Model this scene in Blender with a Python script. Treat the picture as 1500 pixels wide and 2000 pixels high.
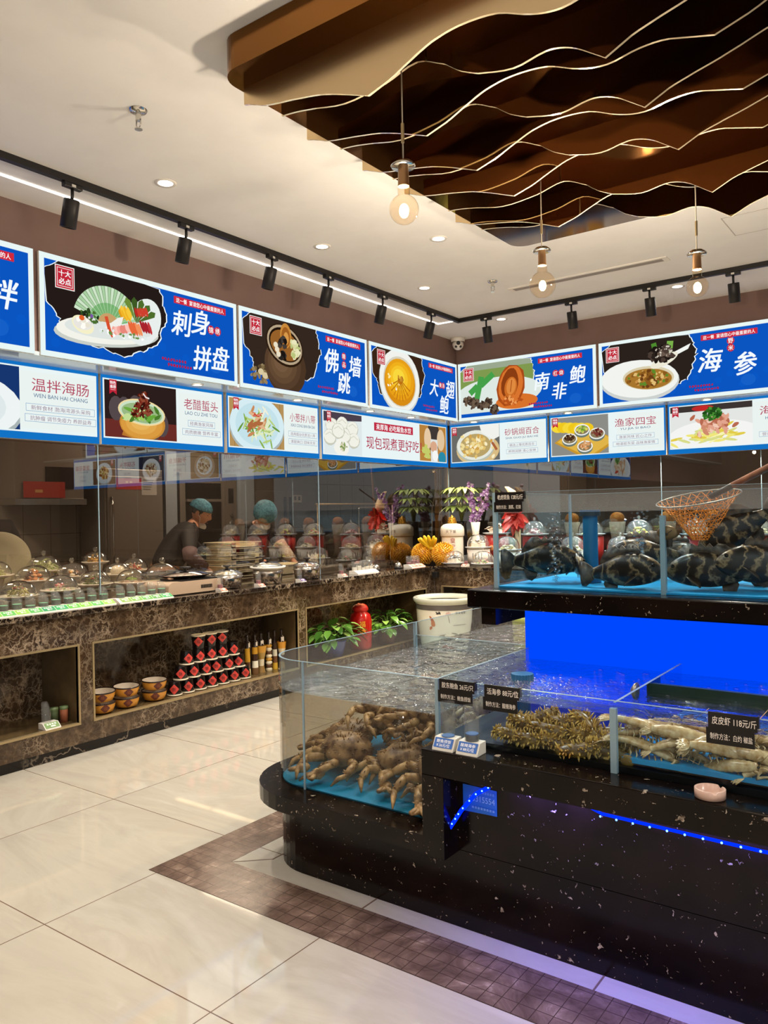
import bpy, math, random
from mathutils import Vector, Matrix, noise
R = random.Random(7)
PI = math.pi
sc = bpy.context.scene
COL = sc.collection
for _o in list(bpy.data.objects):
    bpy.data.objects.remove(_o)

# ---------------------------------------------------------------- camera
cd = bpy.data.cameras.new('camera'); cam = bpy.data.objects.new('camera', cd); COL.objects.link(cam)
cd.sensor_fit = 'VERTICAL'; cd.sensor_height = 24.0; cd.lens = 18.428
cd.clip_start = 0.05; cd.clip_end = 100
YAW, PITCH, ROLL = 0.63074, 0.001673, -0.019852
_f = Vector((-math.sin(YAW)*math.cos(PITCH), math.cos(YAW)*math.cos(PITCH), math.sin(PITCH)))
_r = _f.cross(Vector((0, 0, 1))).normalized(); _u = _r.cross(_f)
_r2 = math.cos(ROLL)*_r + math.sin(ROLL)*_u; _u2 = -math.sin(ROLL)*_r + math.cos(ROLL)*_u
_m = Matrix((_r2, _u2, -_f)).transposed().to_4x4(); _m.translation = (0, 0, 1.45)
cam.matrix_world = _m
sc.camera = cam

# ---------------------------------------------------------------- world, exposure
w = bpy.data.worlds.new('world'); sc.world = w; w.use_nodes = True
w.node_tree.nodes['Background'].inputs[0].default_value = (1.0, 0.97, 0.91, 1)
w.node_tree.nodes['Background'].inputs[1].default_value = 0.85
sc.view_settings.view_transform = 'Standard'; sc.view_settings.look = 'None'
sc.view_settings.exposure = 0.0; sc.view_settings.gamma = 1.0; sc.view_settings.use_curve_mapping = False
cy = sc.cycles
cy.max_bounces = 10; cy.diffuse_bounces = 4; cy.glossy_bounces = 5; cy.transparent_max_bounces = 40
cy.transmission_bounces = 4; cy.caustics_reflective = False; cy.caustics_refractive = False
cy.sample_clamp_indirect = 4.0; cy.use_denoising = True

CEIL = 3.33
WARM = (1.0, 0.96, 0.90)
DOWN = [(-3.563, 2.861), (-3.569, 4.214), (-3.574, 5.531), (-3.582, 6.915), (-1.895, 6.886), (-0.25, 6.9), (-3.56, 1.5), (-3.56, 0.1)]
EXTRA = [(-1.3, 0.6), (0.6, 0.6), (2.2, 0.6), (-1.3, -1.2), (0.6, -1.2), (2.2, -1.2), (-3.0, -1.2), (1.6, 2.6), (1.8, 4.6), (-2.85, 4.6), (-2.7, 1.0)]
def spot(name, loc, power, size=2.3, blend=0.6, col=WARM, rad=0.05, rot=(0, 0, 0)):
    l = bpy.data.lights.new(name, 'SPOT'); l.energy = power; l.spot_size = size; l.spot_blend = blend
    l.color = col; l.shadow_soft_size = rad
    o = bpy.data.objects.new(name, l); COL.objects.link(o); o.location = loc; o.rotation_euler = rot
    return o
def area(name, loc, power, sx, sy, col=WARM, rot=(0, 0, 0)):
    l = bpy.data.lights.new(name, 'AREA'); l.shape = 'RECTANGLE'; l.size = sx; l.size_y = sy; l.energy = power; l.color = col
    o = bpy.data.objects.new(name, l); COL.objects.link(o); o.location = loc; o.rotation_euler = rot
    return o
for q in DOWN:
    spot('downlight_beam', (q[0], q[1], CEIL-0.02), 128 if q[1] > 2 else 40)
for q in EXTRA:
    spot('downlight_beam', (q[0], q[1], CEIL-0.02), 40 if q[1] < 2 else 145, 2.6)
# panels of the rear dining room and the kitchen ceiling lamps
KW = (1, 0.85, 0.66)
area('kitchen_lamp', (-6.6, 2.7, 2.72), 34, 1.0, 0.25, KW)
area('kitchen_lamp', (-6.3, 6.0, 2.72), 40, 1.2, 0.3, KW)
area('kitchen_lamp', (-2.6, 8.9, 2.72), 30, 1.8, 0.3, KW)
for q in ((-5.3, 2.5), (-5.35, 3.3), (-5.4, 4.1), (-5.25, 5.0), (-5.0, 5.9)):
    spot('display_lamp', (q[0], q[1], 2.70), 120, 1.15, 0.7, KW, 0.03)
SOFFIT = [(-4.56, 2.6), (-4.56, 3.92), (-4.56, 5.02), (-4.56, 6.05), (-4.56, 6.75), (-4.3, 7.6), (-3.2, 7.6), (-2.5, 7.6), (-1.85, 7.6), (-1.2, 7.6)]
for q in SOFFIT:
    spot('soffit_beam', (q[0]+(.06 if q[1] < 7.5 else 0), q[1]-(.14 if q[1] > 7.5 else 0), 2.41), 30 if q[1] < 7.5 else 130, 1.5 if q[1] < 7.5 else 2.0, 0.7, KW, 0.025)

# ---------------------------------------------------------------- mesh helpers
def lin(c):
    if isinstance(c, str):
        c = tuple(int(c[i:i+2], 16)/255 for i in (0, 2, 4))
    return tuple(x/12.92 if x <= 0.04045 else ((x+0.055)/1.055)**2.4 for x in c)

class MB:
    def __init__(s):
        s.v = []; s.f = []; s.mi = []; s.sm = []; s.fc = []; s.M = None; s.colored = False
    def add(s, vs, fs, mi=0, sm=False, col=None):
        n = len(s.v)
        if s.M is not None:
            vs = [s.M @ Vector(q) for q in vs]
        s.v += [tuple(q) for q in vs]
        for f in fs:
            s.f.append(tuple(i+n for i in f)); s.mi.append(mi); s.sm.append(sm); s.fc.append(col() if callable(col) else col)
        if col is not None: s.colored = True
        return s
    def box(s, x0, x1, y0, y1, z0, z1, mi=0, col=None):
        vs = [(x0,y0,z0),(x1,y0,z0),(x1,y1,z0),(x0,y1,z0),(x0,y0,z1),(x1,y0,z1),(x1,y1,z1),(x0,y1,z1)]
        return s.add(vs, [(0,3,2,1),(4,5,6,7),(0,1,5,4),(1,2,6,5),(2,3,7,6),(3,0,4,7)], mi, False, col)
    def prism(s, poly, z0, z1, mi=0, sm=False, col=None):
        n = len(poly)
        vs = [(p[0], p[1], z0) for p in poly] + [(p[0], p[1], z1) for p in poly]
        s.add(vs, [tuple(range(n-1, -1, -1)), tuple(range(n, 2*n))], mi, False, col)
        return s.add(vs, [(i, (i+1) % n, n+(i+1) % n, n+i) for i in range(n)], mi, sm, col)
    def lathe(s, prof, n=24, mi=0, c=(0,0,0), sm=True, col=None, capb=False, capt=False, sx=1, sy=1):
        vs = []; fs = []
        for (r, z) in prof:
            for k in range(n):
                a = 2*PI*k/n
                vs.append((c[0]+r*math.cos(a)*sx, c[1]+r*math.sin(a)*sy, c[2]+z))
        for i in range(len(prof)-1):
            for k in range(n):
                k2 = (k+1) % n
                fs.append((i*n+k, i*n+k2, (i+1)*n+k2, (i+1)*n+k))
        if capb: fs.append(tuple(range(n-1, -1, -1)))
        if capt: fs.append(tuple((len(prof)-1)*n+k for k in range(n)))
        return s.add(vs, fs, mi, sm, col)
    def cyl(s, c, r, z0, z1, n=20, mi=0, r1=None, col=None, sm=True):
        r1 = r if r1 is None else r1
        s.lathe([(r, z0), (r1, z1)], n, mi, c, sm, col)
        return s.add([(c[0]+r*math.cos(2*PI*k/n), c[1]+r*math.sin(2*PI*k/n), c[2]+z0) for k in range(n)] +
                     [(c[0]+r1*math.cos(2*PI*k/n), c[1]+r1*math.sin(2*PI*k/n), c[2]+z1) for k in range(n)],
                     [tuple(range(n-1, -1, -1)), tuple(range(n, 2*n))], mi, False, col)
    def tube(s, pts, rad, n=8, mi=0, col=None, caps=True, flat=1.0):
        pts = [Vector(p) for p in pts]
        rs = rad if isinstance(rad, (list, tuple)) else [rad]*len(pts)
        vs = []; fs = []; up = Vector((0, 0, 1)); prev = None
        for i, p in enumerate(pts):
            t = (pts[min(i+1, len(pts)-1)]-pts[max(i-1, 0)]).normalized()
            a = prev if prev is not None else (up if abs(t.z) < 0.9 else Vector((1, 0, 0)))
            x = (a - t*a.dot(t)).normalized(); prev = x; y = t.cross(x)
            for k in range(n):
                an = 2*PI*k/n
                vs.append(p + x*(math.cos(an)*rs[i]*flat) + y*(math.sin(an)*rs[i]))
        for i in range(len(pts)-1):
            for k in range(n):
                k2 = (k+1) % n
                fs.append((i*n+k, i*n+k2, (i+1)*n+k2, (i+1)*n+k))
        if caps:
            fs += [tuple(range(n-1, -1, -1)), tuple((len(pts)-1)*n+k for k in range(n))]
        return s.add(vs, fs, mi, True, col)
    def ball(s, c, r, nu=14, nv=9, mi=0, col=None, bump=0, seed=0, z0=-1.0, freq=3.0, sm=True):
        if not isinstance(r, (tuple, list)): r = (r, r, r)
        vs = []; fs = []
        t0 = math.asin(max(-1, z0))
        for j in range(nv+1):
            t = t0 + (PI/2-t0)*j/nv
            for k in range(nu):
                a = 2*PI*k/nu
                d = Vector((math.cos(t)*math.cos(a), math.cos(t)*math.sin(a), math.sin(t)))
                m = 1+bump*noise.noise(d*freq+Vector((seed*3.1, seed*1.7, seed))) if bump else 1
                vs.append((c[0]+d.x*r[0]*m, c[1]+d.y*r[1]*m, c[2]+d.z*r[2]*m))
        for j in range(nv):
            for k in range(nu):
                k2 = (k+1) % nu
                fs.append((j*nu+k, j*nu+k2, (j+1)*nu+k2, (j+1)*nu+k))
        if z0 > -0.99: fs.append(tuple(range(nu-1, -1, -1)))
        return s.add(vs, fs, mi, sm, col)
    def leaf(s, p, d, up, L, W, mi=0, col=None, droop=0.3, n=4):
        p = Vector(p); d = Vector(d).normalized(); side = d.cross(Vector(up)).normalized(); nn = side.cross(d)
        vs = []; fs = []
        for i in range(n+1):
            t = i/n; wv = W*math.sin(PI*min(1, t*0.93+0.05))**0.8
            c = p + d*(L*t) - Vector((0, 0, 1))*(droop*L*t*t)
            vs += [c-side*wv*0.5+nn*wv*0.15, c, c+side*wv*0.5+nn*wv*0.15]
        for i in range(n):
            a = 3*i
            fs += [(a, a+1, a+4, a+3), (a+1, a+2, a+5, a+4)]
        return s.add(vs, fs, mi, True, col)

def obj(name, mb, mats, parent=None, loc=None, bevel=0, sub=0, solid=0):
    me = bpy.data.meshes.new(name)
    me.from_pydata(mb.v, [], mb.f)
    if not isinstance(mats, (list, tuple)): mats = [mats]
    for m in mats: me.materials.append(m)
    me.polygons.foreach_set('material_index', mb.mi)
    me.polygons.foreach_set('use_smooth', mb.sm)
    if mb.colored:
        a = me.color_attributes.new('Col', 'FLOAT_COLOR', 'CORNER')
        buf = []
        for p, c in zip(me.polygons, mb.fc):
            c = lin(c) if c is not None else (1, 1, 1)
            buf += [c[0], c[1], c[2], 1.0]*p.loop_total
        a.data.foreach_set('color', buf)
    me.update()
    o = bpy.data.objects.new(name, me); COL.objects.link(o)
    if parent is not None: o.parent = parent
    if loc is not None: o.location = loc
    if bevel:
        b = o.modifiers.new('bevel', 'BEVEL'); b.width = bevel; b.segments = 2; b.limit_method = 'ANGLE'
    if solid:
        b = o.modifiers.new('solid', 'SOLIDIFY'); b.thickness = solid; b.offset = 0
    if sub:
        b = o.modifiers.new('sub', 'SUBSURF'); b.levels = sub; b.render_levels = sub
    return o
def tag(o, label, cat, group=None, kind=None):
    o['label'] = label; o['category'] = cat
    if group: o['group'] = group
    if kind: o['kind'] = kind
    return o
def thing(name, label, cat, loc=(0,0,0), rz=0, group=None, rot=None):
    o = bpy.data.objects.new(name, None); COL.objects.link(o); o.empty_display_size = 0.05
    o.location = loc; o.rotation_euler = rot if rot else (0, 0, rz)
    return tag(o, label, cat, group)
def struct(o):
    o['kind'] = 'structure'; return o
def dup(root, label=None, loc=None, rz=None, rot=None, scale=None):
    r = root.copy(); COL.objects.link(r)
    if label: r['label'] = label
    if loc is not None: r.location = loc
    if rz is not None: r.rotation_euler = (0, 0, rz)
    if rot is not None: r.rotation_euler = rot
    if scale is not None: r.scale = (scale,)*3 if not isinstance(scale, tuple) else scale
    for ch in root.children:
        c = ch.copy(); COL.objects.link(c); c.parent = r
        for g in ch.children:
            d = g.copy(); COL.objects.link(d); d.parent = c
    return r

# ---------------------------------------------------------------- text outlines from the built-in font
_tc = {}
def text2d(body, bold=0.0):
    k = (body, bold)
    if k in _tc: return _tc[k]
    c = bpy.data.curves.new('lettering', 'FONT'); c.body = body; c.resolution_u = 3; c.offset = bold
    o = bpy.data.objects.new('lettering', c); COL.objects.link(o)
    dg = bpy.context.evaluated_depsgraph_get()
    me = bpy.data.meshes.new_from_object(o.evaluated_get(dg))
    vs = [(v.co.x, v.co.y) for v in me.vertices]; fs = [tuple(p.vertices) for p in me.polygons]
    bpy.data.objects.remove(o); bpy.data.curves.remove(c); bpy.data.meshes.remove(me)
    x0 = min(v[0] for v in vs); x1 = max(v[0] for v in vs); y0 = min(v[1] for v in vs); y1 = max(v[1] for v in vs)
    _tc[k] = (vs, fs, x0, x1, y0, y1)
    return _tc[k]
def text_fit(body, cx, cz, w=None, h=None, bold=0.0, rot=0, shear=0):
    """2-D outline of BODY centred on (cx, cz), fitted to width w and/or height h"""
    vs, fs, x0, x1, y0, y1 = text2d(body, bold)
    sx = w/(x1-x0) if w else None; sy = h/(y1-y0) if h else None
    sx = sx or sy; sy = sy or sx
    out = []
    for (x, y) in vs:
        a = (x-(x0+x1)/2)*sx; b = (y-(y0+y1)/2)*sy; a += shear*b
        out.append((cx+a*math.cos(rot)-b*math.sin(rot), cz+a*math.sin(rot)+b*math.cos(rot)))
    return out, fs

class Art(MB):
    """flat print: coloured shapes in the local XZ plane facing -Y, each a hair in front of the last"""
    def __init__(s, y=0.0, step=0.00025):
        MB.__init__(s); s.y = y; s.step = step; s.clip = None
    def poly(s, pts, col):
        if s.clip: pts = s._clip(pts)
        if len(pts) < 3: return s
        s.y -= s.step
        return s.add([(p[0], s.y, p[1]) for p in pts], [tuple(range(len(pts)))], 0, False, col)
    def _clip(s, pts):
        x0, x1, z0, z1 = s.clip
        for ax, lim, sg in ((0, x0, 1), (0, x1, -1), (1, z0, 1), (1, z1, -1)):
            out = []
            for i in range(len(pts)):
                a = pts[i]; b = pts[(i+1) % len(pts)]
                ia = (a[ax]-lim)*sg >= 0; ib = (b[ax]-lim)*sg >= 0
                if ia: out.append(a)
                if ia != ib:
                    t = (lim-a[ax])/(b[ax]-a[ax]); out.append((a[0]+(b[0]-a[0])*t, a[1]+(b[1]-a[1])*t))
            pts = out
            if len(pts) < 3: return []
        return pts
    def rect(s, x0, x1, z0, z1, col): return s.poly([(x0,z0),(x1,z0),(x1,z1),(x0,z1)], col)
    def ell(s, cx, cz, rx, rz, col, n=28, rot=0, a0=0, a1=2*PI):
        c, d = math.cos(rot), math.sin(rot); pts = []
        for k in range(n):
            a = a0+(a1-a0)*k/(n if a1-a0 > 6.28 else n-1); x = rx*math.cos(a); z = rz*math.sin(a)
            pts.append((cx+x*c-z*d, cz+x*d+z*c))
        return s.poly(pts, col)
    def blob(s, cx, cz, rx, rz, col, n=11, j=0.25, rot=0):
        c, d = math.cos(rot), math.sin(rot); pts = []
        for k in range(n):
            a = 2*PI*k/n; m = 1+R.uniform(-j, j); x = rx*m*math.cos(a); z = rz*m*math.sin(a)
            pts.append((cx+x*c-z*d, cz+x*d+z*c))
        return s.poly(pts, col)
    def stroke(s, pts, wd, col):
        for a, b in zip(pts[:-1], pts[1:]):
            dx, dz = b[0]-a[0], b[1]-a[1]; L = math.hypot(dx, dz) or 1; nx, nz = -dz/L*wd/2, dx/L*wd/2
            s.poly([(a[0]+nx,a[1]+nz),(a[0]-nx,a[1]-nz),(b[0]-nx,b[1]-nz),(b[0]+nx,b[1]+nz)], col)
        return s
    def scatter(s, cx, cz, rx, rz, n, cols, r, asp=1.6):
        for _ in range(n):
            a = R.uniform(0, 2*PI); q = math.sqrt(R.random())
            k = r*R.uniform(0.6, 1.3)
            s.blob(cx+rx*q*math.cos(a), cz+rz*q*math.sin(a), k*R.uniform(1, asp), k, R.choice(cols), 9, 0.3, R.uniform(0, PI))
        return s
    def text(s, body, cx, cz, w=None, h=None, col='ffffff', bold=0.0, rot=0, shear=0):
        pts, fs = text_fit(body, cx, cz, w, h, 0, rot, shear)
        k = bold*(h or .05)*1.1
        for (dx, dz) in ((0, 0),) if not bold else ((-k, -k*.6), (k, k*.6), (-k, k*.6), (k, -k*.6)):
            s.y -= s.step*.25
            s.add([(p[0]+dx, s.y, p[1]+dz) for p in pts], fs, 0, False, col)
        return s
# ---------------------------------------------------------------- materials
class NT:
    def __init__(s, name):
        s.m = bpy.data.materials.new(name); s.m.use_nodes = True; s.t = s.m.node_tree; s.t.nodes.clear()
        s.out = s.n('ShaderNodeOutputMaterial')
    def n(s, kind, **kw):
        nd = s.t.nodes.new(kind)
        for k, v in kw.items(): setattr(nd, k, v)
        return nd
    def l(s, a, b): s.t.links.new(a, b)
    def pos(s): return s.n('ShaderNodeNewGeometry').outputs['Position']
    def obco(s): return s.n('ShaderNodeTexCoord').outputs['Object']
    def noise(s, co, scale, detail=4, rough=0.55, dist=0):
        nd = s.n('ShaderNodeTexNoise'); nd.inputs['Scale'].default_value = scale; nd.inputs['Detail'].default_value = detail
        nd.inputs['Roughness'].default_value = rough; nd.inputs['Distortion'].default_value = dist; s.l(co, nd.inputs['Vector']); return nd
    def voro(s, co, scale, feature='F1', rnd=1.0):
        nd = s.n('ShaderNodeTexVoronoi', feature=feature); nd.inputs['Scale'].default_value = scale
        nd.inputs['Randomness'].default_value = rnd; s.l(co, nd.inputs['Vector']); return nd
    def ramp(s, fac, stops):
        nd = s.n('ShaderNodeValToRGB'); e = nd.color_ramp.elements
        while len(e) < len(stops): e.new(0.5)
        for el, (p, c) in zip(e, stops):
            el.position = p; c = lin(c) if not isinstance(c, (int, float)) else (c, c, c); el.color = (*c, 1)
        s.l(fac, nd.inputs['Fac']); return nd.outputs['Color']
    def mix(s, fac, a, b, mode='MIX'):
        nd = s.n('ShaderNodeMix', data_type='RGBA', blend_type=mode)
        for k, v in ((0, fac), (6, a), (7, b)):
            if isinstance(v, (int, float)): nd.inputs[k].default_value = v
            elif isinstance(v, (str, tuple)): nd.inputs[k].default_value = (*lin(v), 1)
            else: s.l(v, nd.inputs[k])
        return nd.outputs[2]
    def math(s, op, a, b=None, c=None):
        nd = s.n('ShaderNodeMath', operation=op)
        for i, v in enumerate((a, b, c)):
            if v is None: continue
            if isinstance(v, (int, float)): nd.inputs[i].default_value = v
            else: s.l(v, nd.inputs[i])
        return nd.outputs[0]
    def bump(s, h, strength, dist=0.01):
        nd = s.n('ShaderNodeBump'); nd.inputs['Strength'].default_value = strength; nd.inputs['Distance'].default_value = dist
        s.l(h, nd.inputs['Height']); return nd.outputs[0]
    def pbr(s, col, rough=0.5, metal=0.0, ior=1.45, normal=None, emit=None, es=0.0, coat=0, sss=0, spec=None):
        b = s.n('ShaderNodeBsdfPrincipled')
        if isinstance(col, (str, tuple)): b.inputs['Base Color'].default_value = (*lin(col), 1)
        else: s.l(col, b.inputs['Base Color'])
        if isinstance(rough, (int, float)): b.inputs['Roughness'].default_value = rough
        else: s.l(rough, b.inputs['Roughness'])
        b.inputs['Metallic'].default_value = metal; b.inputs['IOR'].default_value = ior
        if coat: b.inputs['Coat Weight'].default_value = coat; b.inputs['Coat Roughness'].default_value = 0.03
        if spec is not None: b.inputs['Specular IOR Level'].default_value = spec
        if normal is not None: s.l(normal, b.inputs['Normal'])
        if emit is not None:
            b.inputs['Emission Color'].default_value = (*lin(emit), 1); b.inputs['Emission Strength'].default_value = es
        s.l(b.outputs[0], s.out.inputs[0]); return s.m
_mc = {}
def P(name, col, rough=0.5, metal=0.0, **kw):
    if name not in _mc: _mc[name] = NT(name).pbr(col, rough, metal, **kw)
    return _mc[name]
def E(name, col, s):
    if name not in _mc:
        t = NT(name); e = t.n('ShaderNodeEmission'); e.inputs[0].default_value = (*lin(col), 1); e.inputs[1].default_value = s
        t.l(e.outputs[0], t.out.inputs[0]); _mc[name] = t.m
    return _mc[name]
def mottled(name, c0, c1, scale, rough=0.5, world=False, bump=0.0, lo=0.4, hi=0.6, **kw):
    if name in _mc: return _mc[name]
    t = NT(name); co = t.pos() if world else t.obco()
    nz = t.noise(co, scale, 5); c = t.ramp(nz.outputs[0], [(lo, c0), (hi, c1)])
    nrm = t.bump(nz.outputs[0], bump, 0.01) if bump else None
    _mc[name] = t.pbr(c, rough, normal=nrm, **kw); return _mc[name]
def clear(name, ior=1.45, tint='ffffff', gloss=0.0, bumpy=0, scale=20.0, wave=0.4, haze=None, hz=0.0, boost=1.0):
    """thin clear sheet: see-through with a mirror reflection on the side that faces the viewer"""
    if name in _mc: return _mc[name]
    t = NT(name)
    tr = t.n('ShaderNodeBsdfTransparent'); tr.inputs[0].default_value = (*lin(tint), 1)
    gl = t.n('ShaderNodeBsdfGlossy'); gl.inputs['Roughness'].default_value = gloss
    fr = t.n('ShaderNodeFresnel'); fr.inputs['IOR'].default_value = ior
    if bumpy:
        co = t.pos(); n1 = t.noise(co, scale, 4, 0.6, wave); nb = t.bump(n1.outputs[0], bumpy, 0.05)
        t.l(nb, gl.inputs['Normal']); t.l(nb, fr.inputs['Normal'])
    bf = t.n('ShaderNodeNewGeometry').outputs['Backfacing']
    fac = t.math('MULTIPLY', fr.outputs[0], t.math('SUBTRACT', 1.0, bf))
    if boost != 1.0: fac = t.math('MINIMUM', t.math('MULTIPLY', fac, boost), 1.0)
    base = tr.outputs[0]
    if haze:
        d = t.n('ShaderNodeBsdfDiffuse'); d.inputs[0].default_value = (*lin(haze), 1)
        mh = t.n('ShaderNodeMixShader'); mh.inputs[0].default_value = hz; t.l(base, mh.inputs[1]); t.l(d.outputs[0], mh.inputs[2]); base = mh.outputs[0]
    mx = t.n('ShaderNodeMixShader'); t.l(fac, mx.inputs[0]); t.l(base, mx.inputs[1]); t.l(gl.outputs[0], mx.inputs[2])
    t.l(mx.outputs[0], t.out.inputs[0]); _mc[name] = t.m
    return t.m
def attr_mat(name, rough=0.5, emit=0.0, coat=0):
    t = NT(name); a = t.n('ShaderNodeAttribute', attribute_name='Col')
    if emit:
        e = t.n('ShaderNodeEmission'); e.inputs[1].default_value = emit; t.l(a.outputs['Color'], e.inputs[0]); t.l(e.outputs[0], t.out.inputs[0]); return t.m
    return t.pbr(a.outputs['Color'], rough, coat=coat)
PRINT = attr_mat('backlit_print', emit=1.0)
INK = attr_mat('printed_ink', 0.45)
FOOD = attr_mat('food', 0.45)
WET = attr_mat('wet_food', 0.2)

def m_floor():
    t = NT('floor_tiles'); co = t.pos(); sp = t.n('ShaderNodeSeparateXYZ'); t.l(co, sp.inputs[0])
    def line(ch, off, pitch, wd):
        a = t.math('FRACT', t.math('DIVIDE', t.math('ADD', ch, off), pitch))
        a = t.math('MULTIPLY', t.math('ABSOLUTE', t.math('SUBTRACT', a, 0.5)), pitch)
        return t.math('GREATER_THAN', a, pitch/2-wd)
    g = t.math('MAXIMUM', line(sp.outputs[0], 1.792+88, 0.88, 0.0022), line(sp.outputs[1], -1.544+90, 0.9, 0.0022))
    ids = t.n('ShaderNodeCombineXYZ')
    t.l(t.math('FLOOR', t.math('DIVIDE', t.math('ADD', sp.outputs[0], 89.792), 0.88)), ids.inputs[0])
    t.l(t.math('FLOOR', t.math('DIVIDE', t.math('ADD', sp.outputs[1], 88.456), 0.9)), ids.inputs[1])
    va = t.n('ShaderNodeVectorMath', operation='MULTIPLY_ADD'); t.l(ids.outputs[0], va.inputs[0]); va.inputs[1].default_value = (3.7, 5.3, 1.9); t.l(co, va.inputs[2])
    mp = t.n('ShaderNodeMapping'); mp.inputs['Rotation'].default_value = (0, 0, 0.5); mp.inputs['Scale'].default_value = (0.6, 1.9, 1); t.l(va.outputs[0], mp.inputs[0])
    n1 = t.noise(mp.outputs[0], 1.6, 6, 0.6, 0.8)
    c = t.ramp(n1.outputs[0], [(0.3, 'b3aa9a'), (0.46, 'c2b9a8'), (0.55, 'bbb1a0'), (0.7, 'cbc3b4')])
    c = t.mix(g, c, '6d5645')
    return t.pbr(c, 0.045, ior=1.75)
def m_emperador(name, dark, mid, light, scale=7.0, rough=0.12):
    t = NT(name); co = t.pos(); n0 = t.noise(co, 4.5, 5, 0.6)
    n0b = t.noise(co, 22, 4, 0.6)
    ad = t.mix(0.06, t.mix(0.16, co, n0.outputs['Color']), n0b.outputs['Color'])
    v = t.voro(ad, scale, 'DISTANCE_TO_EDGE'); v2 = t.voro(ad, scale*2.1, 'DISTANCE_TO_EDGE')
    n2 = t.noise(co, 13, 7, 0.7, .6)
    base = t.ramp(n2.outputs[0], [(0.3, dark), (0.52, mid), (0.68, light)])
    e = t.ramp(v.outputs['Distance'], [(0.0, 1.0), (0.02, 0.5), (0.07, 0.0)]); e2 = t.ramp(v2.outputs['Distance'], [(0.0, 0.8), (0.03, 0.35), (0.08, 0.0)])
    n3 = t.noise(co, 3.1, 3); mk = t.ramp(n3.outputs[0], [(0.42, 0.1), (0.62, 1.0)])
    f = t.mix(1.0, t.mix(1.0, e, e2, 'LIGHTEN'), mk, 'MULTIPLY')
    return t.pbr(t.mix(f, base, 'a8937a'), rough, ior=1.5)
def m_pearl():
    t = NT('black_shell_granite'); co = t.pos()
    n0 = t.noise(co, 45, 3); ad = t.mix(0.05, co, n0.outputs['Color'])
    def chips(scale, lim, seed, sq):
        mp = t.n('ShaderNodeMapping'); mp.inputs['Location'].default_value = (seed, seed*2, seed*3); mp.inputs['Rotation'].default_value = (seed, seed*.7, seed*1.3)
        mp.inputs['Scale'].default_value = sq; t.l(ad, mp.inputs[0])
        v = t.voro(mp.outputs[0], scale); k = t.n('ShaderNodeSeparateColor'); t.l(v.outputs['Color'], k.inputs[0])
        th = t.math('MULTIPLY', t.math('MAXIMUM', t.math('SUBTRACT', k.outputs[0], 0.60), 0.0), lim)
        return t.math('LESS_THAN', v.outputs['Distance'], th)
    a = t.math('MAXIMUM', chips(19, 0.5, 1.3, (1, 1, 1.8)), chips(29, 0.42, 4.1, (1.8, 1, 1)))
    a = t.math('MAXIMUM', a, chips(55, 0.5, 7.7, (1, 2.2, 1)))
    n1 = t.noise(co, 60, 3); cc = t.ramp(n1.outputs[0], [(0.35, '4a3c30'), (0.62, 'b9a793')])
    n2 = t.noise(co, 6, 4); bc = t.ramp(n2.outputs[0], [(0.4, '090403'), (0.65, '160b07')])
    return t.pbr(t.mix(a, bc, cc), 0.16, ior=1.33)
def m_mosaic():
    t = NT('brown_mosaic'); co = t.pos(); sp = t.n('ShaderNodeSeparateXYZ'); t.l(co, sp.inputs[0])
    def ln(ch, off):
        a = t.math('FRACT', t.math('DIVIDE', t.math('ADD', ch, off), 0.055)); return t.math('LESS_THAN', a, 0.05)
    g = t.math('MAXIMUM', ln(sp.outputs[0], 55.0+2.72), ln(sp.outputs[1], 55.0-2.03))
    n = t.noise(co, 7, 6, 0.65, 1.2); c = t.ramp(n.outputs[0], [(0.3, '4c3a30'), (0.5, '6b564a'), (0.62, '80695a'), (0.7, 'a48d7c')])
    return t.pbr(t.mix(g, c, '43332a'), 0.2, ior=1.5)
def m_black_marble():
    t = NT('black_marble'); co = t.pos(); n0 = t.noise(co, 3, 5, 0.6); ad = t.mix(0.25, co, n0.outputs['Color'])
    v = t.voro(ad, 2.2, 'DISTANCE_TO_EDGE'); f = t.ramp(v.outputs['Distance'], [(0.0, 0.8), (0.012, 0.0)])
    n3 = t.noise(co, 2.0, 2); mk = t.ramp(n3.outputs[0], [(0.45, 0.0), (0.6, 1.0)])
    return t.pbr(t.mix(t.mix(1.0, f, mk, 'MULTIPLY'), '15100d', 'a08f7c'), 0.12)
def m_tiles(name, c, g, pitch, rough=0.25):
    t = NT(name); co = t.pos(); sp = t.n('ShaderNodeSeparateXYZ'); t.l(co, sp.inputs[0])
    def ln(ch): return t.math('LESS_THAN', t.math('FRACT', t.math('DIVIDE', t.math('ADD', ch, 50.0), pitch)), 0.02)
    gg = t.math('MAXIMUM', t.math('MAXIMUM', ln(sp.outputs[0]), ln(sp.outputs[1])), ln(sp.outputs[2]))
    return t.pbr(t.mix(gg, c, g), rough)
FLOOR = m_floor(); MARBLE = m_emperador('brown_marble', '261a12', '453424', '66523d', 11.0); PEARL = m_pearl(); MOSAIC = m_mosaic()
KICK = m_black_marble(); TOPSTONE = m_emperador('dark_worktop', '120c09', '1f1712', '3b2f26', 9.0, 0.07)
CEILM = mottled('ceiling_paint', 'e6e1da', 'eae5de', 3, 0.9, True)
WALLM = mottled('brown_wall_paint', '775d54', '7b6158', 3, 0.8, True)
BRASS = P('brass_trim', 'b09a72', 0.35, 0.6)
CHROME = P('chrome', 'd8d4cc', 0.12, 1.0); STEEL = mottled('brushed_steel', '8d8880', '9d978d', 4, 0.35, False, metal=0.8)
STEELD = P('kitchen_steel', '8c8278', 0.35, 0.5)
BLACK = P('black_plastic', '161311', 0.4); BLACKM = P('black_metal', '221e1c', 0.45, 0.3)
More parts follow.
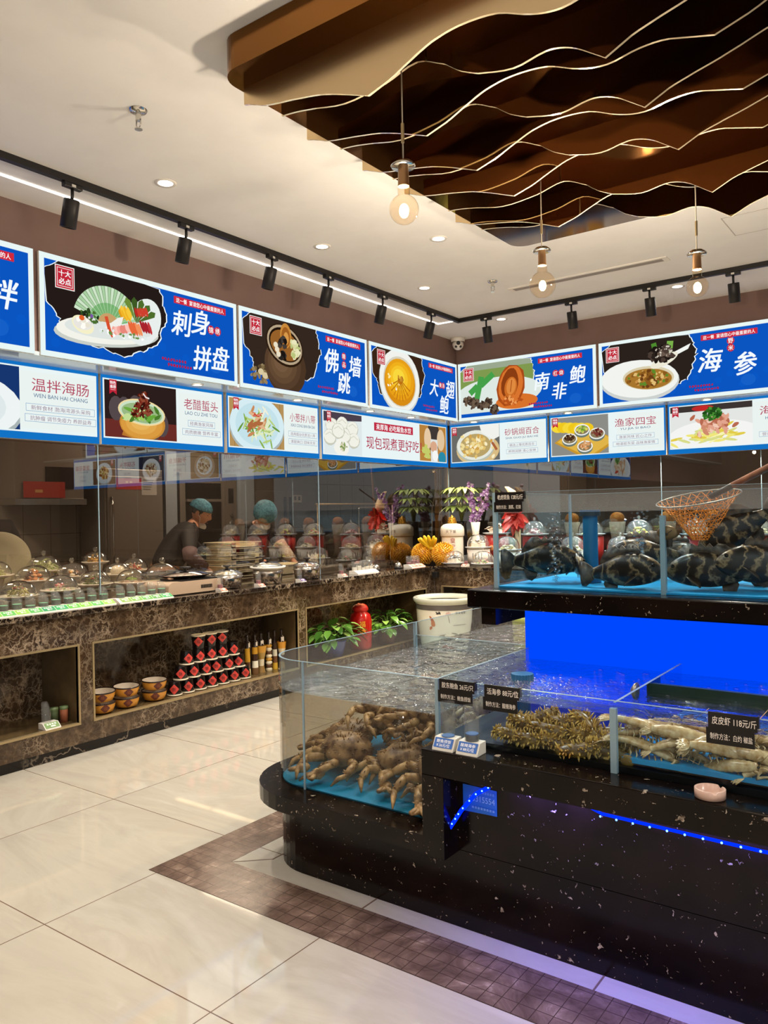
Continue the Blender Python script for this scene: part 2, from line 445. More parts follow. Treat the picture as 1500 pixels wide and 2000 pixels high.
WHITE = P('white_ceramic', 'e9e1d2', 0.15); WHITEP = P('white_plastic', 'e2dace', 0.35)
CREAM = P('cream_plastic', 'e6dcbc', 0.4)
SHEET = clear('partition_glass', 1.5, 'efebe6', boost=6.0); TANKG = clear('tank_glass', 1.45, 'f2fbff'); TANKW = clear('wet_tank_glass', 1.45, 'f2fbff', haze='b4a8a0', hz=0.13)
DOMEG = clear('dome_glass', 1.5, 'fbfbf6', haze='ffffff', hz=.08, boost=4.5); TUBEG = clear('acrylic_tube', 1.4, 'fafaf7', haze='ffffff', hz=0.03)  # white haze mixed into the dome glass stands for its bright highlights
EDGEG = P('glass_edge', '8aa0aa', 0.15); BULBG = clear('bulb_glass', 1.45, 'fff6e8')
WATERM = clear('rippled_water', 1.33, 'f4fbff', 0.02, 1.5, 12.0, 0.8, haze='c4c4c2', hz=0.13, boost=5.5)  # grey haze mixed into the rippled surface stands for its strong reflections
WATERC = clear('calm_water', 1.33, 'ffffff', 0.0, 0.35, 14.0, 0.3)
TANKFLOOR = mottled('blue_tank_floor', '0e83b8', '1494c8', 6, 0.4, True)
MIRROR = NT('bronze_mirror').pbr('f4d7a6', 0.04, 1.0)
BRONZE = NT('bronze_plate').pbr('80562a', 0.08, 1.0)
FASCIA = NT('satin_gold').pbr('f4d8aa', 0.27, 1.0)
BRONZEB = NT('bronze_back').pbr('321c0d', 0.12, 0.0, ior=1.6)
EDGEM = NT('polished_edge').pbr('f4e0ba', 0.2, 0.55, coat=1)
GREENL = P('leaf_green', '4f7a2c', 0.4)
# ---------------------------------------------------------------- room shell
def sbox(name, b, mat, bevel=0):
    return struct(obj(name, MB().box(*b), mat, bevel=bevel))
sbox('floor', (-7.7, 3.2, -4.0, 10.3, -0.1, 0.0), FLOOR)
sbox('ceiling', (-4.95, 3.2, -4.0, 7.95, CEIL, CEIL+0.06), CEILM)
sbox('ceiling_kitchen', (-7.7, -4.95, -4.0, 10.3, 2.75, 2.81), P('kitchen_ceiling', '8f857b', 0.7))
sbox('ceiling_kitchen_back', (-4.95, 3.2, 7.95, 10.3, 2.75, 2.81), P('kitchen_ceiling', '8f857b', 0.7))
sbox('wall_right', (3.2, 3.3, 2.4, 10.3, 0, CEIL), P('dining_wall', '8d7866', 0.7))
sbox('wall_front', (-7.7, -1.0, -4.1, -4.0, 0, CEIL), P('dining_wall', '6e5c4d', 0.7))
KT = m_tiles('kitchen_tiles', '8d857b', '3d3631', 0.3)
sbox('wall_kitchen_left', (-7.8, -7.7, -4.0, 10.3, 0, 2.75), KT)
sbox('wall_kitchen_back', (-7.7, 3.2, 10.3, 10.4, 0, 2.75), P('dark_kitchen_wall', '3b332e', 0.5))
sbox('wall_left', (-4.93, -4.446, -4.0, 7.9, 2.46, CEIL), WALLM)
sbox('wall_back', (-4.44, 3.2, 7.48, 7.9, 2.46, CEIL), WALLM)
SOFF = mottled('soffit_panel', 'b7c2c6', 'c0c9cc', 4, 0.15, True)
sbox('trim_1', (-4.93, -4.43, -4.0, 7.47, 2.436, 2.46), SOFF)
sbox('trim_2', (-4.93, 3.2, 7.47, 7.9, 2.436, 2.46), SOFF)
sbox('wall_left_upper', (-4.93, -4.76, -4.0, 7.9, 1.965, 2.436), WALLM)
sbox('wall_back_upper', (-4.76, 3.2, 7.77, 7.9, 1.965, 2.436), WALLM)
# glass partition, one pane per window
def pane(i, b, edge):
    o = struct(obj('window_%d' % i, MB().box(*b), SHEET))
    struct(obj('window_edge', MB().box(*edge), EDGEG, o))
ys = [-3.4, -1.2, 0.9, 3.188, 5.478, 7.735]
n = 1
for a, b in zip(ys[:-1], ys[1:]):
    pane(n, (-4.746, -4.738, a+0.004, b-0.004, 0.9, 1.97), (-4.747, -4.737, a-0.0035, a+0.0035, 0.9, 1.97)); n += 1
xs = [-4.73, -2.32, -1.43, 1.0, 3.19]
for a, b in zip(xs[:-1], xs[1:]):
    pane(n, (a+0.004, b-0.004, 7.745, 7.753, 0.9, 1.97), (a-0.0035, a+0.0035, 7.744, 7.754, 0.9, 1.97)); n += 1
struct(obj('trim_3', MB().box(-4.775, -4.735, 7.735, 7.775, 0.9, 1.965), P('bronze_post', '7d6a55', 0.35, 0.5)))
# floor border and inlay round the tank island
mb = MB()
mb.box(-2.72, -2.49, 2.03, 6.0, 0, 0.0012); mb.box(-2.49, 3.19, 2.03, 2.27, 0, 0.0012)
struct(obj('trim_4', mb, MOSAIC))
mb = MB()
GROUT = P('grout', '6d5645', 0.7)
mb.add([(-2.49,2.27,.0014),(-2.4875,2.2675,.0014),(-2.36,2.385,.0014),(-2.3625,2.3875,.0014)], [(0,1,2,3)])
for x in (-1.792, -0.912, -0.032): mb.box(x-0.003, x+0.003, 2.27, 2.36, 0, 0.0014)
mb.box(-2.362, -2.357, 2.385, 2.7, 0, 0.0014)
struct(obj('trim_5', mb, GROUT))

# ---------------------------------------------------------------- left and back counters
NICHES = [(0.9, 2.792), (2.905, 4.787), (4.90, 6.715)]
def counter_left():
    t = thing('serving_counter', 'long brown marble counter with three lit display niches along the left side', 'counter', (-4.4, 2.8, 0))
    mb = MB(); X = 0.0
    yA, yB = -3.9-2.8, 6.85-2.8
    mb.box(-0.03, 0, yA, yB, 0.68, 0.862); mb.box(-0.03, 0, yA, yB, 0.065, 0.195)
    e = yA
    for (a, b) in NICHES:
        mb.box(-0.03, 0, e, a-2.8, 0.195, 0.68); e = b-2.8
    mb.box(-0.03, 0, e, yB, 0.195, 0.68)
    mb.box(-0.42, -0.40, yA, yB, 0.05, 0.862)
    for (a, b) in NICHES:
        mb.box(-0.4, -0.03, a-2.8-0.01, a-2.8, 0.19, 0.7); mb.box(-0.4, -0.03, b-2.8, b-2.8+0.01, 0.19, 0.7)
    obj('counter_body', mb, MARBLE, t)
    obj('kickboard', MB().box(-0.05, -0.02, yA, yB, 0, 0.065), KICK, t)
    shelf = mottled('niche_shelf', '4d3d26', '5d4b30', 5, 0.2, True)
    for (a, b) in NICHES:
        a -= 2.8; b -= 2.8
        obj('niche_shelf', MB().box(-0.4, -0.01, a, b, 0.175, 0.196), shelf, t)
        mb = MB(); q = 0.012
        mb.box(-0.02, 0.006, a-q, b+q, 0.68-q, 0.68); mb.box(-0.02, 0.006, a-q, b+q, 0.195-q, 0.197)
        mb.box(-0.02, 0.006, a-q, a, 0.195, 0.68-q); mb.box(-0.02, 0.006, b, b+q, 0.195, 0.68-q)
        obj('niche_frame', mb, BRASS, t)
        obj('niche_side', MB().box(-0.398, -0.02, b-0.004, b, 0.197, 0.668), shelf, t)
    return t
counter_left()
tag(obj('worktop', MB().box(-0.95, 0.04, -6.7, 4.0, 0.862, 0.896), TOPSTONE, loc=(-4.4, 2.8, 0), bevel=0.004), 'polished black stone worktop running the length of the left counter', 'worktop')
tag(obj('kitchen_table', MB().box(-0.2, 0.84, -3.0, 1.83, 0.82, 0.896), STEELD, loc=(-6.2, 2.55, 0), bevel=0.004), 'long steel display table behind the left glass partition', 'table')
area('niche_lamp', (-4.6, 5.8, 0.672), 2.2, 1.6, 0.05, (1, 0.72, 0.3))
area('niche_lamp', (-4.6, 3.85, 0.672), 0.5, 1.6, 0.05, (1, 0.75, 0.4))
def counter_back():
    t = thing('serving_counter', 'brown marble counter along the back wall behind the fish tanks', 'counter', (-1.0, 6.85, 0))
    mb = MB(); xA, xB = -3.4, 4.19
    mb.box(xA, xB, 0, 0.03, 0.7, 0.862); mb.box(xA, xB, 0, 0.03, 0.065, 0.195)
    mb.box(xA, xA+0.12, 0, 0.03, 0.195, 0.7); mb.box(-1.4, xB, 0, 0.03, 0.195, 0.7); mb.box(xA, xB, 0.4, 0.42, 0.05, 0.862)
    obj('counter_body', mb, MARBLE, t)
    obj('kickboard', MB().box(xA, xB, 0.02, 0.05, 0, 0.065), KICK, t)
    mb = MB(); mb.box(xA+0.11, -1.4, -0.006, 0.02, 0.688, 0.70); mb.box(xA+0.11, xA+0.122, -0.006, 0.02, 0.195, 0.69)
    obj('niche_frame', mb, BRASS, t)
    obj('niche_shelf', MB().box(xA+.12, -1.4, 0.01, 0.4, 0.175, 0.196), MARBLE, t)
counter_back()
tag(obj('worktop', MB().box(-3.36, 4.19, -0.03, 1.9, 0.862, 0.896), TOPSTONE, loc=(-1.0, 6.85, 0), bevel=0.004), 'polished black stone worktop of the back counter under the orange topped vases', 'worktop')

# ---------------------------------------------------------------- backlit menu signs
def torn(a, x0, x1, z0, z1, col):
    """dark photograph with a ragged brushed edge and white rim"""
    pts = []
    def run(p, q, n, am):
        for i in range(n):
            t = i/n; pts.append((p[0]+(q[0]-p[0])*t+R.uniform(-am, am), p[1]+(q[1]-p[1])*t+R.uniform(-am, am)))
    h = z1-z0; wd = x1-x0
    run((x0, z1-0.12*h), (x0+0.10*wd, z1), 5, 0.004); run((x0+0.10*wd, z1), (x1-0.06*wd, z1), 6, 0.0)
    run((x1-0.06*wd, z1), (x1, z0+0.62*h), 9, 0.014); run((x1, z0+0.62*h), (x1-0.10*wd, z0+0.20*h), 9, 0.014)
    run((x1-0.10*wd, z0+0.20*h), (x0+0.62*wd, z0), 11, 0.012); run((x0+0.62*wd, z0), (x0+0.16*wd, z0+0.10*h), 12, 0.014)
    run((x0+0.16*wd, z0+0.10*h), (x0+0.07*wd, z0+0.42*h), 10, 0.014); run((x0+0.07*wd, z0+0.42*h), (x0, z0+0.52*h), 4, 0.006)
    cx = (x0+x1)/2; cz = (z0+z1)/2
    a.poly([(cx+(p[0]-cx)*1.012+(0.004 if p[0] > cx else -0.002), cz+(p[1]-cz)*1.015-0.002) for p in pts], 'f2fbfb')
    a.poly(pts, col)
def sheen(a, cx, cz, rx, rz, cols, n=None):
    n = len(cols)
    for i, c in enumerate(cols):
        k = 1-i/n*0.8; a.ell(cx-rx*0.12*i/n, cz+rz*0.12*i/n, rx*k, rz*k, c)
def d_sashimi(a, x, z, s):
    a.ell(x-.05*s, z-.25*s, .95*s, .22*s, 'c9cfc6', rot=.12); a.ell(x-.03*s, z-.2*s, .93*s, .22*s, 'f3f3ea', rot=.12); a.ell(x+.62*s, z+.05*s, .3*s, .42*s, 'e9efec', rot=-.5)
    a.ell(x-.02*s, z-.17*s, .8*s, .17*s, 'dfe6e2', rot=.1)
    fx, fz = x-.06*s, z-.14*s
    for k in range(26):
        a0 = 2.85-k*(2.55/26); a1 = a0-2.55/26*.9; r = .62*s
        a.poly([(fx+.14*s*math.cos(a0), fz+.14*s*math.sin(a0)), (fx+r*math.cos(a0), fz+r*math.sin(a0)), (fx+r*math.cos(a1), fz+r*math.sin(a1)), (fx+.14*s*math.cos(a1), fz+.14*s*math.sin(a1))], 'a8d0a0' if k % 2 else 'cfe6c8')
        a.poly([(fx+.14*s*math.cos(a0), fz+.14*s*math.sin(a0)), (fx+.36*s*math.cos(a0), fz+.36*s*math.sin(a0)), (fx+.36*s*math.cos(a1), fz+.36*s*math.sin(a1)), (fx+.14*s*math.cos(a1), fz+.14*s*math.sin(a1))], '79b874' if k % 2 else '94c88c')
    a.ell(fx, fz, .2*s, .2*s, 'c9a06a', a0=0.3, a1=2.9)
    for k in range(5):
        an = 2.0-k*.35; a.poly([(x+.45*s, z), (x+.45*s+.4*s*math.cos(an-.15), z+.36*s*math.sin(an-.15)), (x+.45*s+.46*s*math.cos(an), z+.42*s*math.sin(an)), (x+.45*s+.4*s*math.cos(an+.15), z+.36*s*math.sin(an+.15))], R.choice(['4e6e2c', '6c8c38', '3d5a24']))
    a.scatter(x-.4*s, z-.05*s, .16*s, .1*s, 26, ['2f4a22', '4a7030', '1e3318', '7c55a8'], .025*s)
    a.ell(x-.52*s, z-.2*s, .19*s, .13*s, 'f6f0c8', rot=-.3); a.ell(x-.52*s, z-.18*s, .16*s, .1*s, 'e8e6df'); a.scatter(x-.52*s, z-.17*s, .1*s, .07*s, 12, ['fffdf4', 'e9e2d0'], .03*s); a.ell(x-.54*s, z-.1*s, .045*s, .04*s, 'e0602a')
    for k in range(9): a.blob(x+.16*s+.02*s*k, z+.08*s+.03*s*(k % 3), .03*s, .1*s, R.choice(['f0b428', 'f7c93c', 'e09a1c']), 7, .15, .5)
    a.poly([(x-.15*s, z-.18*s), (x+.1*s, z+.02*s), (x+.2*s, z+.05*s), (x+.12*s, z-.2*s)], 'f1f1e9')
    for k in range(7): a.blob(x+.03*s+.05*s*k, z-.2*s+.015*s*k, .05*s, .07*s, R.choice(['f4a79a', 'e8877a', 'fac4b8']), 8, .15, .4)
    for k in range(5): a.blob(x+.33*s+.045*s*k, z-.1*s, .03*s, .12*s, R.choice(['e86a3a', 'f2935e']), 8, .1, .4)
    for k in range(4): a.blob(x+.55*s+.05*s*k, z-.04*s, .03*s, .11*s, R.choice(['a8232c', 'c23a3e']), 8, .1, .4)
    for k in range(5): a.blob(x+.44*s+.05*s*k, z+.17*s+.01*s*k, .03*s, .08*s, R.choice(['d0402e', 'b82c24']), 8, .1, .3)
    a.stroke([(x-.12*s, z+.0*s), (x-.06*s, z-.22*s), (x-.0*s, z-.3*s)], .06*s, 'd8502e'); a.scatter(x+.2*s, z-.24*s, .5*s, .04*s, 26, ['ffffff', 'e2ece8', '6a9048'], .022*s)
def d_pot(a, x, z, s):
    a.scatter(x-.55*s, z-.35*s, .22*s, .14*s, 40, ['7e6a46', '5c4a30', '94805a'], .03*s)
    for k in range(3): a.ell(x-.55*s+.09*s*k, z-.33*s-.05*s*(k % 2), .06*s, .05*s, 'd9c9a0')
    a.blob(x+.02*s, z-.18*s, .47*s, .46*s, '4a3524', 26, .02); sheen(a, x-.05*s, z-.15*s, .42*s, .4*s, ['553e2b', '614832', '6b5038', '73573e'])
    a.ell(x, z+.16*s, .44*s, .33*s, '2c1c10', rot=-.25); a.ell(x, z+.17*s, .41*s, .3*s, 'b5a184', rot=-.25); a.ell(x, z+.17*s, .37*s, .26*s, '1f120a', rot=-.25); a.ell(x, z+.16*s, .34*s, .23*s, '96602a', rot=-.25)
    a.ell(x+.02*s, z+.32*s, .13*s, .2*s, 'c98a3a'); a.ell(x+.02*s, z+.3*s, .1*s, .16*s, 'a05f22'); a.ell(x+.03*s, z+.28*s, .06*s, .1*s, 'd89a4a')
    a.scatter(x-.05*s, z+.1*s, .08*s, .2*s, 18, ['2a2420', '443c36', '1a1512'], .045*s); a.scatter(x+.22*s, z+.14*s, .08*s, .14*s, 16, ['d8d8a0', 'b9c47c', 'e9e6bc'], .04*s)
    for k in range(3): a.ell(x-.22*s+.03*s*k, z+.14*s-.07*s*k, .05*s, .045*s, 'eadfc4')
def d_gold(a, x, z, s):
    a.ell(x, z-.02*s, .62*s, .56*s, 'cfd4cf'); a.ell(x, z, .6*s, .54*s, 'f1f2ec'); a.ell(x, z-.02*s, .5*s, .44*s, 'd6d2be'); a.ell(x, z-.03*s, .47*s, .41*s, 'd88c14')
    sheen(a, x, z+.02*s, .44*s, .36*s, ['e8a018', 'f0b01c', 'f6c42a', 'f9d83e'])
    for k in range(9):
        an = PI+.3+k*.3; a.stroke([(x, z+.02*s), (x+.2*s*math.cos(an), z+.22*s*math.sin(an)), (x+.33*s*math.cos(an), z+.36*s*math.sin(an))], .02*s, R.choice(['c87a12', 'b96c10']))
    a.scatter(x, z+.04*s, .07*s, .05*s, 9, ['a8641a', 'c98c2c'], .03*s); a.scatter(x-.2*s, z-.05*s, .2*s, .2*s, 8, ['ffe9a0', 'ffffff'], .02*s)
def d_abalone(a, x, z, s):
    a.rect(x-.95*s, x+.85*s, z-.5*s, z+.0*s, 'dfe8e0'); a.rect(x-.95*s, x+.85*s, z-.0*s, z+.45*s, '7f9a4e'); a.ell(x, z-.1*s, 1.05*s, .35*s, 'dfe9e3')
    for p in ([(x-.55*s, z-.28*s), (x-.4*s, z+.3*s)], [(x-.42*s, z+.1*s), (x-.1*s, z+.33*s)], [(x-.7*s, z-.05*s), (x-.5*s, z+.1*s)]): a.stroke(p, .14*s, '46a04a')
    a.ell(x+.45*s, z-.33*s, .5*s, .16*s, 'd9722a')
    for k in range(5): a.scatter(x-.75*s+.17*s*k, z-.22*s-.06*s*k+.1*s*(k == 3), .1*s, .09*s, 26, ['3a2c22', '57463a', '6e5c4a'], .035*s)
    a.blob(x+.33*s, z+.02*s, .33*s, .46*s, 'a84a18', 22, .05, -.25); a.blob(x+.33*s, z+.03*s, .29*s, .42*s, 'd9742e', 22, .04, -.25); a.blob(x+.31*s, z+.06*s, .2*s, .34*s, '8a3c12', 18, .04, -.2)
    a.ell(x+.33*s, z-.02*s, .15*s, .23*s, 'c96a24', rot=-.2); a.ell(x+.34*s, z+0*s, .11*s, .18*s, 'e08a40', rot=-.2); a.stroke([(x+.32*s, z-.12*s), (x+.36*s, z+.14*s)], .02*s, 'a84e18')
    a.scatter(x+.33*s, z-.3*s, .25*s, .1*s, 30, ['d9742e', 'b5521c', 'f0a05a'], .03*s)
def d_seacuc(a, x, z, s):
    a.stroke([(x+.1*s, z+.5*s), (x+.16*s, z+.2*s)], .1*s, '4e8a2e'); a.stroke([(x+.42*s, z+.5*s), (x+.38*s, z+.2*s)], .12*s, '7ab04a')
    a.ell(x-.2*s, z-.2*s, .78*s, .4*s, 'cdd2cf', rot=-.08); a.ell(x-.2*s, z-.16*s, .76*s, .37*s, 'f2f4ef', rot=-.08); a.ell(x-.02*s, z-.16*s, .5*s, .23*s, 'd9cfae', rot=-.08); a.ell(x-.02*s, z-.18*s, .46*s, .2*s, 'a8762c', rot=-.08)
    a.scatter(x-.02*s, z-.18*s, .4*s, .16*s, 70, ['8a5a1e', 'c9924a', '5f8a2c', '6a3f18', 'e0bc74'], .035*s)
    a.poly([(x+.05*s, z+.02*s), (x+.75*s, z+.3*s), (x+.8*s, z+.4*s), (x+.3*s, z+.2*s)], 'f4f6f2'); a.ell(x+.3*s, z+.14*s, .28*s, .1*s, 'eeead8', rot=.4)
    a.scatter(x+.26*s, z+.26*s, .24*s, .15*s, 60, ['2a211c', '4a3c34', '6a584c', '1c1512'], .05*s); a.scatter(x+.26*s, z+.3*s, .22*s, .12*s, 24, ['d9d2c4', 'a89a8a'], .014*s)
def plate(a, x, z, rx, rz, rim='eef4f4', inn='dfe9ea'):
    a.ell(x, z-.02, rx*1.02, rz*1.02, 'a9b4b4'); a.ell(x, z, rx, rz, rim); a.ell(x, z, rx*.8, rz*.78, inn)
def d_worm(a, x, z, s):
    a.rect(x-2*s, x+2*s, z-2*s, z+2*s, '17356e'); plate(a, x, z-.15*s, 1.1*s, .5*s); 
    for k in range(40): a.blob(x+R.uniform(-.6, .6)*s, z+R.uniform(-.3, .12)*s, .16*s, .055*s, R.choice(['e8d2b0', 'd9b48c', 'f2e4c8', 'c99a74']), 10, .15, R.uniform(0, 3))
    a.scatter(x+.4*s, z+.2*s, .25*s, .18*s, 60, ['3f8a2e', '6ab044', '2c6a22'], .04*s); a.scatter(x+.25*s, z+.34*s, .16*s, .1*s, 14, ['8a6ad0', '7455bc', 'b49ae8'], .07*s); a.blob(x+.5*s, z-.3*s, .2*s, .05*s, 'd04a3a', 10, .1, -.2)
def d_jelly(a, x, z, s):
    a.rect(x-2*s, x+2*s, z-2*s, z+2*s, '2a1d1c'); a.rect(x-2*s, x+2*s, z-2*s, z-.25*s, '6a2c26')
    for k in range(7): a.ell(x+R.uniform(-.9, .9)*s, z+R.uniform(-.4, .5)*s, .2*s, .3*s, '54484a', 14); a.ell(x-.7*s+.02*k, z+.1*s, .03*s, .03*s, 'c9d2dc')
    a.poly([(x-.6*s, z-.62*s), (x+.45*s, z-.82*s), (x+.5*s, z-.74*s), (x-.55*s, z-.5*s)], 'b9742e')
    a.blob(x+.02*s, z-.3*s, .68*s, .42*s, 'c98a34', 30, .01); sheen(a, x, z-.32*s, .62*s, .36*s, ['d99a40', 'e2a84e', 'e8b45c'])
    a.ell(x, z-.02*s, .7*s, .32*s, 'f0d9a0', rot=-.08); a.ell(x, z-.02*s, .66*s, .28*s, 'c9e0c4', rot=-.08); a.ell(x, z-.04*s, .6*s, .24*s, '9ab884', rot=-.08)
    for k in range(26): a.blob(x+R.uniform(-.5, .5)*s, z+R.uniform(-.22, .06)*s, .13*s, .05*s, R.choice(['9cc860', '6aa83e', 'c4dc94', '4a7a2a']), 9, .2, R.uniform(-1, 1))
    for k in range(60):
        t = R.random(); a.blob(x+R.uniform(-.3, .3)*s*(1-t*.7), z-.1*s+t*.55*s, .09*s, .035*s, R.choice(['5a1e14', '7a2c1c', '3c120c', '8e4a34']), 9, .25, R.uniform(0, 3))
    a.stroke([(x+.02*s, z+.45*s), (x+.1*s, z+.36*s), (x+.2*s, z+.34*s)], .035*s, 'efe6e4')
def d_octo(a, x, z, s):
    a.rect(x-2*s, x+2*s, z-2*s, z+2*s, 'b59058')
    for k in range(14): a.rect(x-1.4*s+.2*s*k, x-1.385*s+.2*s*k, z-2*s, z+2*s, '94723f')
    plate(a, x, z, .95*s, .7*s, 'd5ecf2', 'c4e2ea')
    for k in range(70): a.blob(x+R.gauss(0, .25)*s, z-.03*s+R.gauss(0, .17)*s, .17*s, .028*s, R.choice(['dfeac0', '8ab04a', 'b8d07c', 'f2efd8', '6a9838']), 8, .1, R.uniform(-1.4, 1.4))
    for k in range(16): a.blob(x+R.gauss(0, .2)*s, z+R.gauss(0, .14)*s, .13*s, .045*s, R.choice(['c98a5a', 'b06a40', 'e0b48a']), 9, .2, R.uniform(-1, 1.4))
    for k in range(9): a.stroke([(x+R.uniform(-.2, .2)*s, z+.18*s+R.uniform(0, .1)*s), (x+R.uniform(-.2, .2)*s, z+.2*s+R.uniform(0, .1)*s)], .02*s, 'd0302a')
def d_dump(a, x, z, s):
    a.rect(x-2*s, x+2*s, z-2*s, z+2*s, 'dfe9ea'); a.poly([(x-2*s, z+.3*s), (x+2*s, z+.55*s), (x+2*s, z+2*s), (x-2*s, z+2*s)], '4a3f4c')
    for (dx, dz) in ((-.5, .25), (0, .32), (.5, .22), (-.6, -.1), (.55, -.15), (.1, -.02), (-.2, .1)):
        a.blob(x+dx*s, z+dz*s, .3*s, .24*s, 'c9c9b8', 14, .06); a.blob(x+dx*s, z+dz*s+.02*s, .27*s, .21*s, 'f2f1e6', 14, .06); a.stroke([(x+dx*s-.2*s, z+dz*s+.06*s), (x+dx*s, z+dz*s+.15*s), (x+dx*s+.2*s, z+dz*s+.04*s)], .03*s, 'd9d8c8')
    a.blob(x-.05*s, z-.38*s, .36*s, .26*s, 'f4f3ea', 14, .06); a.scatter(x+.03*s, z-.36*s, .16*s, .12*s, 30, ['a8b884', 'd9d2b4', '7a9450'], .03*s)
def d_clay(a, x, z, s):
    a.rect(x-2*s, x+2*s, z-2*s, z+2*s, '6a6a66'); a.ell(x+.1*s, z-.25*s, .95*s, .6*s, 'd9bc84'); a.ell(x, z-.1*s, .85*s, .62*s, 'b9bfb0'); a.ell(x, z-.06*s, .82*s, .58*s, 'e6e9de'); a.ell(x, z-.08*s, .68*s, .46*s, 'b9a26a')
    for k in range(80): a.blob(x+R.gauss(0, .27)*s, z-.08*s+R.gauss(0, .18)*s, .085*s, .06*s, R.choice(['f0dc9a', 'e2c070', 'f9edc4', 'd2a24e']), 9, .15, R.uniform(0, 3))
    a.poly([(x+.2*s, z+.75*s), (x+.3*s, z+.4*s), (x+.8*s, z+.1*s), (x+1.3*s, z+.3*s), (x+1.3*s, z+.9*s)], 'f1f2ec'); a.stroke([(x+.75*s, z+.0*s), (x+.95*s, z-.3*s)], .1*s, 'a8603a')
def d_four(a, x, z, s):
    a.rect(x-2*s, x+2*s, z-2*s, z+2*s, '8c8c86'); a.poly([(x-.9*s, z-.2*s), (x+.3*s, z-.85*s), (x+1.3*s, z-.25*s), (x+.1*s, z+.4*s)], 'c9962c'); a.poly([(x-.8*s, z-.18*s), (x+.3*s, z-.75*s), (x+1.2*s, z-.22*s), (x+.1*s, z+.34*s)], 'e0b448')
    for k in range(6): a.ell(x-.75*s+.2*s*k, z+.32*s-.02*s*k, .25*s, .18*s, 'f0c81e' if k % 2 else 'f7d83a', 20)
    for i, (dx, dz) in enumerate(((-.35, -.1), (.1, .18), (.62, .02), (.2, -.38))):
        a.ell(x+dx*s, z+dz*s-.06*s, .27*s, .2*s, '6d7a70'); a.ell(x+dx*s, z+dz*s, .27*s, .19*s, 'f0f2ee'); a.ell(x+dx*s, z+dz*s, .23*s, .15*s, '8a7a5a')
        a.scatter(x+dx*s, z+dz*s+.03*s, .17*s, .11*s, 34, (['5a3a28', 'c9b48a', '3c2418'], ['6a9a2e', '9cc050', 'd9d060'], ['5a1e1e', '7a3a30', 'a88a6a'], ['d9a06a', 'e8c49a', 'c07a44'])[i], .035*s)
def d_claw(a, x, z, s):
    a.rect(x-2*s, x+2*s, z-2*s, z+2*s, 'e3e6e2'); a.rect(x-2*s, x+2*s, z+.42*s, z+2*s, '3c3432'); a.ell(x-.2*s, z+.5*s, .3*s, .08*s, 'c22a2a'); a.ell(x+.1*s, z-.35*s, 1.3*s, .5*s, 'f4f5f2')
    for k in range(60): a.blob(x+.1*s+R.gauss(0, .4)*s, z-.25*s+R.gauss(0, .12)*s, .2*s, .04*s, R.choice(['f0e67a', 'e2cc4a', 'f9f4b4', 'd9dc8a']), 8, .1, R.uniform(-.6, .6))
    for k in range(60): a.blob(x+.08*s+R.gauss(0, .22)*s, z-.0*s+R.gauss(0, .13)*s, .1*s, .05*s, R.choice(['e2a48c', 'd08a6e', 'f2c9b4', 'b86a50']), 9, .2, R.uniform(0, 3))
    a.scatter(x+.05*s, z+.32*s, .22*s, .16*s, 50, ['2f6a24', '4a9034', '1e4a18'], .045*s)
def d_any(seed):
    def f(a, x, z, s):
        g = random.Random(seed); bg = ['6a4a34', '3c3230', '8a6a44', '24304a'][seed % 4]
        a.rect(x-2*s, x+2*s, z-2*s, z+2*s, bg); plate(a, x, z-.05*s, .88*s, .7*s, ['d6e6ee', 'efe9dc', 'b89a7a', 'e9eef0'][seed % 4])
        cols = [['b07a3c', '8a5a28', 'd9a85a', '6a9038'], ['c9b48a', 'a8905a', 'e9dcc0', '7a3a20'], ['e0c060', 'c98a34', 'f2e09a', '94501e'], ['9aa850', 'c9c47c', '5a7a2c', 'e2dcb0']][(seed//2) % 4]
        a.scatter(x, z-.05*s, .5*s, .38*s, 110, cols, .07*s, 2.2)
    return f

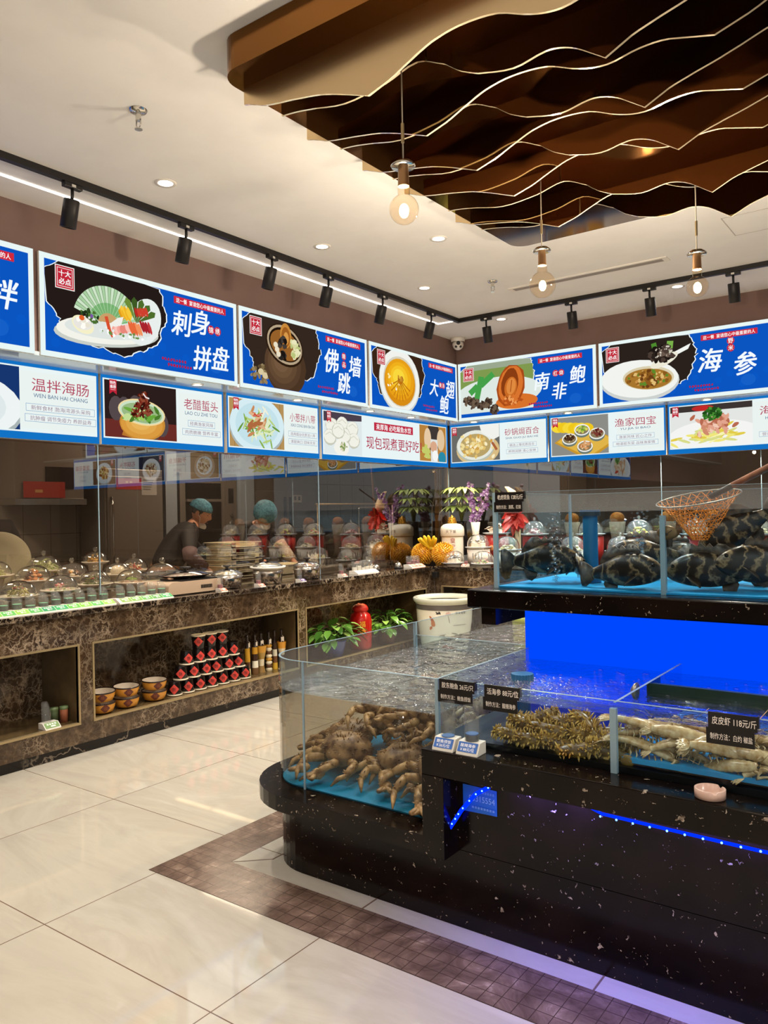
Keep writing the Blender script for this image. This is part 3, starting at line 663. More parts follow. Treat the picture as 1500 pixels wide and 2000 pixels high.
SLOGAN = '这一餐  宴请您心中最重要的人'
def seal(a, x, z, s):
    a.rect(x-.5*s, x+.5*s, z-.55*s, z+.55*s, 'f6f2ee'); a.rect(x-.46*s, x+.46*s, z-.51*s, z+.51*s, 'c2283a'); a.rect(x-.4*s, x+.4*s, z-.44*s, z+.44*s, 'efe6e2'); a.rect(x-.37*s, x+.37*s, z-.41*s, z+.41*s, 'c2283a')
    a.text('十大', x, z+.19*s, h=.3*s, bold=.02); a.text('必点', x, z-.19*s, h=.3*s, bold=.02)
def upper_sign(org, rz, wd, label, dish, glyphs, small, dcol='241b18', ds=.30, dx=.31, smallpos=None, vert=False, blue='0a55c0'):
    h = 0.625
    t = thing('menu_lightbox', label, 'menu sign', org, rz, 'blue menu lightboxes of the upper row')
    obj('light_box', MB().box(0.002, wd-0.002, 0.001, 0.02, 0, h), WHITEP, t)
    a = Art(0.0); a.rect(0.002, wd-0.002, 0.0, h, 'e9f7f5'); a.rect(0.034, wd-0.034, 0.034, h-0.034, blue)
    for k in range(int(wd/0.1)):
        a.ell(0.1+k*0.1 if k < wd/.1-1.5 else wd-.1, 0.09+0.05*(k % 3), 0.03, 0.03, '0a58c6', 12)
    a.ell(wd*.86, .12, .06, .05, '1560c8')
    obj('panel', a, PRINT, t)
    a = Art(-0.004, .00008); a.clip = (0.034, wd-0.034, 0.034, h-0.034)
    if dish:
        torn(a, 0.034, wd*.585, 0.085 if wd > 1.3 else .08, h-0.034, dcol); dish(a, wd*dx, h*.5, h*ds/.30*(.66 if wd > 1.3 else .6))
        obj('dish_picture', a, PRINT, t)
        a = Art(-0.030, .0001); a.y = -0.031; seal(a, 0.15, h-.135, .13); obj('seal_stamp', a, PRINT, t)
    a = Art(-0.0265, .0002); bw = wd*.3; bx = wd*.765
    a.poly([(bx-bw/2, .508), (bx+bw/2, .508), (bx+bw/2, .558), (bx-bw/2, .558)], 'd02a3c')
    a.text(SLOGAN, bx, .533, w=bw*.92, h=.034, bold=.012); obj('slogan_banner', a, PRINT, t)
    a = Art(-0.027, .0002)
    for (ch, gx, gz, gs) in glyphs: a.text(ch, wd*gx, h*gz, h=h*gs*.92, w=h*gs*.84, bold=.017, col='f4fbff', shear=.16, rot=R.uniform(-.05, .05))
    obj('title_lettering', a, PRINT, t)
    if small:
        a = Art(-0.028, .0002)
        for ch, gx, gz in small:
            a.ell(wd*gx, h*gz, .032, .034, 'c8283a', 16); a.text(ch, wd*gx, h*gz, h=.045, w=.042, bold=.01)
        obj('red_badge', a, PRINT, t)
    if dish:
        a = Art(-0.026, .0002)
        for r in range(2):
            for k in range(9):
                a.blob(wd*(.55+.03*r)+k*.024, .105-.036*r, .009, .011, 'b01e4a', 7, .3)
        obj('caption_lettering', a, PRINT, t)
    return t
XL, YB, ZU = -4.42, 7.46, 2.44
H90 = PI/2
upper_sign((XL, 0.98, ZU), H90, 1.585, 'blue lightbox cut off by the left edge of the photo, one large white character', None, [('拌', .875, .5, .3)], None)
upper_sign((XL, 2.598, ZU), H90, 1.598, 'blue lightbox picturing a sashimi boat with a green paper fan', d_sashimi, [('刺', .655, .6, .3), ('身', .765, .66, .3), ('拼', .77, .25, .3), ('盘', .88, .29, .3)], [('锦', .823, .6), ('绣', .862, .6)])
upper_sign((XL, 4.217, ZU), H90, 1.617, 'blue lightbox picturing a brown clay jar of soup', d_pot, [('佛', .66, .56, .36), ('跳', .765, .28, .32), ('墙', .865, .55, .32)], [('精', .765, .66), ('品', .765, .54)], '33271f', ds=.37)
upper_sign((XL, 5.865, ZU), H90, 1.596, 'blue lightbox picturing a bowl of golden soup, beside the corner', d_gold, [('大', .68, .5, .3), ('鲍', .8, .24, .32), ('翅', .88, .52, .32)], [('黄', .755, .56), ('汤', .79, .56)], '3a2618', ds=.41)
upper_sign((-4.407, YB, ZU), 0, 1.568, 'blue lightbox picturing a braised abalone beside dark mushrooms', d_abalone, [('南', .64, .52, .3), ('非', .76, .33, .28), ('鲍', .885, .56, .3)], [('红', .735, .62), ('烧', .775, .62)], '9aa890', ds=.35)
upper_sign((-2.814, YB, ZU), 0, 1.568, 'blue lightbox picturing a white bowl of sea cucumber porridge', d_seacuc, [('海', .665, .52, .36), ('参', .85, .42, .34)], [('野', .775, .76), ('米', .775, .66)], '2a211c', ds=.35)
for k in range(2):
    upper_sign((-1.22+1.594*k, YB, ZU), 0, 1.568, ['blue lightbox picturing a plate, first beyond the right edge of the photo', 'blue lightbox picturing a plate, farthest right on the back wall'][k], d_any(3+k), [('海', .66, .5, .3), ('鲜', .8, .4, .3)], None)

BLUE = '1272c4'
def ribbon(a, x, z, s):
    a.poly([(x, z), (x+s, z), (x+s, z-1.75*s), (x+.5*s, z-1.4*s), (x, z-1.75*s)], 'c02438'); a.text('特色', x+.5*s, z-.36*s, w=.8*s, h=.4*s, bold=.02); a.text('推荐', x+.5*s, z-.84*s, w=.8*s, h=.4*s, bold=.02); a.rect(x+.15*s, x+.85*s, z-1.22*s, z-1.17*s, 'f0d0d0')
def lower_sign(org, rz, wd, label, dish, title, pin, lines, pf=.52, left=False, ds=.2):
    h = 0.478
    t = thing('menu_lightbox', label, 'menu sign', org, rz, 'white menu lightboxes of the lower row')
    obj('light_box', MB().box(0.001, wd-0.001, 0.001, 0.045, 0, h), WHITEP, t)
    a = Art(0.0); a.rect(0.001, wd-0.001, 0, h, BLUE); a.rect(0.016, wd-0.016, 0.046, h-0.022, 'e9f5f5'); a.rect(wd*.6, wd-.03, .07, h-.05, 'eaf3ef')
    obj('panel', a, PRINT, t)
    z0, z1 = 0.056, h-0.032
    a = Art(-0.003, .00008)
    px0, px1 = (0.026, wd*pf) if not left else (0.026, wd*pf)
    a.clip = (px0, px1, z0, z1); dish(a, (px0+px1)/2, (z0+z1)/2, ds*1.22); obj('dish_picture', a, PRINT, t)
    a = Art(-0.026, .0002); ribbon(a, .05, z1, .058); obj('ribbon_badge', a, PRINT, t)
    cx = (px1+wd-.016)/2; tw = wd-.016-px1
    a = Art(-0.02, .0002); a.text(title, cx, .345, w=tw*.74, h=.082 if len(title) < 5 else .075, col='b23a58', bold=.0)
    obj('title_lettering', a, PRINT, t)
    a = Art(-0.02, .0002)
    if pin: a.text(pin, cx, .277, w=tw*(.55 if len(pin) < 14 else .7), h=.026, col='3f6a92')
    obj('pinyin_lettering', a, PRINT, t)
    a = Art(-0.02, .0002)
    for i, ln in enumerate(lines):
        bw = min(tw*.92, .036*len(ln)+.05); bz = .2-.066*i
        a.rect(cx-bw/2, cx+bw/2, bz-.024, bz+.024, '6a9ac4'); a.rect(cx-bw/2+.0025, cx+bw/2-.0025, bz-.0215, bz+.0215, 'ebf4f2'); a.text(ln, cx, bz, w=bw*.86, h=.03, col='94788e')
    obj('caption_box', a, PRINT, t)
    return t
XD, YD, ZD = -4.69, 7.705, 1.958
lower_sign((XD, 1.62, ZD), H90, 1.55, 'white lightbox of warm sea worm salad with purple flowers, cut off by the left edge', d_worm, '温拌海肠', 'WEN BAN HAI CHANG', ['新鲜食材 渤海湾源头采购', '抗肿瘤 调节免疫力 养颜益寿'], .64, ds=.37)
lower_sign((XD, 3.187, ZD), H90, 1.105, 'white lightbox picturing jellyfish heads in a yellow bowl', d_jelly, '老醋蜇头', 'LAO CU ZHE TOU', ['经典渔家风味', '肉质脆嫩 营养丰富'], .575, ds=.235)
lower_sign((XD, 4.324, ZD), H90, 1.12, 'white lightbox picturing octopus with scallions on a blue plate', d_octo, '小葱拌八带', 'XIAO CONG BAN BA DAI', ['选用烟台优质活八带', '清甜爽口 回味无穷'], .585, ds=.27)
t = thing('menu_lightbox', 'white lightbox picturing dumplings with a red slogan, ending at the corner', 'menu sign', (XD, 5.477, ZD), H90, 'white menu lightboxes of the lower row')
wd = 2.205
obj('light_box', MB().box(0.001, wd-.001, 0.001, .045, 0, .478), WHITEP, t)
a = Art(0.0); a.rect(0.001, wd-.001, 0, .478, BLUE); a.rect(.016, wd-.03, .046, .456, 'e9f5f5'); obj('panel', a, PRINT, t)
a = Art(-.003, .00008); a.clip = (.03, .6, .056, .446); d_dump(a, .3, .24, .31); obj('dish_picture', a, PRINT, t)
a = Art(-.003, .00008); a.clip = (1.62, wd-.045, .056, .446); a.rect(1.6, 2.2, .05, .45, 'b8823c'); a.ell(1.9, .34, .12, .2, '3f3834'); a.ell(1.78, .3, .07, .12, 'e6c9a4'); a.ell(2.05, .3, .08, .12, 'e2c49c'); a.rect(1.84, 1.98, .05, .3, 'dfe4e2'); a.ell(1.9, .22, .07, .06, 'd9a888'); a.ell(1.93, .12, .06, .06, 'f4f6f4'); a.scatter(1.74, .15, .06, .06, 10, ['e9e2b0', 'c4cc6a'], .03); a.ell(2.07, .1, .08, .07, '2a8aa8')
obj('kitchen_picture', a, PRINT, t)
a = Art(-.026, .0002); ribbon(a, .05, .446, .06); obj('ribbon_badge', a, PRINT, t)
a = Art(-.012, .0002); a.rect(.79, 1.48, .318, .40, 'c02c44'); a.text('来厚海 必吃鲅鱼水饺', 1.135, .359, w=.62, h=.06, bold=.012); obj('slogan_banner', a, PRINT, t)
a = Art(-.012, .0002); a.text('现包现煮更好吃！', 1.15, .195, w=.98, h=.125, col='b23250', bold=.005); obj('title_lettering', a, PRINT, t)
lower_sign((-4.675, YD, ZD), 0, 1.2, 'white lightbox picturing lily bulbs in a clay pot, starting at the corner', d_clay, '砂锅焗百合', 'SHA GUO JU BAI HE', ['精选上等优质百合', '养阴润肺 清心安神'], .53, ds=.235)
lower_sign((-3.455, YD, ZD), 0, 1.2, 'white lightbox picturing four small bowls on a wooden tray', d_four, '渔家四宝', 'YU JIA SI BAO', ['渔家风味 匠心之作', '地道胶东菜 品味渔家情'], .53, ds=.25)
lower_sign((-2.235, YD, ZD), 0, 1.25, 'white lightbox picturing jellyfish claws with green herbs, cut off by the right edge', d_claw, '海蜇爪', 'HAI ZHE ZHUA', ['厚海特色', '营养丰富 口感爽脆'], .6, ds=.27)
for k, (ti, pi) in enumerate((('干煸鱿鱼', 'GAN BIAN YOU YU'), ('石锅芋头', 'SHI GUO YU TOU'), ('菠菜豆腐', 'BO CAI DOU FU'))):
    lower_sign((-0.965+1.22*k, YD, ZD), 0, 1.2, 'white lightbox on the back wall, %s beyond the right edge of the photo' % ['first', 'second', 'third'][k], d_any(10+k), ti, pi, ['海鲜风味', '新鲜食材'], .53)

# ---------------------------------------------------------------- ceiling fittings
def downlight(x, y, z, label, r=0.045):
    t = thing('ceiling_downlight', label, 'downlight', (x, y, z), 0, 'recessed ceiling downlights')
    obj('trim_ring', MB().lathe([(r*.72, -.004), (r, -.006), (r*1.05, -.001)], 28), WHITEP, t)
    obj('lamp_face', MB().lathe([(0.001, -.002), (r*.74, -.003)], 28), E('lamp_face', 'fff2dc', 6.0), t)
    return t
dl = ['nearest the left edge, below the sprinkler', 'second along the left track', 'third along the left track near the corner', 'beside the corner spotlights', 'between the two right pendants', 'on the back row beyond the right edge', 'above the left counter before the picture edge', 'by the entrance end of the left counter']
for q, d in zip(DOWN, dl): downlight(q[0], q[1], CEIL, 'round white recessed downlight '+d, .058)
for i, q in enumerate(EXTRA): downlight(q[0], q[1], CEIL, 'round white recessed downlight over the dining side, number %s of that grid' % ['one', 'two', 'three', 'four', 'five', 'six', 'seven', 'eight', 'nine', 'ten', 'eleven'][i], .058)
for i, y in enumerate((3.92, 5.02, 6.05, 6.75)):
    downlight(-4.56, y, 2.436, 'small soffit downlight under the left lightboxes, %s from the left' % ['first', 'second', 'third', 'fourth'][i], .045)
for i, x in enumerate((-4.3, -3.2, -1.85)):
    downlight(x, 7.6, 2.436, 'small soffit downlight under the back lightboxes, %s from the corner' % ['first', 'second', 'third'][i], .045)
mb = MB(); zt = CEIL-.035
obj_t = thing('track_rail', 'black ceiling track rail running along the left wall', 'track rail', (-3.905, 3.3, CEIL-.018))
obj('rail', MB().box(-.018, .018, -4.5, 3.36, -.018, .018), BLACKM, obj_t)
obj_t = thing('track_rail', 'black ceiling track rail running along the back wall', 'track rail', (-1.0, 6.64, CEIL-.018))
obj('rail', MB().box(-2.92, 4.0, -.018, .018, -.018, .018), BLACKM, obj_t)
def tracklight():
    t = thing('track_spotlight', 'x', 'spotlight', (0, 0, 0), 0, 'black track spotlights')
    obj('adapter', MB().box(-.055, .055, -.017, .017, -.062, -.036), BLACK, t, bevel=.003)
    obj('indicator', MB().box(-.012, .012, -.0185, -.0165, -.057, -.043), E('indicator', 'd8c4a8', .7), t)
    obj('stem', MB().tube([(0, 0, -.06), (0, 0, -.1), (0, .006, -.125)], .009), BLACK, t)
    mb = MB(); mb.M = Matrix.Translation((0, .006, -.12)) @ Matrix.Rotation(.28, 4, 'X')
    mb.lathe([(.001, .0), (.040, 0), (.043, -.006), (.043, -.15), (.038, -.152), (.036, -.14), (.001, -.138)], 24); obj('lamp_head', mb, BLACKM, t)
    return t
proto = None
tl = [(-3.905, 2.50, 'l'), (-3.905, 3.29, 'l'), (-3.905, 4.06, 'l'), (-3.905, 4.68, 'l'), (-3.905, 5.39, 'l'), (-3.905, 6.15, 'l'), (-3.6, 6.64, 'b'), (-2.745, 6.64, 'b'), (-2.055, 6.64, 'b'), (-1.40, 6.64, 'b'), (-3.905, 1.2, 'l'), (-.6, 6.64, 'b')]
ordn = ['first', 'second', 'third', 'fourth', 'fifth', 'sixth', 'first', 'second', 'third', 'fourth']
for i, (x, y, k) in enumerate(tl):
    lab = ('black cylinder spotlight, %s from the left on the left track' if k == 'l' else 'black cylinder spotlight, %s from the corner on the back track') % (ordn[i] if i < 10 else 'x')
    if i == 10: lab = 'black cylinder spotlight on the left track outside the picture'
    if i == 11: lab = 'black cylinder spotlight on the back track outside the picture'
    if proto is None: proto = tracklight(); o = proto
    else: o = dup(proto)
    o.location = (x, y, CEIL); o.rotation_euler = (0, 0, (H90 if k == 'l' else 0)+R.uniform(-.15, .15)); o['label'] = lab
led = MB(); led.box(-4.165, -4.15, -3.9, 6.68, CEIL-.006, CEIL-.001); led.box(-4.15, -3.97, 6.665, 6.68, CEIL-.006, CEIL-.001)
tag(obj('light_strip', led, E('white_strip', 'fff8ee', 7.0)), 'thin glowing white light strip let into the ceiling along the left wall', 'light strip')
def sprinkler(x, y, label):
    t = thing('fire_sprinkler', label, 'sprinkler', (x, y, CEIL), 0, 'fire sprinklers')
    obj('escutcheon', MB().lathe([(.001, -.012), (.036, -.010), (.042, -.001)], 22), CHROME, t)
    obj('stem', MB().cyl((0, 0, 0), .013, -.05, -.008), CHROME, t)
    obj('frame_arm', MB().tube([(-.014, 0, -.045), (-.016, 0, -.07), (0, 0, -.085), (.016, 0, -.07), (.014, 0, -.045)], .0035), CHROME, t)
    obj('deflector', MB().cyl((0, 0, 0), .018, -.09, -.087), CHROME, t)
sprinkler(-3.019, 2.277, 'chrome fire sprinkler on the ceiling at upper left'); sprinkler(-3.041, 5.732, 'chrome fire sprinkler beside the ceiling vent')
t = thing('ceiling_vent', 'long pale slot vent in the ceiling between the pendants and back track', 'vent', (-2.39, 6.06, CEIL))
mb = MB(); mb.box(-.66, .66, -.055, .055, -.008, 0); obj('frame', mb, WHITEP, t); obj('slot', MB().box(-.62, .62, -.03, .03, -.0095, -.007), P('vent_grey', '8d8379', .6), t)
mb = MB(); x0, x1, y0, y1 = -1.22, -.62, 5.46, 5.87
for b in ((x0, x1, y0, y0+.006), (x0, x1, y1-.006, y1), (x0, x0+.006, y0, y1), (x1-.006, x1, y0, y1)): mb.box(*b, CEIL-.0015, CEIL)
struct(obj('trim_6', mb, P('hatch_line', 'b5aca2', .8)))
t = thing('security_camera', 'white dome security camera in the ceiling corner above the signs', 'camera', (-4.34, 7.36, CEIL-.02), math.radians(35))
obj('base', MB().lathe([(.001, .0), (.075, .0), (.078, -.02), (.07, -.045)], 26), WHITEP, t, (0, 0, 0.02))
obj('eyeball', MB().ball((0, 0, -.05), .062), WHITEP, t)
for (dx, dz, r) in ((0, -.045, .022), (-.024, -.082, .013), (.024, -.082, .013)):
    mb = MB(); mb.M = Matrix.Translation((dx, -.055 if r > .02 else -.046, dz)) @ Matrix.Rotation(H90, 4, 'X'); mb.cyl((0, 0, 0), r, -.004, .006); obj('lens', mb, BLACK, t)

# ---- hanging wave sculpture: bronze mirror sheets with scalloped lower edges under a bronze plate
wt = thing('wave_ceiling_sculpture', 'bronze mirrored ceiling sculpture of layered wave shaped hanging sheets', 'ceiling sculpture', (-.6, 3.2, CEIL))
def rrect(x0, x1, y0, y1, r, n=8):
    pts = []
    for (cx, cy_, a0) in ((x1-r, y1-r, 0), (x0+r, y1-r, H90), (x0+r, y0+r, PI), (x1-r, y0+r, 3*H90)):
        for k in range(n+1):
            a = a0+H90*k/n; pts.append((cx+r*math.cos(a), cy_+r*math.sin(a)))
    return pts
obj('backing_plate', MB().prism(rrect(-1.74, 1.75, -1.06, 1.55, .1), -.14, -.002), BRONZE, wt)
KA = [(-2.32, 3.125), (-2.2, 3.085), (-2.05, 3.06), (-1.92, 3.035), (-1.81, 3.0), (-1.69, 2.955), (-1.6, 2.98), (-1.51, 3.017), (-1.42, 3.05), (-1.31, 3.064), (-1.17, 3.05), (-1.05, 3.0), (-.95, 2.98), (-.84, 2.995), (-.74, 2.99), (-.6, 2.95), (-.5, 2.98), (-.38, 3.03), (-.25, 3.06), (-.1, 3.05), (.05, 3.0), (.2, 2.985), (.35, 2.99), (.5, 2.95), (.62, 2.99), (.8, 3.05), (1.0, 3.04), (1.12, 3.0)]
KB = [(-2.29, 3.145), (-2.15, 3.127), (-1.95, 3.088), (-1.75, 3.1), (-1.6, 3.13), (-1.48, 3.08), (-1.42, 3.035), (-1.347, 3.0), (-1.207, 2.97), (-1.088, 2.985), (-1.024, 2.974), (-.963, 2.944), (-.885, 2.89), (-.8, 2.93), (-.71, 2.956), (-.6, 2.985), (-.45, 3.03), (-.3, 3.04), (-.2, 2.99), (-.05, 2.955), (.1, 2.97), (.22, 2.96), (.33, 2.9), (.45, 2.95), (.6, 3.0), (.8, 3.03), (.95, 2.99), (1.1, 2.98)]
def smooth_profile(K):
    out = []
    for i in range(len(K)-1):
        p0 = K[max(i-1, 0)]; p1 = K[i]; p2 = K[i+1]; p3 = K[min(i+2, len(K)-1)]
        for q in range(4):
            u = q/4
            z = .5*(2*p1[1]+(-p0[1]+p2[1])*u+(2*p0[1]-5*p1[1]+4*p2[1]-p3[1])*u*u+(-p0[1]+3*p1[1]-3*p2[1]+p3[1])*u**3)
            if p1[1] < min(p0[1], p2[1])-.02 or p2[1] < min(p1[1], p3[1])-.02: z = p1[1]+(p2[1]-p1[1])*u
            out.append((p1[0]+(p2[0]-p1[0])*u, z))
    out.append(K[-1]); return out
for i, y in enumerate((2.272, 2.46, 2.655, 2.85, 3.06, 3.27, 3.42, 3.81, 3.94, 4.19)):
    pr = smooth_profile(KA if i % 2 == 0 else KB)
    top = 3.192; mb = MB(); m2 = MB(); th = .0048
    vs = []
    for (x, z) in pr: vs += [(x+.6, y-3.2-th, z-CEIL), (x+.6, y-3.2-th, top-CEIL), (x+.6, y-3.2+th, z-CEIL), (x+.6, y-3.2+th, top-CEIL)]
    fs = []; es = []; bk = []
    for k in range(len(pr)-1):
        b = 4*k; fs += [(b, b+4, b+5, b+1)]; bk += [(b+2, b+3, b+7, b+6)]; es += [(b, b+2, b+6, b+4)]
    fs += [(0, 1, 3, 2)]; b = 4*(len(pr)-1); fs += [(b, b+2, b+3, b+1)]
    mb.add(vs, fs); mb.add(vs, bk, 1); sheet = obj('hanging_sheet', mb, [MIRROR if i else FASCIA, BRONZEB], wt)
    m2.add(vs, es); obj('cut_edge', m2, EDGEM, sheet)
# ---- pendants
def pendant(x, y, zb, top, label, r, glow=110):
    t = thing('pendant_lamp', label, 'pendant lamp', (x, y, zb), 0, 'round bulb pendants')
    obj('cord', MB().tube([(0, 0, r+.12), (0, 0, top-zb)], .0028, 6), P('cord', 'b8a890', .5), t)
    obj('ceiling_ferrule', MB().cyl((0, 0, 0), .006, r+.19, r+.26), BRASS, t)
    obj('saucer', MB().lathe([(.008, r+.115), (.03, r+.12), (.046, r+.106), (.043, r+.100), (.01, r+.104)], 24), CHROME, t)
    obj('socket', MB().cyl((0, 0, 0), .021, r+.03, r+.105, 18, r1=.019), P('copper_socket', 'a07a55', .3, .8), t)
    prof = []
    for k in range(15):
        an = -H90+(H90+1.15)*k/14; prof.append((max(.0005, r*math.cos(an)), r*math.sin(an)))
    prof += [(.022, r+.03), (.02, r+.045)]
    obj('bulb', MB().lathe(prof, 26), BULBG, t)
    obj('filament', MB().ball((0, 0, -.005), (.018, .018, .026)), E('filament', 'ffd090', 60.0), t)
    l = bpy.data.lights.new('bulb_glow', 'POINT'); l.energy = glow; l.color = (1, .93, .83); l.shadow_soft_size = .03
    lo = bpy.data.objects.new('bulb_glow', l); COL.objects.link(lo); lo.location = (x, y, zb-.0)
pendant(-1.613, 2.37, 2.556, 3.19, 'round bulb pendant hanging at the left through the wave sculpture', .054, 55)
for k, (x, y) in enumerate(((1.3, .9), (-1.2, -1.4), (1.4, -1.6), (-3.2, -1.2))):  # unseen pendants added over the dining side to brighten the ceiling
    pendant(x, y, 2.5, CEIL, 'added fill pendant over the dining side outside the picture, ' + ['nearest the island', 'left of the middle', 'right of the middle', 'by the left counter'][k], .055, 11)
pendant(-1.671, 3.68, 2.585, 3.19, 'middle round bulb pendant, below the far edge of the wave sculpture', .066, 135)
pendant(-0.976, 3.88, 2.49, 3.19, 'right hand round bulb pendant, smallest of the three', .05, 135)

# ---------------------------------------------------------------- tank island
def arc(cx, cy_, r, a0, a1, n=10): return [(cx+r*math.cos(a0+(a1-a0)*k/n), cy_+r*math.sin(a0+(a1-a0)*k/n)) for k in range(n+1)]
def outline(x0, x1, y0, y1, r0, r1):
    """rounded at the two left corners, clockwise from the front right"""
    return [(x1, y0)] + arc(x0+r0, y0+r0, r0, -H90, -PI) + arc(x0+r1, y1-r1, r1, PI, H90) + [(x1, y1)]
isl = thing('tank_island', 'black shell flecked granite island that carries the fish tanks', 'island', (-1.5, 2.36, 0))
def iprism(mb, pts, z0, z1, sm=True):
    pts = [(p[0]+1.5, p[1]-2.36) for p in pts][::-1]
    return mb.prism(pts, z0, z1, 0, False)
obj('plinth', iprism(MB(), outline(-2.41, 1.6, 2.36, 4.9, .24, .45), 0, .272), PEARL, isl)
obj('lower_ledge', iprism(MB(), outline(-2.515, -1.45, 2.272, 5.0, .34, .5), .268, .33), PEARL, isl, bevel=.006)
mb = MB(); mb.box(.06, 3.1, 0, .05, .27, .545); mb.box(.0, 3.1, .30, 2.54, .27, .60); mb.box(-.02, .02, .03, 2.54, .33, .6); obj('front_panel', mb, PEARL, isl)
obj('upper_ledge', MB().box(-.02, 3.1, -.09, .78, .545, .632), PEARL, isl, bevel=.004)
obj('ledge_leg', MB().box(-.02, .068, -.09, .04, .262, .546), PEARL, isl, bevel=.003)
obj('hood_ledge', MB().box(-.25, 3.1, .64, 1.78, 1.03, 1.11), PEARL, isl, bevel=.006)
obj('hood_bracket', MB().box(-.2, -.13, .68, 1.7, .955, 1.03), PEARL, isl)
obj('hood_support', MB().box(.03, 3.1, .80, 1.6, .6, 1.03), P('blue_support', '12349a', .4), isl)
BLUEP = E('blue_backlight', '0048ff', 1.0)
mb = MB(); mb.box(0, 3.1, .76, .775, .635, 1.03); mb.box(-.03, -.002, .76, .9, .635, 1.03)
tag(obj('backlit_panel', mb, BLUEP, loc=(-1.5, 2.36, 0)), 'glowing blue backlit panel between the lower and upper fish tanks', 'light panel')
led = thing('led_strip', 'blue LED strip under the granite ledge, its loose end drooping at the left', 'led strip', (-1.3, 2.34, .52))
def P3(pts): return [(p[0]+1.3, p[1]-2.34, p[2]-.52) for p in pts]
obj('strip_tape', MB().tube(P3([(1.5, 2.33, .514), (.4, 2.33, .514), (-.45, 2.33, .508), (-.9, 2.34, .512), (-.97, 2.348, .53)]), .005, 6), E('blue_led_tape', '0020ff', 2.5), led)
mb = MB(); mb.tube(P3([(-1.29, 2.335, .522), (-1.34, 2.33, .49), (-1.395, 2.325, .425), (-1.42, 2.32, .385), (-1.45, 2.315, .34), (-1.478, 2.31, .295)]), .007, 8)
obj('loose_end', mb, E('blue_led_tape', '0020ff', 2.5), led)
mb = MB()
for k in range(40):
    x = -.9+k*.05; mb.ball(P3([(x, 2.3225, .510)])[0], .0035, 6, 4)
for k in range(12):
    u = k/11*5; pl = [(-1.29, 2.335, .522), (-1.34, 2.33, .49), (-1.395, 2.325, .425), (-1.42, 2.32, .385), (-1.45, 2.315, .34), (-1.478, 2.31, .295)]
    q = min(int(u), 4); c = Vector(pl[q]).lerp(Vector(pl[q+1]), u-q); mb.ball(P3([(c.x, c.y-.007, c.z)])[0], .0032, 6, 4)
d = obj('diode', mb, E('blue_diode', '4a78ff', 9.0), led); d['kind'] = 'stuff'
l = bpy.data.lights.new('led_glow', 'AREA'); l.shape = 'RECTANGLE'; l.size = 2.6; l.size_y = .02; l.energy = 24; l.color = (.14, .12, 1)
lo = bpy.data.objects.new('led_glow', l); COL.objects.link(lo); lo.location = (.1, 2.325, .53); lo.rotation_euler = (.25, 0, 0)
# blue maintenance sticker on the panel
t = thing('contact_sticker', 'small blue sticker with a phone number behind the LED strip', 'sticker', (-1.34, 2.358, .46))
a = Art(0.0); a.poly([(-.066, -.046), (.066, -.042), (.066, .044), (-.066, .046)], '1668b8'); obj('sheet', a, INK, t)
a = Art(-.001); a.text('05315554', .008, .004, w=.1, h=.02, col='8fb8e0'); obj('number', a, INK, t)
a = Art(-.001)
for k in range(6): a.rect(.0+k*.01, .007+k*.01, .024, .033, '5a92cc')
for k in range(8): a.rect(-.03+k*.0115, -.022+k*.0115, -.03, -.022, '6a9ccc')
obj('small_print', a, INK, t)

def glass_wall(mb, path, th, z0, z1, closed=False):
    P2 = [Vector((p[0], p[1])) for p in path]; n = len(P2); off = []
    for i in range(n):
        a = P2[max(i-1, 0)]; b = P2[min(i+1, n-1)]; d = (b-a).normalized(); off.append(Vector((-d.y, d.x))*th)
    vs = []
    for i in range(n):
        o = P2[i]; q = P2[i]-off[i]
        vs += [(o.x, o.y, z0), (o.x, o.y, z1), (q.x, q.y, z0), (q.x, q.y, z1)]
    fs = []
    for i in range(n-1):
        b = 4*i; fs += [(b, b+1, b+5, b+4), (b+2, b+6, b+7, b+3), (b+1, b+3, b+7, b+5), (b, b+4, b+6, b+2)]
    fs += [(0, 2, 3, 1), (4*n-4, 4*n-3, 4*n-1, 4*n-2)]
    return mb.add(vs, fs)
def water(name, poly, z, mat, label):
    mb = MB(); mb.add([(p[0], p[1], z) for p in poly], [tuple(range(len(poly)))]); o = obj(name, mb, mat)
    tag(o, label, 'water', None, 'stuff'); return o
def ccw(p):
    ar = sum(p[i][0]*p[(i+1) % len(p)][1]-p[(i+1) % len(p)][0]*p[i][1] for i in range(len(p)))
    return p if ar > 0 else p[::-1]
# low tank wrapping the left end
lt = thing('glass_tank', 'low round cornered glass tank of king crabs at the left end of the island', 'fish tank', (-1.5, 2.36, .33))
def L2(pts): return [(p[0]+1.5, p[1]-2.36) for p in pts]
lo_path = outline(-2.42, -1.53, 2.388, 4.75, .20, .5)
obj('lower_glass', glass_wall(MB(), L2(lo_path), .008, 0, .39), clear('dark_reflection_glass', 1.45, 'e9e7e2', haze='5a5046', hz=.05), lt)  # tint and brown haze in this glass stand for dark inner reflections
obj('upper_glass', glass_wall(MB(), L2(lo_path), .008, .39, .52), TANKW, lt)
obj('rim_edge', glass_wall(MB(), L2(lo_path), .009, .52, .5215), EDGEG, lt)
mb = MB(); mb.box(-.92, -.03, 1.215, 1.222, 0, .45); obj('divider_glass', mb, TANKG, lt)
mb = MB(); mb.box(-.92, -.03, 1.214, 1.223, .45, .4515); mb.box(-.925, -.909, 1.21, 1.226, 0, .52); mb.box(-.676, -.667, .0265, .031, 0, .52); obj('silicone_seam', mb, EDGEG, lt)
obj('tank_floor', MB().prism(ccw(L2(outline(-2.41, -1.535, 2.397, 4.74, .19, .49))), .001, .006), TANKFLOOR, lt)
obj('inner_wall', MB().box(-.032, -.024, .06, 2.4, 0, .3), P('dark_tank_wall', '39302a', .5), lt)
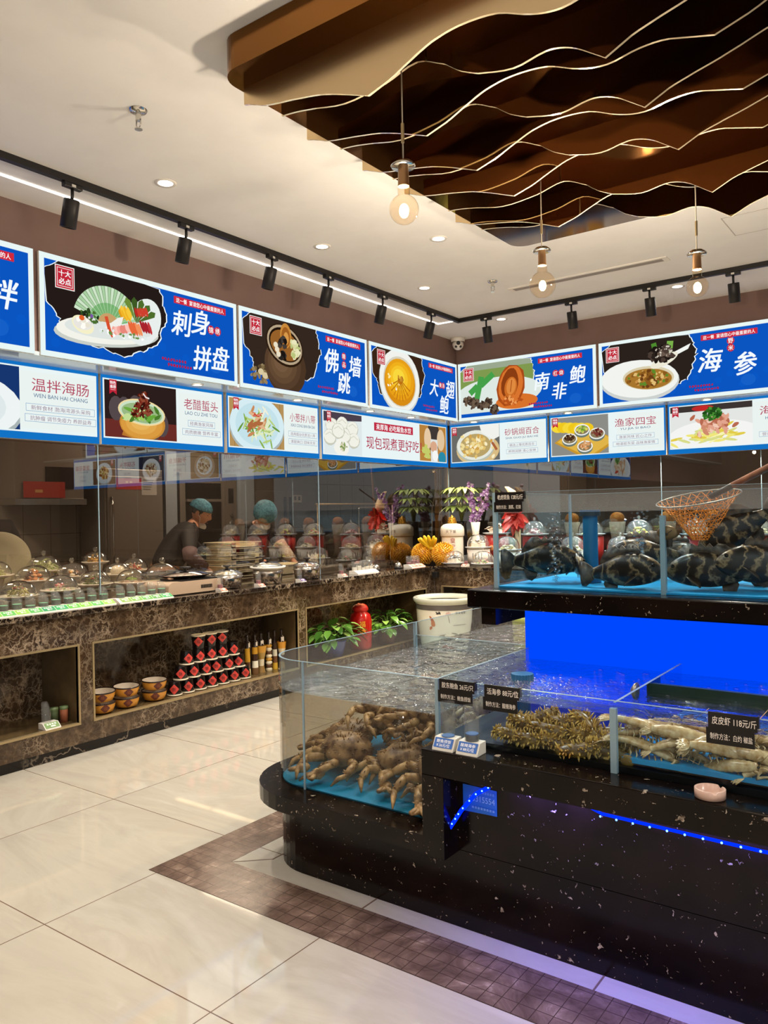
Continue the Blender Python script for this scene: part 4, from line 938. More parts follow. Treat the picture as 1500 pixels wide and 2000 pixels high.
water('tank_water', ccw(outline(-2.411, -1.532, 2.397, 4.742, .19, .49)), .72, WATERM, 'rippled water filling the low king crab tank')
# ledge tank
mt = thing('glass_tank', 'long shallow glass tank of sea cucumbers and mantis shrimp on the granite ledge', 'fish tank', (-1.5, 2.36, .632))
obj('front_glass', MB().box(-.02, 3.1, .02, .027, .001, .222), TANKG, mt)
obj('side_glass', MB().box(-.02, -.013, .027, .755, .001, .222), TANKW, mt)
mb = MB(); mb.box(-.021, 3.1, .0195, .0275, .222, .2232); mb.box(-.021, -.012, .0275, .755, .222, .2232); mb.box(-.026, -.012, .016, .03, 0, .222); obj('rim_edge', mb, EDGEG, mt)
obj('divider_glass', MB().box(.622, .63, .03, .755, .001, .215), TANKG, mt)
mb = MB(); mb.box(.616, .636, .014, .031, 0, .20); mb.box(.622, .63, .03, .755, .215, .2162); obj('silicone_seam', mb, EDGEG, mt)
obj('tank_floor', MB().box(-.01, 3.1, .03, .755, .001, .02), P('black_tank_floor', '0c0a0a', .3), mt)
obj('raised_floor', MB().box(.64, 3.1, .05, .755, .03, .045), TANKFLOOR, mt)
water('tank_water', [(-1.512, 2.387), (1.6, 2.387), (1.6, 3.115), (-1.512, 3.115)], .81, clear('lit_water', 1.33, 'f4fbff', .02, .55, 22, .5, boost=2.8), 'water of the long ledge tank glowing with blue reflections')
t = thing('feeding_trough', 'dark green trough board lying across the mantis shrimp tank', 'trough', (-.05, 2.76, .8))
mb = MB(); mb.box(-.83, 1.6, -.01, .01, -.02, .04); mb.box(-.83, 1.6, -.01, .12, -.025, -.018); obj('board', mb, P('trough_green', '0d2a24', .35), t)
obj('end_cap', MB().box(-.838, -.83, -.012, .12, -.025, .042), P('trough_green', '0d2a24', .35), t)
t = thing('suction_disc', 'round steel suction disc on the divider of the ledge tank', 'suction cup', (-.893, 2.66, .828), 0)
mb = MB(); mb.M = Matrix.Rotation(-H90, 4, 'Y'); mb.lathe([(.001, .018), (.012, .018), (.026, .008), (.03, 0), (.001, 0)], 20); obj('cup', mb, STEEL, t)
t = thing('drain_cap', 'ribbed blue drain cap standing in the sea cucumber tank', 'drain cap', (-1.351, 2.722, .652))
pts = []
for k in range(48):
    r = .043 if k % 2 else .039; pts.append((r*math.cos(2*PI*k/48), r*math.sin(2*PI*k/48)))
obj('cap', MB().prism(pts, .15, .178), P('cap_blue', '1a5c88', .4), t); obj('stand_pipe', MB().cyl((0, 0, 0), .03, 0, .15), P('pipe_blue', '0f4a78', .35), t)
# upper tank
ut = thing('glass_tank', 'upper glass tank of striped groupers above the blue panel', 'fish tank', (-1.5, 3.1, 1.11))
x0, x1, y0, y1, hz = -.17, 3.1, .01, .85, .42
gw = .33
mb = MB(); mb.box(x0, x1, y0, y0+.01, 0, gw); mb.box(x0, x1, y1, y1+.01, 0, gw); mb.box(x0, x0+.01, y0, y1, 0, gw); obj('lower_glass', mb, TANKG, ut)
mb = MB(); mb.box(x0, x1, y0, y0+.01, gw, hz); mb.box(x0, x1, y1, y1+.01, gw, hz); mb.box(x0, x0+.01, y0, y1, gw, hz); obj('upper_glass', mb, TANKW, ut)
mb = MB(); mb.box(x0, x1, y0-.001, y0+.011, hz, hz+.0015); mb.box(x0, x1, y1, y1+.01, hz, hz+.0015); mb.box(x0, x0+.01, y0, y1, hz, hz+.0015)
mb.box(x0-.002, x0+.016, y0-.002, y0+.016, 0, hz); mb.box(.555, .575, y0+.01, y0+.03, 0, .31); mb.box(x0, x0+.012, y1-.004, y1+.012, 0, hz); obj('silicone_seam', mb, EDGEG, ut)
obj('divider_glass', MB().box(.56, .57, y0+.03, y1, 0, .31), TANKG, ut)
mb = MB(); mb.box(x0+.011, x1, y0+.011, y1-.001, .001, .008); obj('tank_floor', mb, TANKFLOOR, ut)
mb = MB(); mb.box(x0+.01, .555, .10, .105, .0, .05); obj('glass_runner', mb, TANKG, ut)
water('tank_water', [(-1.658, 3.122), (1.6, 3.122), (1.6, 3.948), (-1.658, 3.948)], 1.44, WATERC, 'calm clear water of the upper grouper tank')
t = thing('stand_pipe', 'blue plastic stand pipe rising through the upper grouper tank', 'pipe', (-1.345, 3.42, 1.12))
PIPE = P('pipe_cyan', '0d5f8a', .35)
obj('tube', MB().cyl((0, 0, 0), .033, 0, .31, 24), PIPE, t); obj('collar', MB().cyl((0, 0, 0), .046, .30, .318, 24), P('pipe_dark', '20303a', .4), t); obj('foot', MB().cyl((0, 0, 0), .045, 0, .03, 24), PIPE, t)
obj('top_ring', MB().cyl((0, 0, 0), .045, .318, .327, 24), P('cap_blue', '1a5c88', .4), t)
def bubbles(x, y, z0, z1, n, label, sp=.018):
    mb = MB()
    for k in range(n):
        u = R.random(); r = R.uniform(.002, .006)
        mb.ball((x+R.gauss(0, sp)*(.4+u), y+R.gauss(0, sp)*(.4+u), z0+(z1-z0)*u), (r*1.3, r*1.3, r), 8, 5)
    tag(obj('air_bubbles', mb, clear('bubble', 1.9, 'ffffff', 0.05, boost=2.2)), label, 'bubbles', None, 'stuff')
bubbles(-1.44, 3.25, 1.13, 1.44, 130, 'column of air bubbles beside the blue stand pipe'); bubbles(-1.13, 3.45, 1.16, 1.44, 110, 'column of air bubbles right of the blue stand pipe')
bubbles(-1.88, 2.66, .40, .715, 120, 'air bubbles rising among the king crabs', .02); bubbles(-1.62, 2.62, .42, .7, 60, 'air bubbles near the right end of the crab tank', .03)
mb = MB()
for k in range(420):
    x = R.gauss(-1.25, .12); y = R.gauss(2.62, .1); 
    if x < -1.5 or y < 2.42: continue
    r = R.uniform(.003, .009); mb.ball((x, y, .81), (r, r, r*.7), 8, 4, z0=-.2)
for k in range(160):
    x = R.uniform(-1.2, .3); y = R.uniform(2.5, 3.05); r = R.uniform(.004, .012); mb.ball((x, y, .81), (r, r, r*.7), 8, 4, z0=-.2)
tag(obj('surface_foam', mb, clear('foam', 1.6, 'eaf2ff', 0.05, boost=2.0)), 'foam bubbles floating on the blue lit ledge tank', 'foam', None, 'stuff')

# ---------------------------------------------------------------- animals
def m_grouper():
    t = NT('grouper_skin'); co = t.obco(); n0 = t.noise(co, 7, 4, .6); ad = t.mix(.22, co, n0.outputs['Color'])
    wv = t.n('ShaderNodeTexWave', wave_type='BANDS', bands_direction='X'); wv.inputs['Scale'].default_value = 6.0; wv.inputs['Distortion'].default_value = 7.0; wv.inputs['Detail'].default_value = 3; wv.inputs['Detail Scale'].default_value = 1.6; t.l(ad, wv.inputs['Vector'])
    n2 = t.noise(co, 38, 4); f = t.mix(.35, wv.outputs['Color'], n2.outputs['Color'])
    c = t.ramp(f, [(.4, '140f0b'), (.6, '2c2118'), (.74, '5c4832'), (.9, '927a58')]); return t.pbr(c, .3)
GSK = m_grouper(); FIN = mottled('grouper_fin', '1d1611', '4a3a2a', 30, .4, lo=.45, hi=.6); EYE = P('fish_eye', '0c0a08', .08)
def grouper():
    t = thing('grouper', 'x', 'fish', (0, 0, 0), 0, 'groupers in the upper tank')
    st = [(-.185, .006, .012, -.005), (-.17, .02, .032, -.002), (-.14, .034, .056, .006), (-.09, .044, .075, .012), (-.03, .048, .083, .014), (.04, .043, .076, .010), (.10, .028, .052, .006), (.15, .014, .030, .004), (.175, .008, .026, .003)]
    vs = []; fs = []; n = 16
    for (x, wy, hz_, c) in st:
        for k in range(n):
            a = 2*PI*k/n; vs.append((x, wy*math.cos(a)*(1 if abs(math.cos(a)) > .2 else .9), c+hz_*math.sin(a)))
    for i in range(len(st)-1):
        for k in range(n): fs.append((i*n+k, i*n+(k+1) % n, (i+1)*n+(k+1) % n, (i+1)*n+k))
    fs += [tuple(range(n)), tuple((len(st)-1)*n+k for k in range(n-1, -1, -1))]
    obj('body', MB().add(vs, fs, 0, True), GSK, t, sub=1)
    def fin(name, top, bot, th=.004):
        mb = MB(); m = len(top)
        v = [(p[0], -th, p[2]) if len(p) == 3 else (p[0], -th, p[1]) for p in top]+[(p[0], -th, p[1]) for p in bot]
        v += [(p[0], th, p[1]) for p in top]+[(p[0], th, p[1]) for p in bot]
        f = []
        for i in range(m-1):
            f += [(i, i+1, m+i+1, m+i), (2*m+i, 3*m+i, 3*m+i+1, 2*m+i+1), (i, 2*m+i, 2*m+i+1, i+1)]
        mb.add(v, f, 0, True); return obj(name, mb, FIN, t)
    fin('dorsal_fin', [(-.08, .10), (-.06, .125), (-.045, .108), (-.03, .13), (-.012, .112), (.005, .13), (.02, .112), (.04, .128), (.07, .125), (.1, .1), (.125, .06)], [(-.08, .08), (-.06, .09), (-.045, .092), (-.03, .094), (-.012, .094), (.005, .09), (.02, .085), (.04, .08), (.07, .065), (.1, .05), (.125, .035)])
    fin('tail_fin', [(.165, .028), (.19, .05), (.215, .065), (.235, .06), (.24, .03)], [(.165, -.02), (.19, -.042), (.215, -.058), (.235, -.055), (.24, -.03)])
    fin('anal_fin', [(.05, -.05), (.07, -.045), (.09, -.038), (.11, -.03)], [(.055, -.08), (.08, -.1), (.105, -.09), (.12, -.05)])
    for sgn in (-1, 1):
        mb = MB(); mb.leaf((-.085, sgn*.042, -.01), (.8, sgn*.55, -.45), (0, 0, 1), .085, .05, droop=.1); obj('pectoral_fin', mb, FIN, t, solid=.003)
        obj('eye', MB().ball((-.147, sgn*.03, .03), .0085, 10, 6), EYE, t)
    return t
gp = grouper()
fishes = [(-1.52, 3.33, 1.215, PI+.15, 1.05, 0, 'dark bluish grouper nearest the left end of the upper tank'), (-1.40, 3.40, 1.2, PI/2+.5, .8, 0, 'grouper facing forward beside the left bubble column'),
    (-1.19, 3.66, 1.225, .1, 1.1, 0, 'pale blotched grouper half behind the blue stand pipe'), (-1.115, 3.22, 1.185, PI-.1, 1.02, .08, 'grouper lying at the front glass left of the divider, facing right'),
    (-1.06, 3.70, 1.215, PI+.2, 1.0, 0, 'grouper at the back just left of the divider'), (-.74, 3.42, 1.34, .25, 1.0, -.55, 'grouper swimming nose up above the pile right of the divider'),
    (-.80, 3.27, 1.19, .05, 1.05, .0, 'grouper facing left at the front of the pile right of the divider'), (-.74, 3.55, 1.21, -.3, 1.1, .1, 'grouper at the back of the pile right of the divider'),
    (-.61, 3.30, 1.21, .35, 1.1, .15, 'grouper on the right of the pile, near the right edge'), (-.50, 3.50, 1.24, PI, 1.15, .1, 'grouper farthest right in the upper tank, cut by the frame')]
for i, (x, y, z, rz, s, pt, lab) in enumerate(fishes):
    o = gp if i == 0 else dup(gp)
    o.location = (x, y, z); o.rotation_euler = (R.uniform(-.2, .2), pt, rz); o.scale = (s*.86,)*3; o['label'] = lab

CRABM = mottled('crab_shell', '5a3c24', 'b4936a', 22, .45, bump=.5, lo=.38, hi=.62); CRABL = mottled('crab_leg', '7a5834', 'c8a470', 30, .4, bump=.3, lo=.36, hi=.64)
MANT = mottled('mantis_shell', 'a67c4a', 'dcbe90', 40, .25, lo=.35, hi=.65); CUCB = mottled('cucumber_skin', '5a3c14', '8e6a2c', 30, .25, lo=.4, hi=.6); CUCS = mottled('cucumber_spine', 'a0742c', 'd8ac54', 50, .3)
def crab():
    t = thing('king_crab', 'x', 'crab', (0, 0, 0), 0, 'king crabs in the low tank')
    g = random.Random(3); cc = lambda: g.choice(['7a5c3c', '8c6a46', '6a4a2e', '967850', '5a3f28', '836340'])
    mb = MB(); mb.ball((0, 0, .085), (.118, .11, .07), 26, 16, 0, cc, .16, 2, freq=2.2)
    sp = lambda: g.choice(['4a2a1a', '5a3420', 'c2a47a'])
    for k in range(90):
        a = g.uniform(0, 2*PI); e = g.uniform(-.1, 1.4); d = Vector((math.cos(e)*math.cos(a), math.cos(e)*math.sin(a), math.sin(e)))
        p = Vector((d.x*.117, d.y*.109, .085+d.z*.069)); mb.tube([p-d*.004, p+d*.012], [.0045, .0008], 5, 0, sp)
    mb.colored = False; obj('carapace', mb, CRABM, t)
    lc = lambda: g.choice(['8f6c44', 'a07c50', '7c5834', 'b09064', '886038'])
    for sgn in (-1, 1):
        for k in range(3):
            a = (.25+.55*k)*sgn+(0 if sgn > 0 else PI) if False else (sgn*(.35+.62*k)+ -H90+sgn*.1)
            d = Vector((math.cos(a), math.sin(a), 0)); tn = Vector((-d.y, d.x, 0))*sgn
            p0 = d*.085+Vector((0, 0, .05)); p1 = d*.165+tn*.01+Vector((0, 0, .062)); p2 = d*.215-tn*.035+Vector((0, 0, .035)); p3 = d*.235-tn*.10+Vector((0, 0, .006))
            mb = MB(); mb.tube([p0, (p0+p1)/2, p1], [.015, .021, .017], 8, 0, lc); mb.tube([p1, (p1+p2)/2, p2], [.014, .017, .012], 8, 0, lc); mb.tube([p2, (p2+p3)/2+Vector((0, 0, .01)), p3], [.012, .011, .003], 8, 0, lc)
            for q in range(14):
                u = g.random(); c = p0.lerp(p1, u) if q % 2 else p1.lerp(p2, u); dd = Vector((g.uniform(-1, 1), g.uniform(-1, 1), g.uniform(0, 1))).normalized(); mb.tube([c+dd*.012, c+dd*.026], [.004, .0008], 4, 0, sp)
            mb.colored = False; obj('leg', mb, CRABL, t)
        a = -H90+sgn*.28; d = Vector((math.cos(a), math.sin(a), 0))
        p0 = d*.08+Vector((sgn*.02, 0, .05)); p1 = d*.16+Vector((sgn*.03, 0, .06)); p2 = d*.2+Vector((sgn*.0, 0, .03))
        mb = MB(); mb.tube([p0, p1], [.016, .02], 8, 0, lc); mb.ball(tuple(p2), (.026, .034, .022), 12, 8, 0, lc, .2, 4)
        mb.tube([p2+d*.02, p2+d*.05+Vector((sgn*.012, 0, -.004)), p2+d*.066], [.013, .010, .002], 8, 0, lambda: '2a1a12'); mb.tube([p2+d*.02, p2+d*.052-Vector((sgn*.012, 0, -.004)), p2+d*.066], [.011, .008, .002], 8, 0, lc)
        mb.colored = False; obj('claw', mb, CRABL, t)
        obj('eye', MB().ball((sgn*.022, -.098, .08), .006, 8, 5), EYE, t)
    return t
cp = crab()
crabs = [(-2.17, 2.66, .345, -.25, 1.0, (0, 0), 'king crab at the front of the low tank by the rounded corner'), (-1.88, 2.68, .345, .5, .95, (0, 0), 'king crab at the front middle, right of the corner crab'),
    (-2.22, 3.08, .37, .9, 1.0, (.1, 0), 'king crab at the back left of the low tank'), (-1.93, 3.02, .42, -.6, 1.0, (0, .15), 'king crab in the middle, raised on its neighbours'),
    (-1.70, 2.95, .40, 2.2, .95, (0, 0), 'king crab at the back right beside the dark wall'), (-1.63, 2.62, .36, .35, 1.05, (.15, .1), 'king crab at the front right, one long leg on the glass'),
    (-2.29, 2.84, .35, -1.3, .95, (0, .1), 'king crab pressed against the curved glass at the left'), (-2.15, 2.90, .50, 1.2, .9, (.2, .1), 'king crab climbing on the corner crabs behind the rounded glass'), (-1.86, 2.84, .54, -1.1, .9, (-.1, .2), 'king crab on top of the middle of the pile'), (-1.66, 3.1, .52, .4, .9, (.1, -.1), 'king crab on top of the pile at the back right'), (-2.1, 3.22, .52, 2.6, .9, (0, .1), 'king crab on top of the pile at the back left'),
    (-2.1, 3.42, .35, 1.9, 1.0, (0, 0), 'king crab against the glass divider'), (-1.75, 3.32, .36, 3.4, .95, (0, 0), 'king crab behind the others near the divider, right side')]
for i, (x, y, z, rz, s, tl_, lab) in enumerate(crabs):
    o = cp if i == 0 else dup(cp)
    o.location = (x, y, z); o.rotation_euler = (tl_[0], tl_[1], rz); o.scale = (s,)*3; o['label'] = lab
def cucumber():
    t = thing('sea_cucumber', 'x', 'sea cucumber', (0, 0, 0), 0, 'sea cucumbers in the ledge tank')
    g = random.Random(5); cc = lambda: g.choice(['7a5320', '8a6028', '6a4418', '94702e']); pts = []; rad = []
    for k in range(9):
        u = k/8; pts.append((-.075+.15*u, .012*math.sin(u*4), .024)); rad.append(.004+.021*math.sin(PI*min(1, max(0, u*.94+.03)))**.5)
    mb = MB(); mb.tube(pts, rad, 12, 0, cc)
    mb.colored = False; obj('body', mb, CUCB, t, sub=1); mb = MB()
    for k in range(95):
        u = g.uniform(.03, .97); a = g.uniform(0, 2*PI); r = .004+.021*math.sin(PI*min(1, u*.94+.03))**.5
        c = Vector((-.075+.15*u, .012*math.sin(u*4), .024)); d = Vector((g.uniform(-.3, .3), math.cos(a), math.sin(a))).normalized()
        mb.tube([c+d*r*.8, c+d*(r+.016)], [.0055, .0008], 5, 0, lambda: g.choice(['b5842e', 'c9973c', 'a0722a', 'dcb058']))
    mb.colored = False; obj('spines', mb, CUCS, t)
    return t
sp_ = cucumber(); o_ = ['first', 'second', 'third', 'fourth', 'fifth', 'sixth', 'seventh', 'eighth']
k = 0
for row, y, z, n, nm in ((0, 2.435, .655, 5, 'front'), (1, 2.475, .685, 5, 'upper front'), (2, 2.54, .66, 5, 'middle'), (3, 2.52, .715, 3, 'topmost'), (4, 2.63, .655, 4, 'rear')):
    for i in range(n):
        x = (-1.26+i*.085+(row % 2)*.035) if row < 4 else -1.3+i*.11
        if row == 3: x = -1.17+i*.075
        o = sp_ if k == 0 else dup(sp_); k += 1
        o.location = (x, y, z); o.rotation_euler = (R.uniform(-.5, .5), R.uniform(-.35, .35), R.uniform(-.6, .6)+PI*(i % 2)); o.scale = (R.uniform(.85, 1.05),)*3
        o['label'] = 'spiny brown sea cucumber, %s from the left in the %s row' % (o_[i], nm)
def mantis():
    t = thing('mantis_shrimp', 'x', 'shrimp', (0, 0, 0), 0, 'mantis shrimp in the ledge tank')
    g = random.Random(9); cc = lambda: g.choice(['c49a68', 'b58a58', 'd2ac7c', 'a87c4c', 'dcbc90'])
    vs = []; fs = []; n = 12; st = []
    for k in range(21):
        u = k/20; w_ = .014+.008*math.sin(PI*min(1, u*1.05)); w_ *= 1.0 if k % 2 else .9
        if u > .9: w_ *= .75
        st.append((-.085+.17*u, w_, .013*(1 if k % 2 else .88)*(1-.25*u), .018+.018*math.sin(u*2.6)))
    for (x, wy, hz_, c) in st:
        for q in range(n):
            a = 2*PI*q/n; vs.append((x, wy*math.cos(a), c+hz_*math.sin(a)))
    for i in range(len(st)-1):
        for q in range(n): fs.append((i*n+q, i*n+(q+1) % n, (i+1)*n+(q+1) % n, (i+1)*n+q))
    fs += [tuple(range(n)), tuple((len(st)-1)*n+q for q in range(n-1, -1, -1))]
    obj('body', MB().add(vs, fs, 0, True), MANT, t)
    mb = MB()
    for a in (-.7, -.35, 0, .35, .7): mb.leaf((.083, 0, .022), (math.cos(a), math.sin(a), .1), (0, 0, 1), .036, .017, 0, cc, .2)
    mb.colored = False; obj('tail_fan', mb, MANT, t, solid=.002)
    mb = MB()
    for s_ in (-1, 1):
        for q in range(6): x = -.05+q*.017; mb.tube([(x, s_*.012, .018), (x-.008, s_*.026, .012), (x-.004, s_*.024, -.008)], [.0028, .002, .001], 5, 0, lambda: 'e0c8a4')
    mb.colored = False; obj('walking_legs', mb, MANT, t)
    mb = MB()
    for s_ in (-1, 1):
        mb.tube([(-.07, s_*.012, .02), (-.095, s_*.024, .03), (-.075, s_*.03, .012), (-.11, s_*.022, .004)], [.005, .007, .006, .002], 7, 0, cc)
        mb.tube([(-.085, s_*.006, .025), (-.12, s_*.02, .045), (-.15, s_*.04, .05)], [.002, .0012, .0006], 5, 0, lambda: 'c9a070')
    mb.colored = False; obj('raptorial_claws', mb, MANT, t)
    obj('eyes', MB().ball((-.088, -.007, .03), .0045, 8, 5).ball((-.088, .007, .03), .0045, 8, 5), EYE, t)
    return t
mp_ = mantis(); k = 0
for nm, y, z, n, x0, dx in (('bottom front', 2.455, .675, 6, -.80, .125), ('upper front', 2.465, .705, 6, -.82, .115), ('middle', 2.53, .70, 6, -.80, .12), ('top front', 2.48, .735, 6, -.81, .115), ('top middle', 2.55, .745, 5, -.77, .125), ('rear', 2.64, .70, 5, -.76, .14)):
    for i in range(n):
        o = mp_ if k == 0 else dup(mp_); k += 1
        o.location = (x0+i*dx+R.uniform(-.015, .015), y, z); o.rotation_euler = (R.uniform(-.9, .9), R.uniform(-.3, .3), R.uniform(-.5, .5)+PI*((i+k) % 2)); o.scale = (R.uniform(.9, 1.15),)*3
        o['label'] = 'tan mantis shrimp, %s from the left in the %s layer' % (o_[i], nm)
t = thing('egg_shell', 'round yellow shell resting on the black tank bottom right of the divider', 'shell', (-.845, 2.415, .652))
obj('shell', MB().ball((0, 0, .012), (.022, .008, .02), 16, 10), P('shell_yellow', '7a5a22', .4), t)

# ---------------------------------------------------------------- net, tags, tokens, ashtray
nt = thing('hand_net', 'orange mesh hand net with a wooden pole leaning over the upper tank', 'net', (-.875, 3.42, 1.475))
hoop = []
for k in range(33):
    a = 2*PI*k/32; hoop.append((.168*math.cos(a), .13*math.sin(a), .012+.032*math.sin(a)+.018*math.cos(a)))
obj('hoop', MB().tube(hoop, .0032, 6, caps=False), STEEL, nt)
mb = MB(); n = 26; rows = 10; vs = []; fs = []
for j in range(rows+1):
    u = j/rows
    for q in range(n):
        a = 2*PI*(q+.5*(j % 2))/n; r = 1-.70*u**.7
        vs.append((.168*math.cos(a)*r+.03*u, .13*math.sin(a)*r-.02*u, (.012+.032*math.sin(a)+.018*math.cos(a))*(1-u)-.16*u))
for j in range(rows):
    for q in range(n):
        if j % 2 == 0: fs += [(j*n+q, (j+1)*n+q, (j+1)*n+(q-1) % n), (j*n+q, j*n+(q+1) % n, (j+1)*n+q)]
        else: fs += [(j*n+q, (j+1)*n+(q+1) % n, (j+1)*n+q), (j*n+q, j*n+(q+1) % n, (j+1)*n+(q+1) % n)]
net = obj('mesh_bag', MB().add(vs, fs), P('net_orange', 'd9801e', .5), nt); wf = net.modifiers.new('wire', 'WIREFRAME'); wf.thickness = .0032
d = Vector((.34, -.12, .155)).normalized()
p0 = Vector((.06, .06, .03))
obj('collar', MB().tube([p0-d*.03, p0+d*.09], .013, 10), BLACK, nt)
obj('pole', MB().tube([p0+d*.08, p0+d*1.1], .014, 12), mottled('wood_pole', '6a4632', '8a6048', 9, .5), nt)
t = thing('glass_magnet', 'round brown magnet disc on the front glass under the hand net', 'magnet', (-.92, 3.128, 1.352))
mb = MB(); mb.M = Matrix.Rotation(-H90, 4, 'X'); mb.lathe([(.001, 0), (.036, 0), (.041, .006), (.036, .014), (.001, .014)], 28, sx=1, sy=.68); obj('disc', mb, P('magnet_bronze', '7a5c3a', .35, .4), t)
mb = MB(); mb.M = Matrix.Translation((0, -.001, 0)); mb.tube([(-.02, 0, .008), (0, 0, -.004), (.02, 0, .01)], .0015, 5); mb.ball((0, 0, -.006), .005, 8, 5); obj('handle', mb, P('magnet_dark', '2a1c12', .5), t)
mb = MB(); mb.cyl((.006, .014, 0), .011, -.055, -.024); obj('weight', mb, P('magnet_dark', '2a1c12', .5), t)

def price_tag(x0, x1, y, z0, z1, l1, l2, label, tilt=0.0):
    t = thing('price_tag', label, 'price tag', ((x0+x1)/2, y, z1), 0, 'black price tags clipped to the tank rims')
    t.rotation_euler = (0, tilt, 0)
    wd = x1-x0; h = z1-z0
    mb = MB(); mb.box(-wd/2, wd/2, -.003, 0, -h*.49, 0); mb.box(-wd/2-.006, wd/2-.008, -.003, 0, -h, -h*.49)
    obj('plate', mb, P('tag_black', '140e0d', .3), t)
    obj('clip', MB().box(wd/2, wd/2+.004, -.004, .012, -h*.35, .002), P('tag_black', '140e0d', .3), t)
    a = Art(-.0035, .0001); a.text(l1, .004, -h*.25, w=wd*.9, h=h*.25, col='e9ddcf', bold=.007); obj('price_lettering', a, INK, t)
    a = Art(-.0035, .0001); a.text(l2, -.004, -h*.75, w=wd*.86, h=h*.2, col='e9ddcf', bold=.006); obj('method_lettering', a, INK, t)
price_tag(-1.504, -1.362, 2.375, .776, .858, '胶东鲍鱼 26元/只', '制作方法：鲍鱼捞饭', 'black price tag at the left corner of the ledge tank, 26 yuan')
price_tag(-1.322, -1.191, 2.375, .771, .858, '活海参 88元/位', '制作方法：酸辣海参', 'black price tag over the sea cucumbers, 88 yuan')
price_tag(-.592, -.461, 2.375, .771, .862, '皮皮虾 118元/斤', '制作方法：白灼 椒盐', 'black price tag over the mantis shrimp, 118 yuan')
price_tag(-1.655, -1.517, 3.105, 1.445, 1.532, '老虎斑鱼 128元/斤', '制作方法：清蒸、红烧', 'black price tag on the upper grouper tank, 128 yuan')
def token_tube(mb, x, y, z, r, h, slant=.35):
    n = 20; vs = []; fs = []
    for k in range(n+1):
        a = 2*PI*k/n; top = h*(1-slant*max(0, math.cos(a+.6))**2)
        for rr in (r, r-.002):
            vs += [(x+rr*math.cos(a), y+rr*math.sin(a), z), (x+rr*math.cos(a), y+rr*math.sin(a), z+top)]
    for k in range(n):
        b = 4*k; fs += [(b, b+4, b+5, b+1), (b+2, b+3, b+7, b+6), (b+1, b+5, b+7, b+3)]
    return mb.add(vs, fs, 0, True)
def token_stand(x, y, name, price, n, label):
    t = thing('token_stand', label, 'token holder', (x, y, .632), .03, 'white token stands on the granite ledge')
    wd = .082; vs = []
    prof = [(-.036, 0), (.03, 0), (.03, .042), (-.012, .042), (-.034, .008)]
    mb = MB(); vs = [(-wd/2, p[0], p[1]) for p in prof]+[(wd/2, p[0], p[1]) for p in prof]; m = len(prof)
    mb.add(vs, [tuple(range(m)), tuple(range(2*m-1, m-1, -1))]+[(i, m+i, m+(i+1) % m, (i+1) % m) for i in range(m)]); obj('base', mb, WHITEP, t, bevel=.002)
    lab = thing('label', '', '', (0, -.0245, .026), 0, None, (-(H90-math.atan2(.034, .022)), 0, 0)); del lab['label'], lab['category']; lab.parent = t
    a = Art(0.0); a.rect(-.036, .036, -.017, .017, '2f62b0'); a.text(name, 0, .006, w=.056, h=.012, bold=.006); a.text('￥%s元/位' % price, 0, -.008, w=.052, h=.012, bold=.006)
    obj('face', a, INK, lab)
    obj('tube', token_tube(MB(), 0, .008, .042, .026, .118), TUBEG, t)
    for k in range(n):
        mb = MB(); mb.cyl((0, .008, 0), .0225, .0425+.0042*k, .0425+.0042*k+.0032, 22); obj('token', mb, P('token_blue', '3a6ab0', .35) if k == n-1 else P('token_dark', '4a4e58', .35), t)
token_stand(-1.44, 2.315, '鲍鱼捞饭', '26', 1, 'white token stand with a single blue token, left of the pair')
token_stand(-1.345, 2.315, '酸辣海参', '88', 6, 'white token stand with six blue tokens, right of the pair')
t = thing('ashtray', 'round pale pink ashtray on the granite ledge', 'ashtray', (-.578, 2.322, .632))
n = 40; vs = []; fs = []
prof = [(.0345, 0), (.0415, .002), (.042, .026), (.0385, .0275), (.035, .0255), (.033, .008), (.001, .007)]
for (r, z) in prof:
    for k in range(n):
        a = 2*PI*k/n; dz = 0
        if .02 < z and (abs((a-5.3+PI) % (2*PI)-PI) < .12 or abs((a-1.0+PI) % (2*PI)-PI) < .12): dz = -.007
        vs.append((r*math.cos(a), r*math.sin(a), z+dz))
for i in range(len(prof)-1):
    for k in range(n): fs.append((i*n+k, i*n+(k+1) % n, (i+1)*n+(k+1) % n, (i+1)*n+k))
fs.append(tuple(range(n-1, -1, -1)))
obj('dish', MB().add(vs, fs, 0, True), P('pink_ceramic', 'c9a594', .25), t)
# ---------------------------------------------------------------- dishes under glass domes
def heap(mb, c, rx, h, n, cols, r, kind='blob', seed=0, ry=None):
    g = random.Random(seed); ry = ry or rx
    for _ in range(n):
        a = g.uniform(0, 2*PI); q = math.sqrt(g.random()); x = c[0]+rx*q*math.cos(a); y = c[1]+ry*q*math.sin(a)
        z = c[2]+h*(1-q*q)*g.uniform(.45, 1)
        col = g.choice(cols); k = r*g.uniform(.7, 1.3)
        if kind == 'blob': mb.ball((x, y, z), (k*g.uniform(.9, 1.6), k, k*.7), 7, 5, 0, col)
        elif kind == 'shred':
            d = Vector((g.uniform(-1, 1), g.uniform(-1, 1), g.uniform(-.3, .6))).normalized(); p = Vector((x, y, z))
            mb.tube([p-d*k*2.4, p+Vector((0, 0, k*.6)), p+d*k*2.4], [k*.3, k*.4, k*.25], 5, 0, col)
        else:
            d = Vector((g.uniform(-1, 1), g.uniform(-1, 1), g.uniform(.1, .9))); mb.leaf((x, y, z-k), d, (0, 0, 1), k*3, k*1.7, 0, col, .3)
    return mb
def dome_profile(r, h, n=12):
    return [(r, 0)]+[(r*math.cos(H90*(k/n))**.9 if k < n else .001, h*(.18+.82*math.sin(H90*k/n))) for k in range(n+1)]
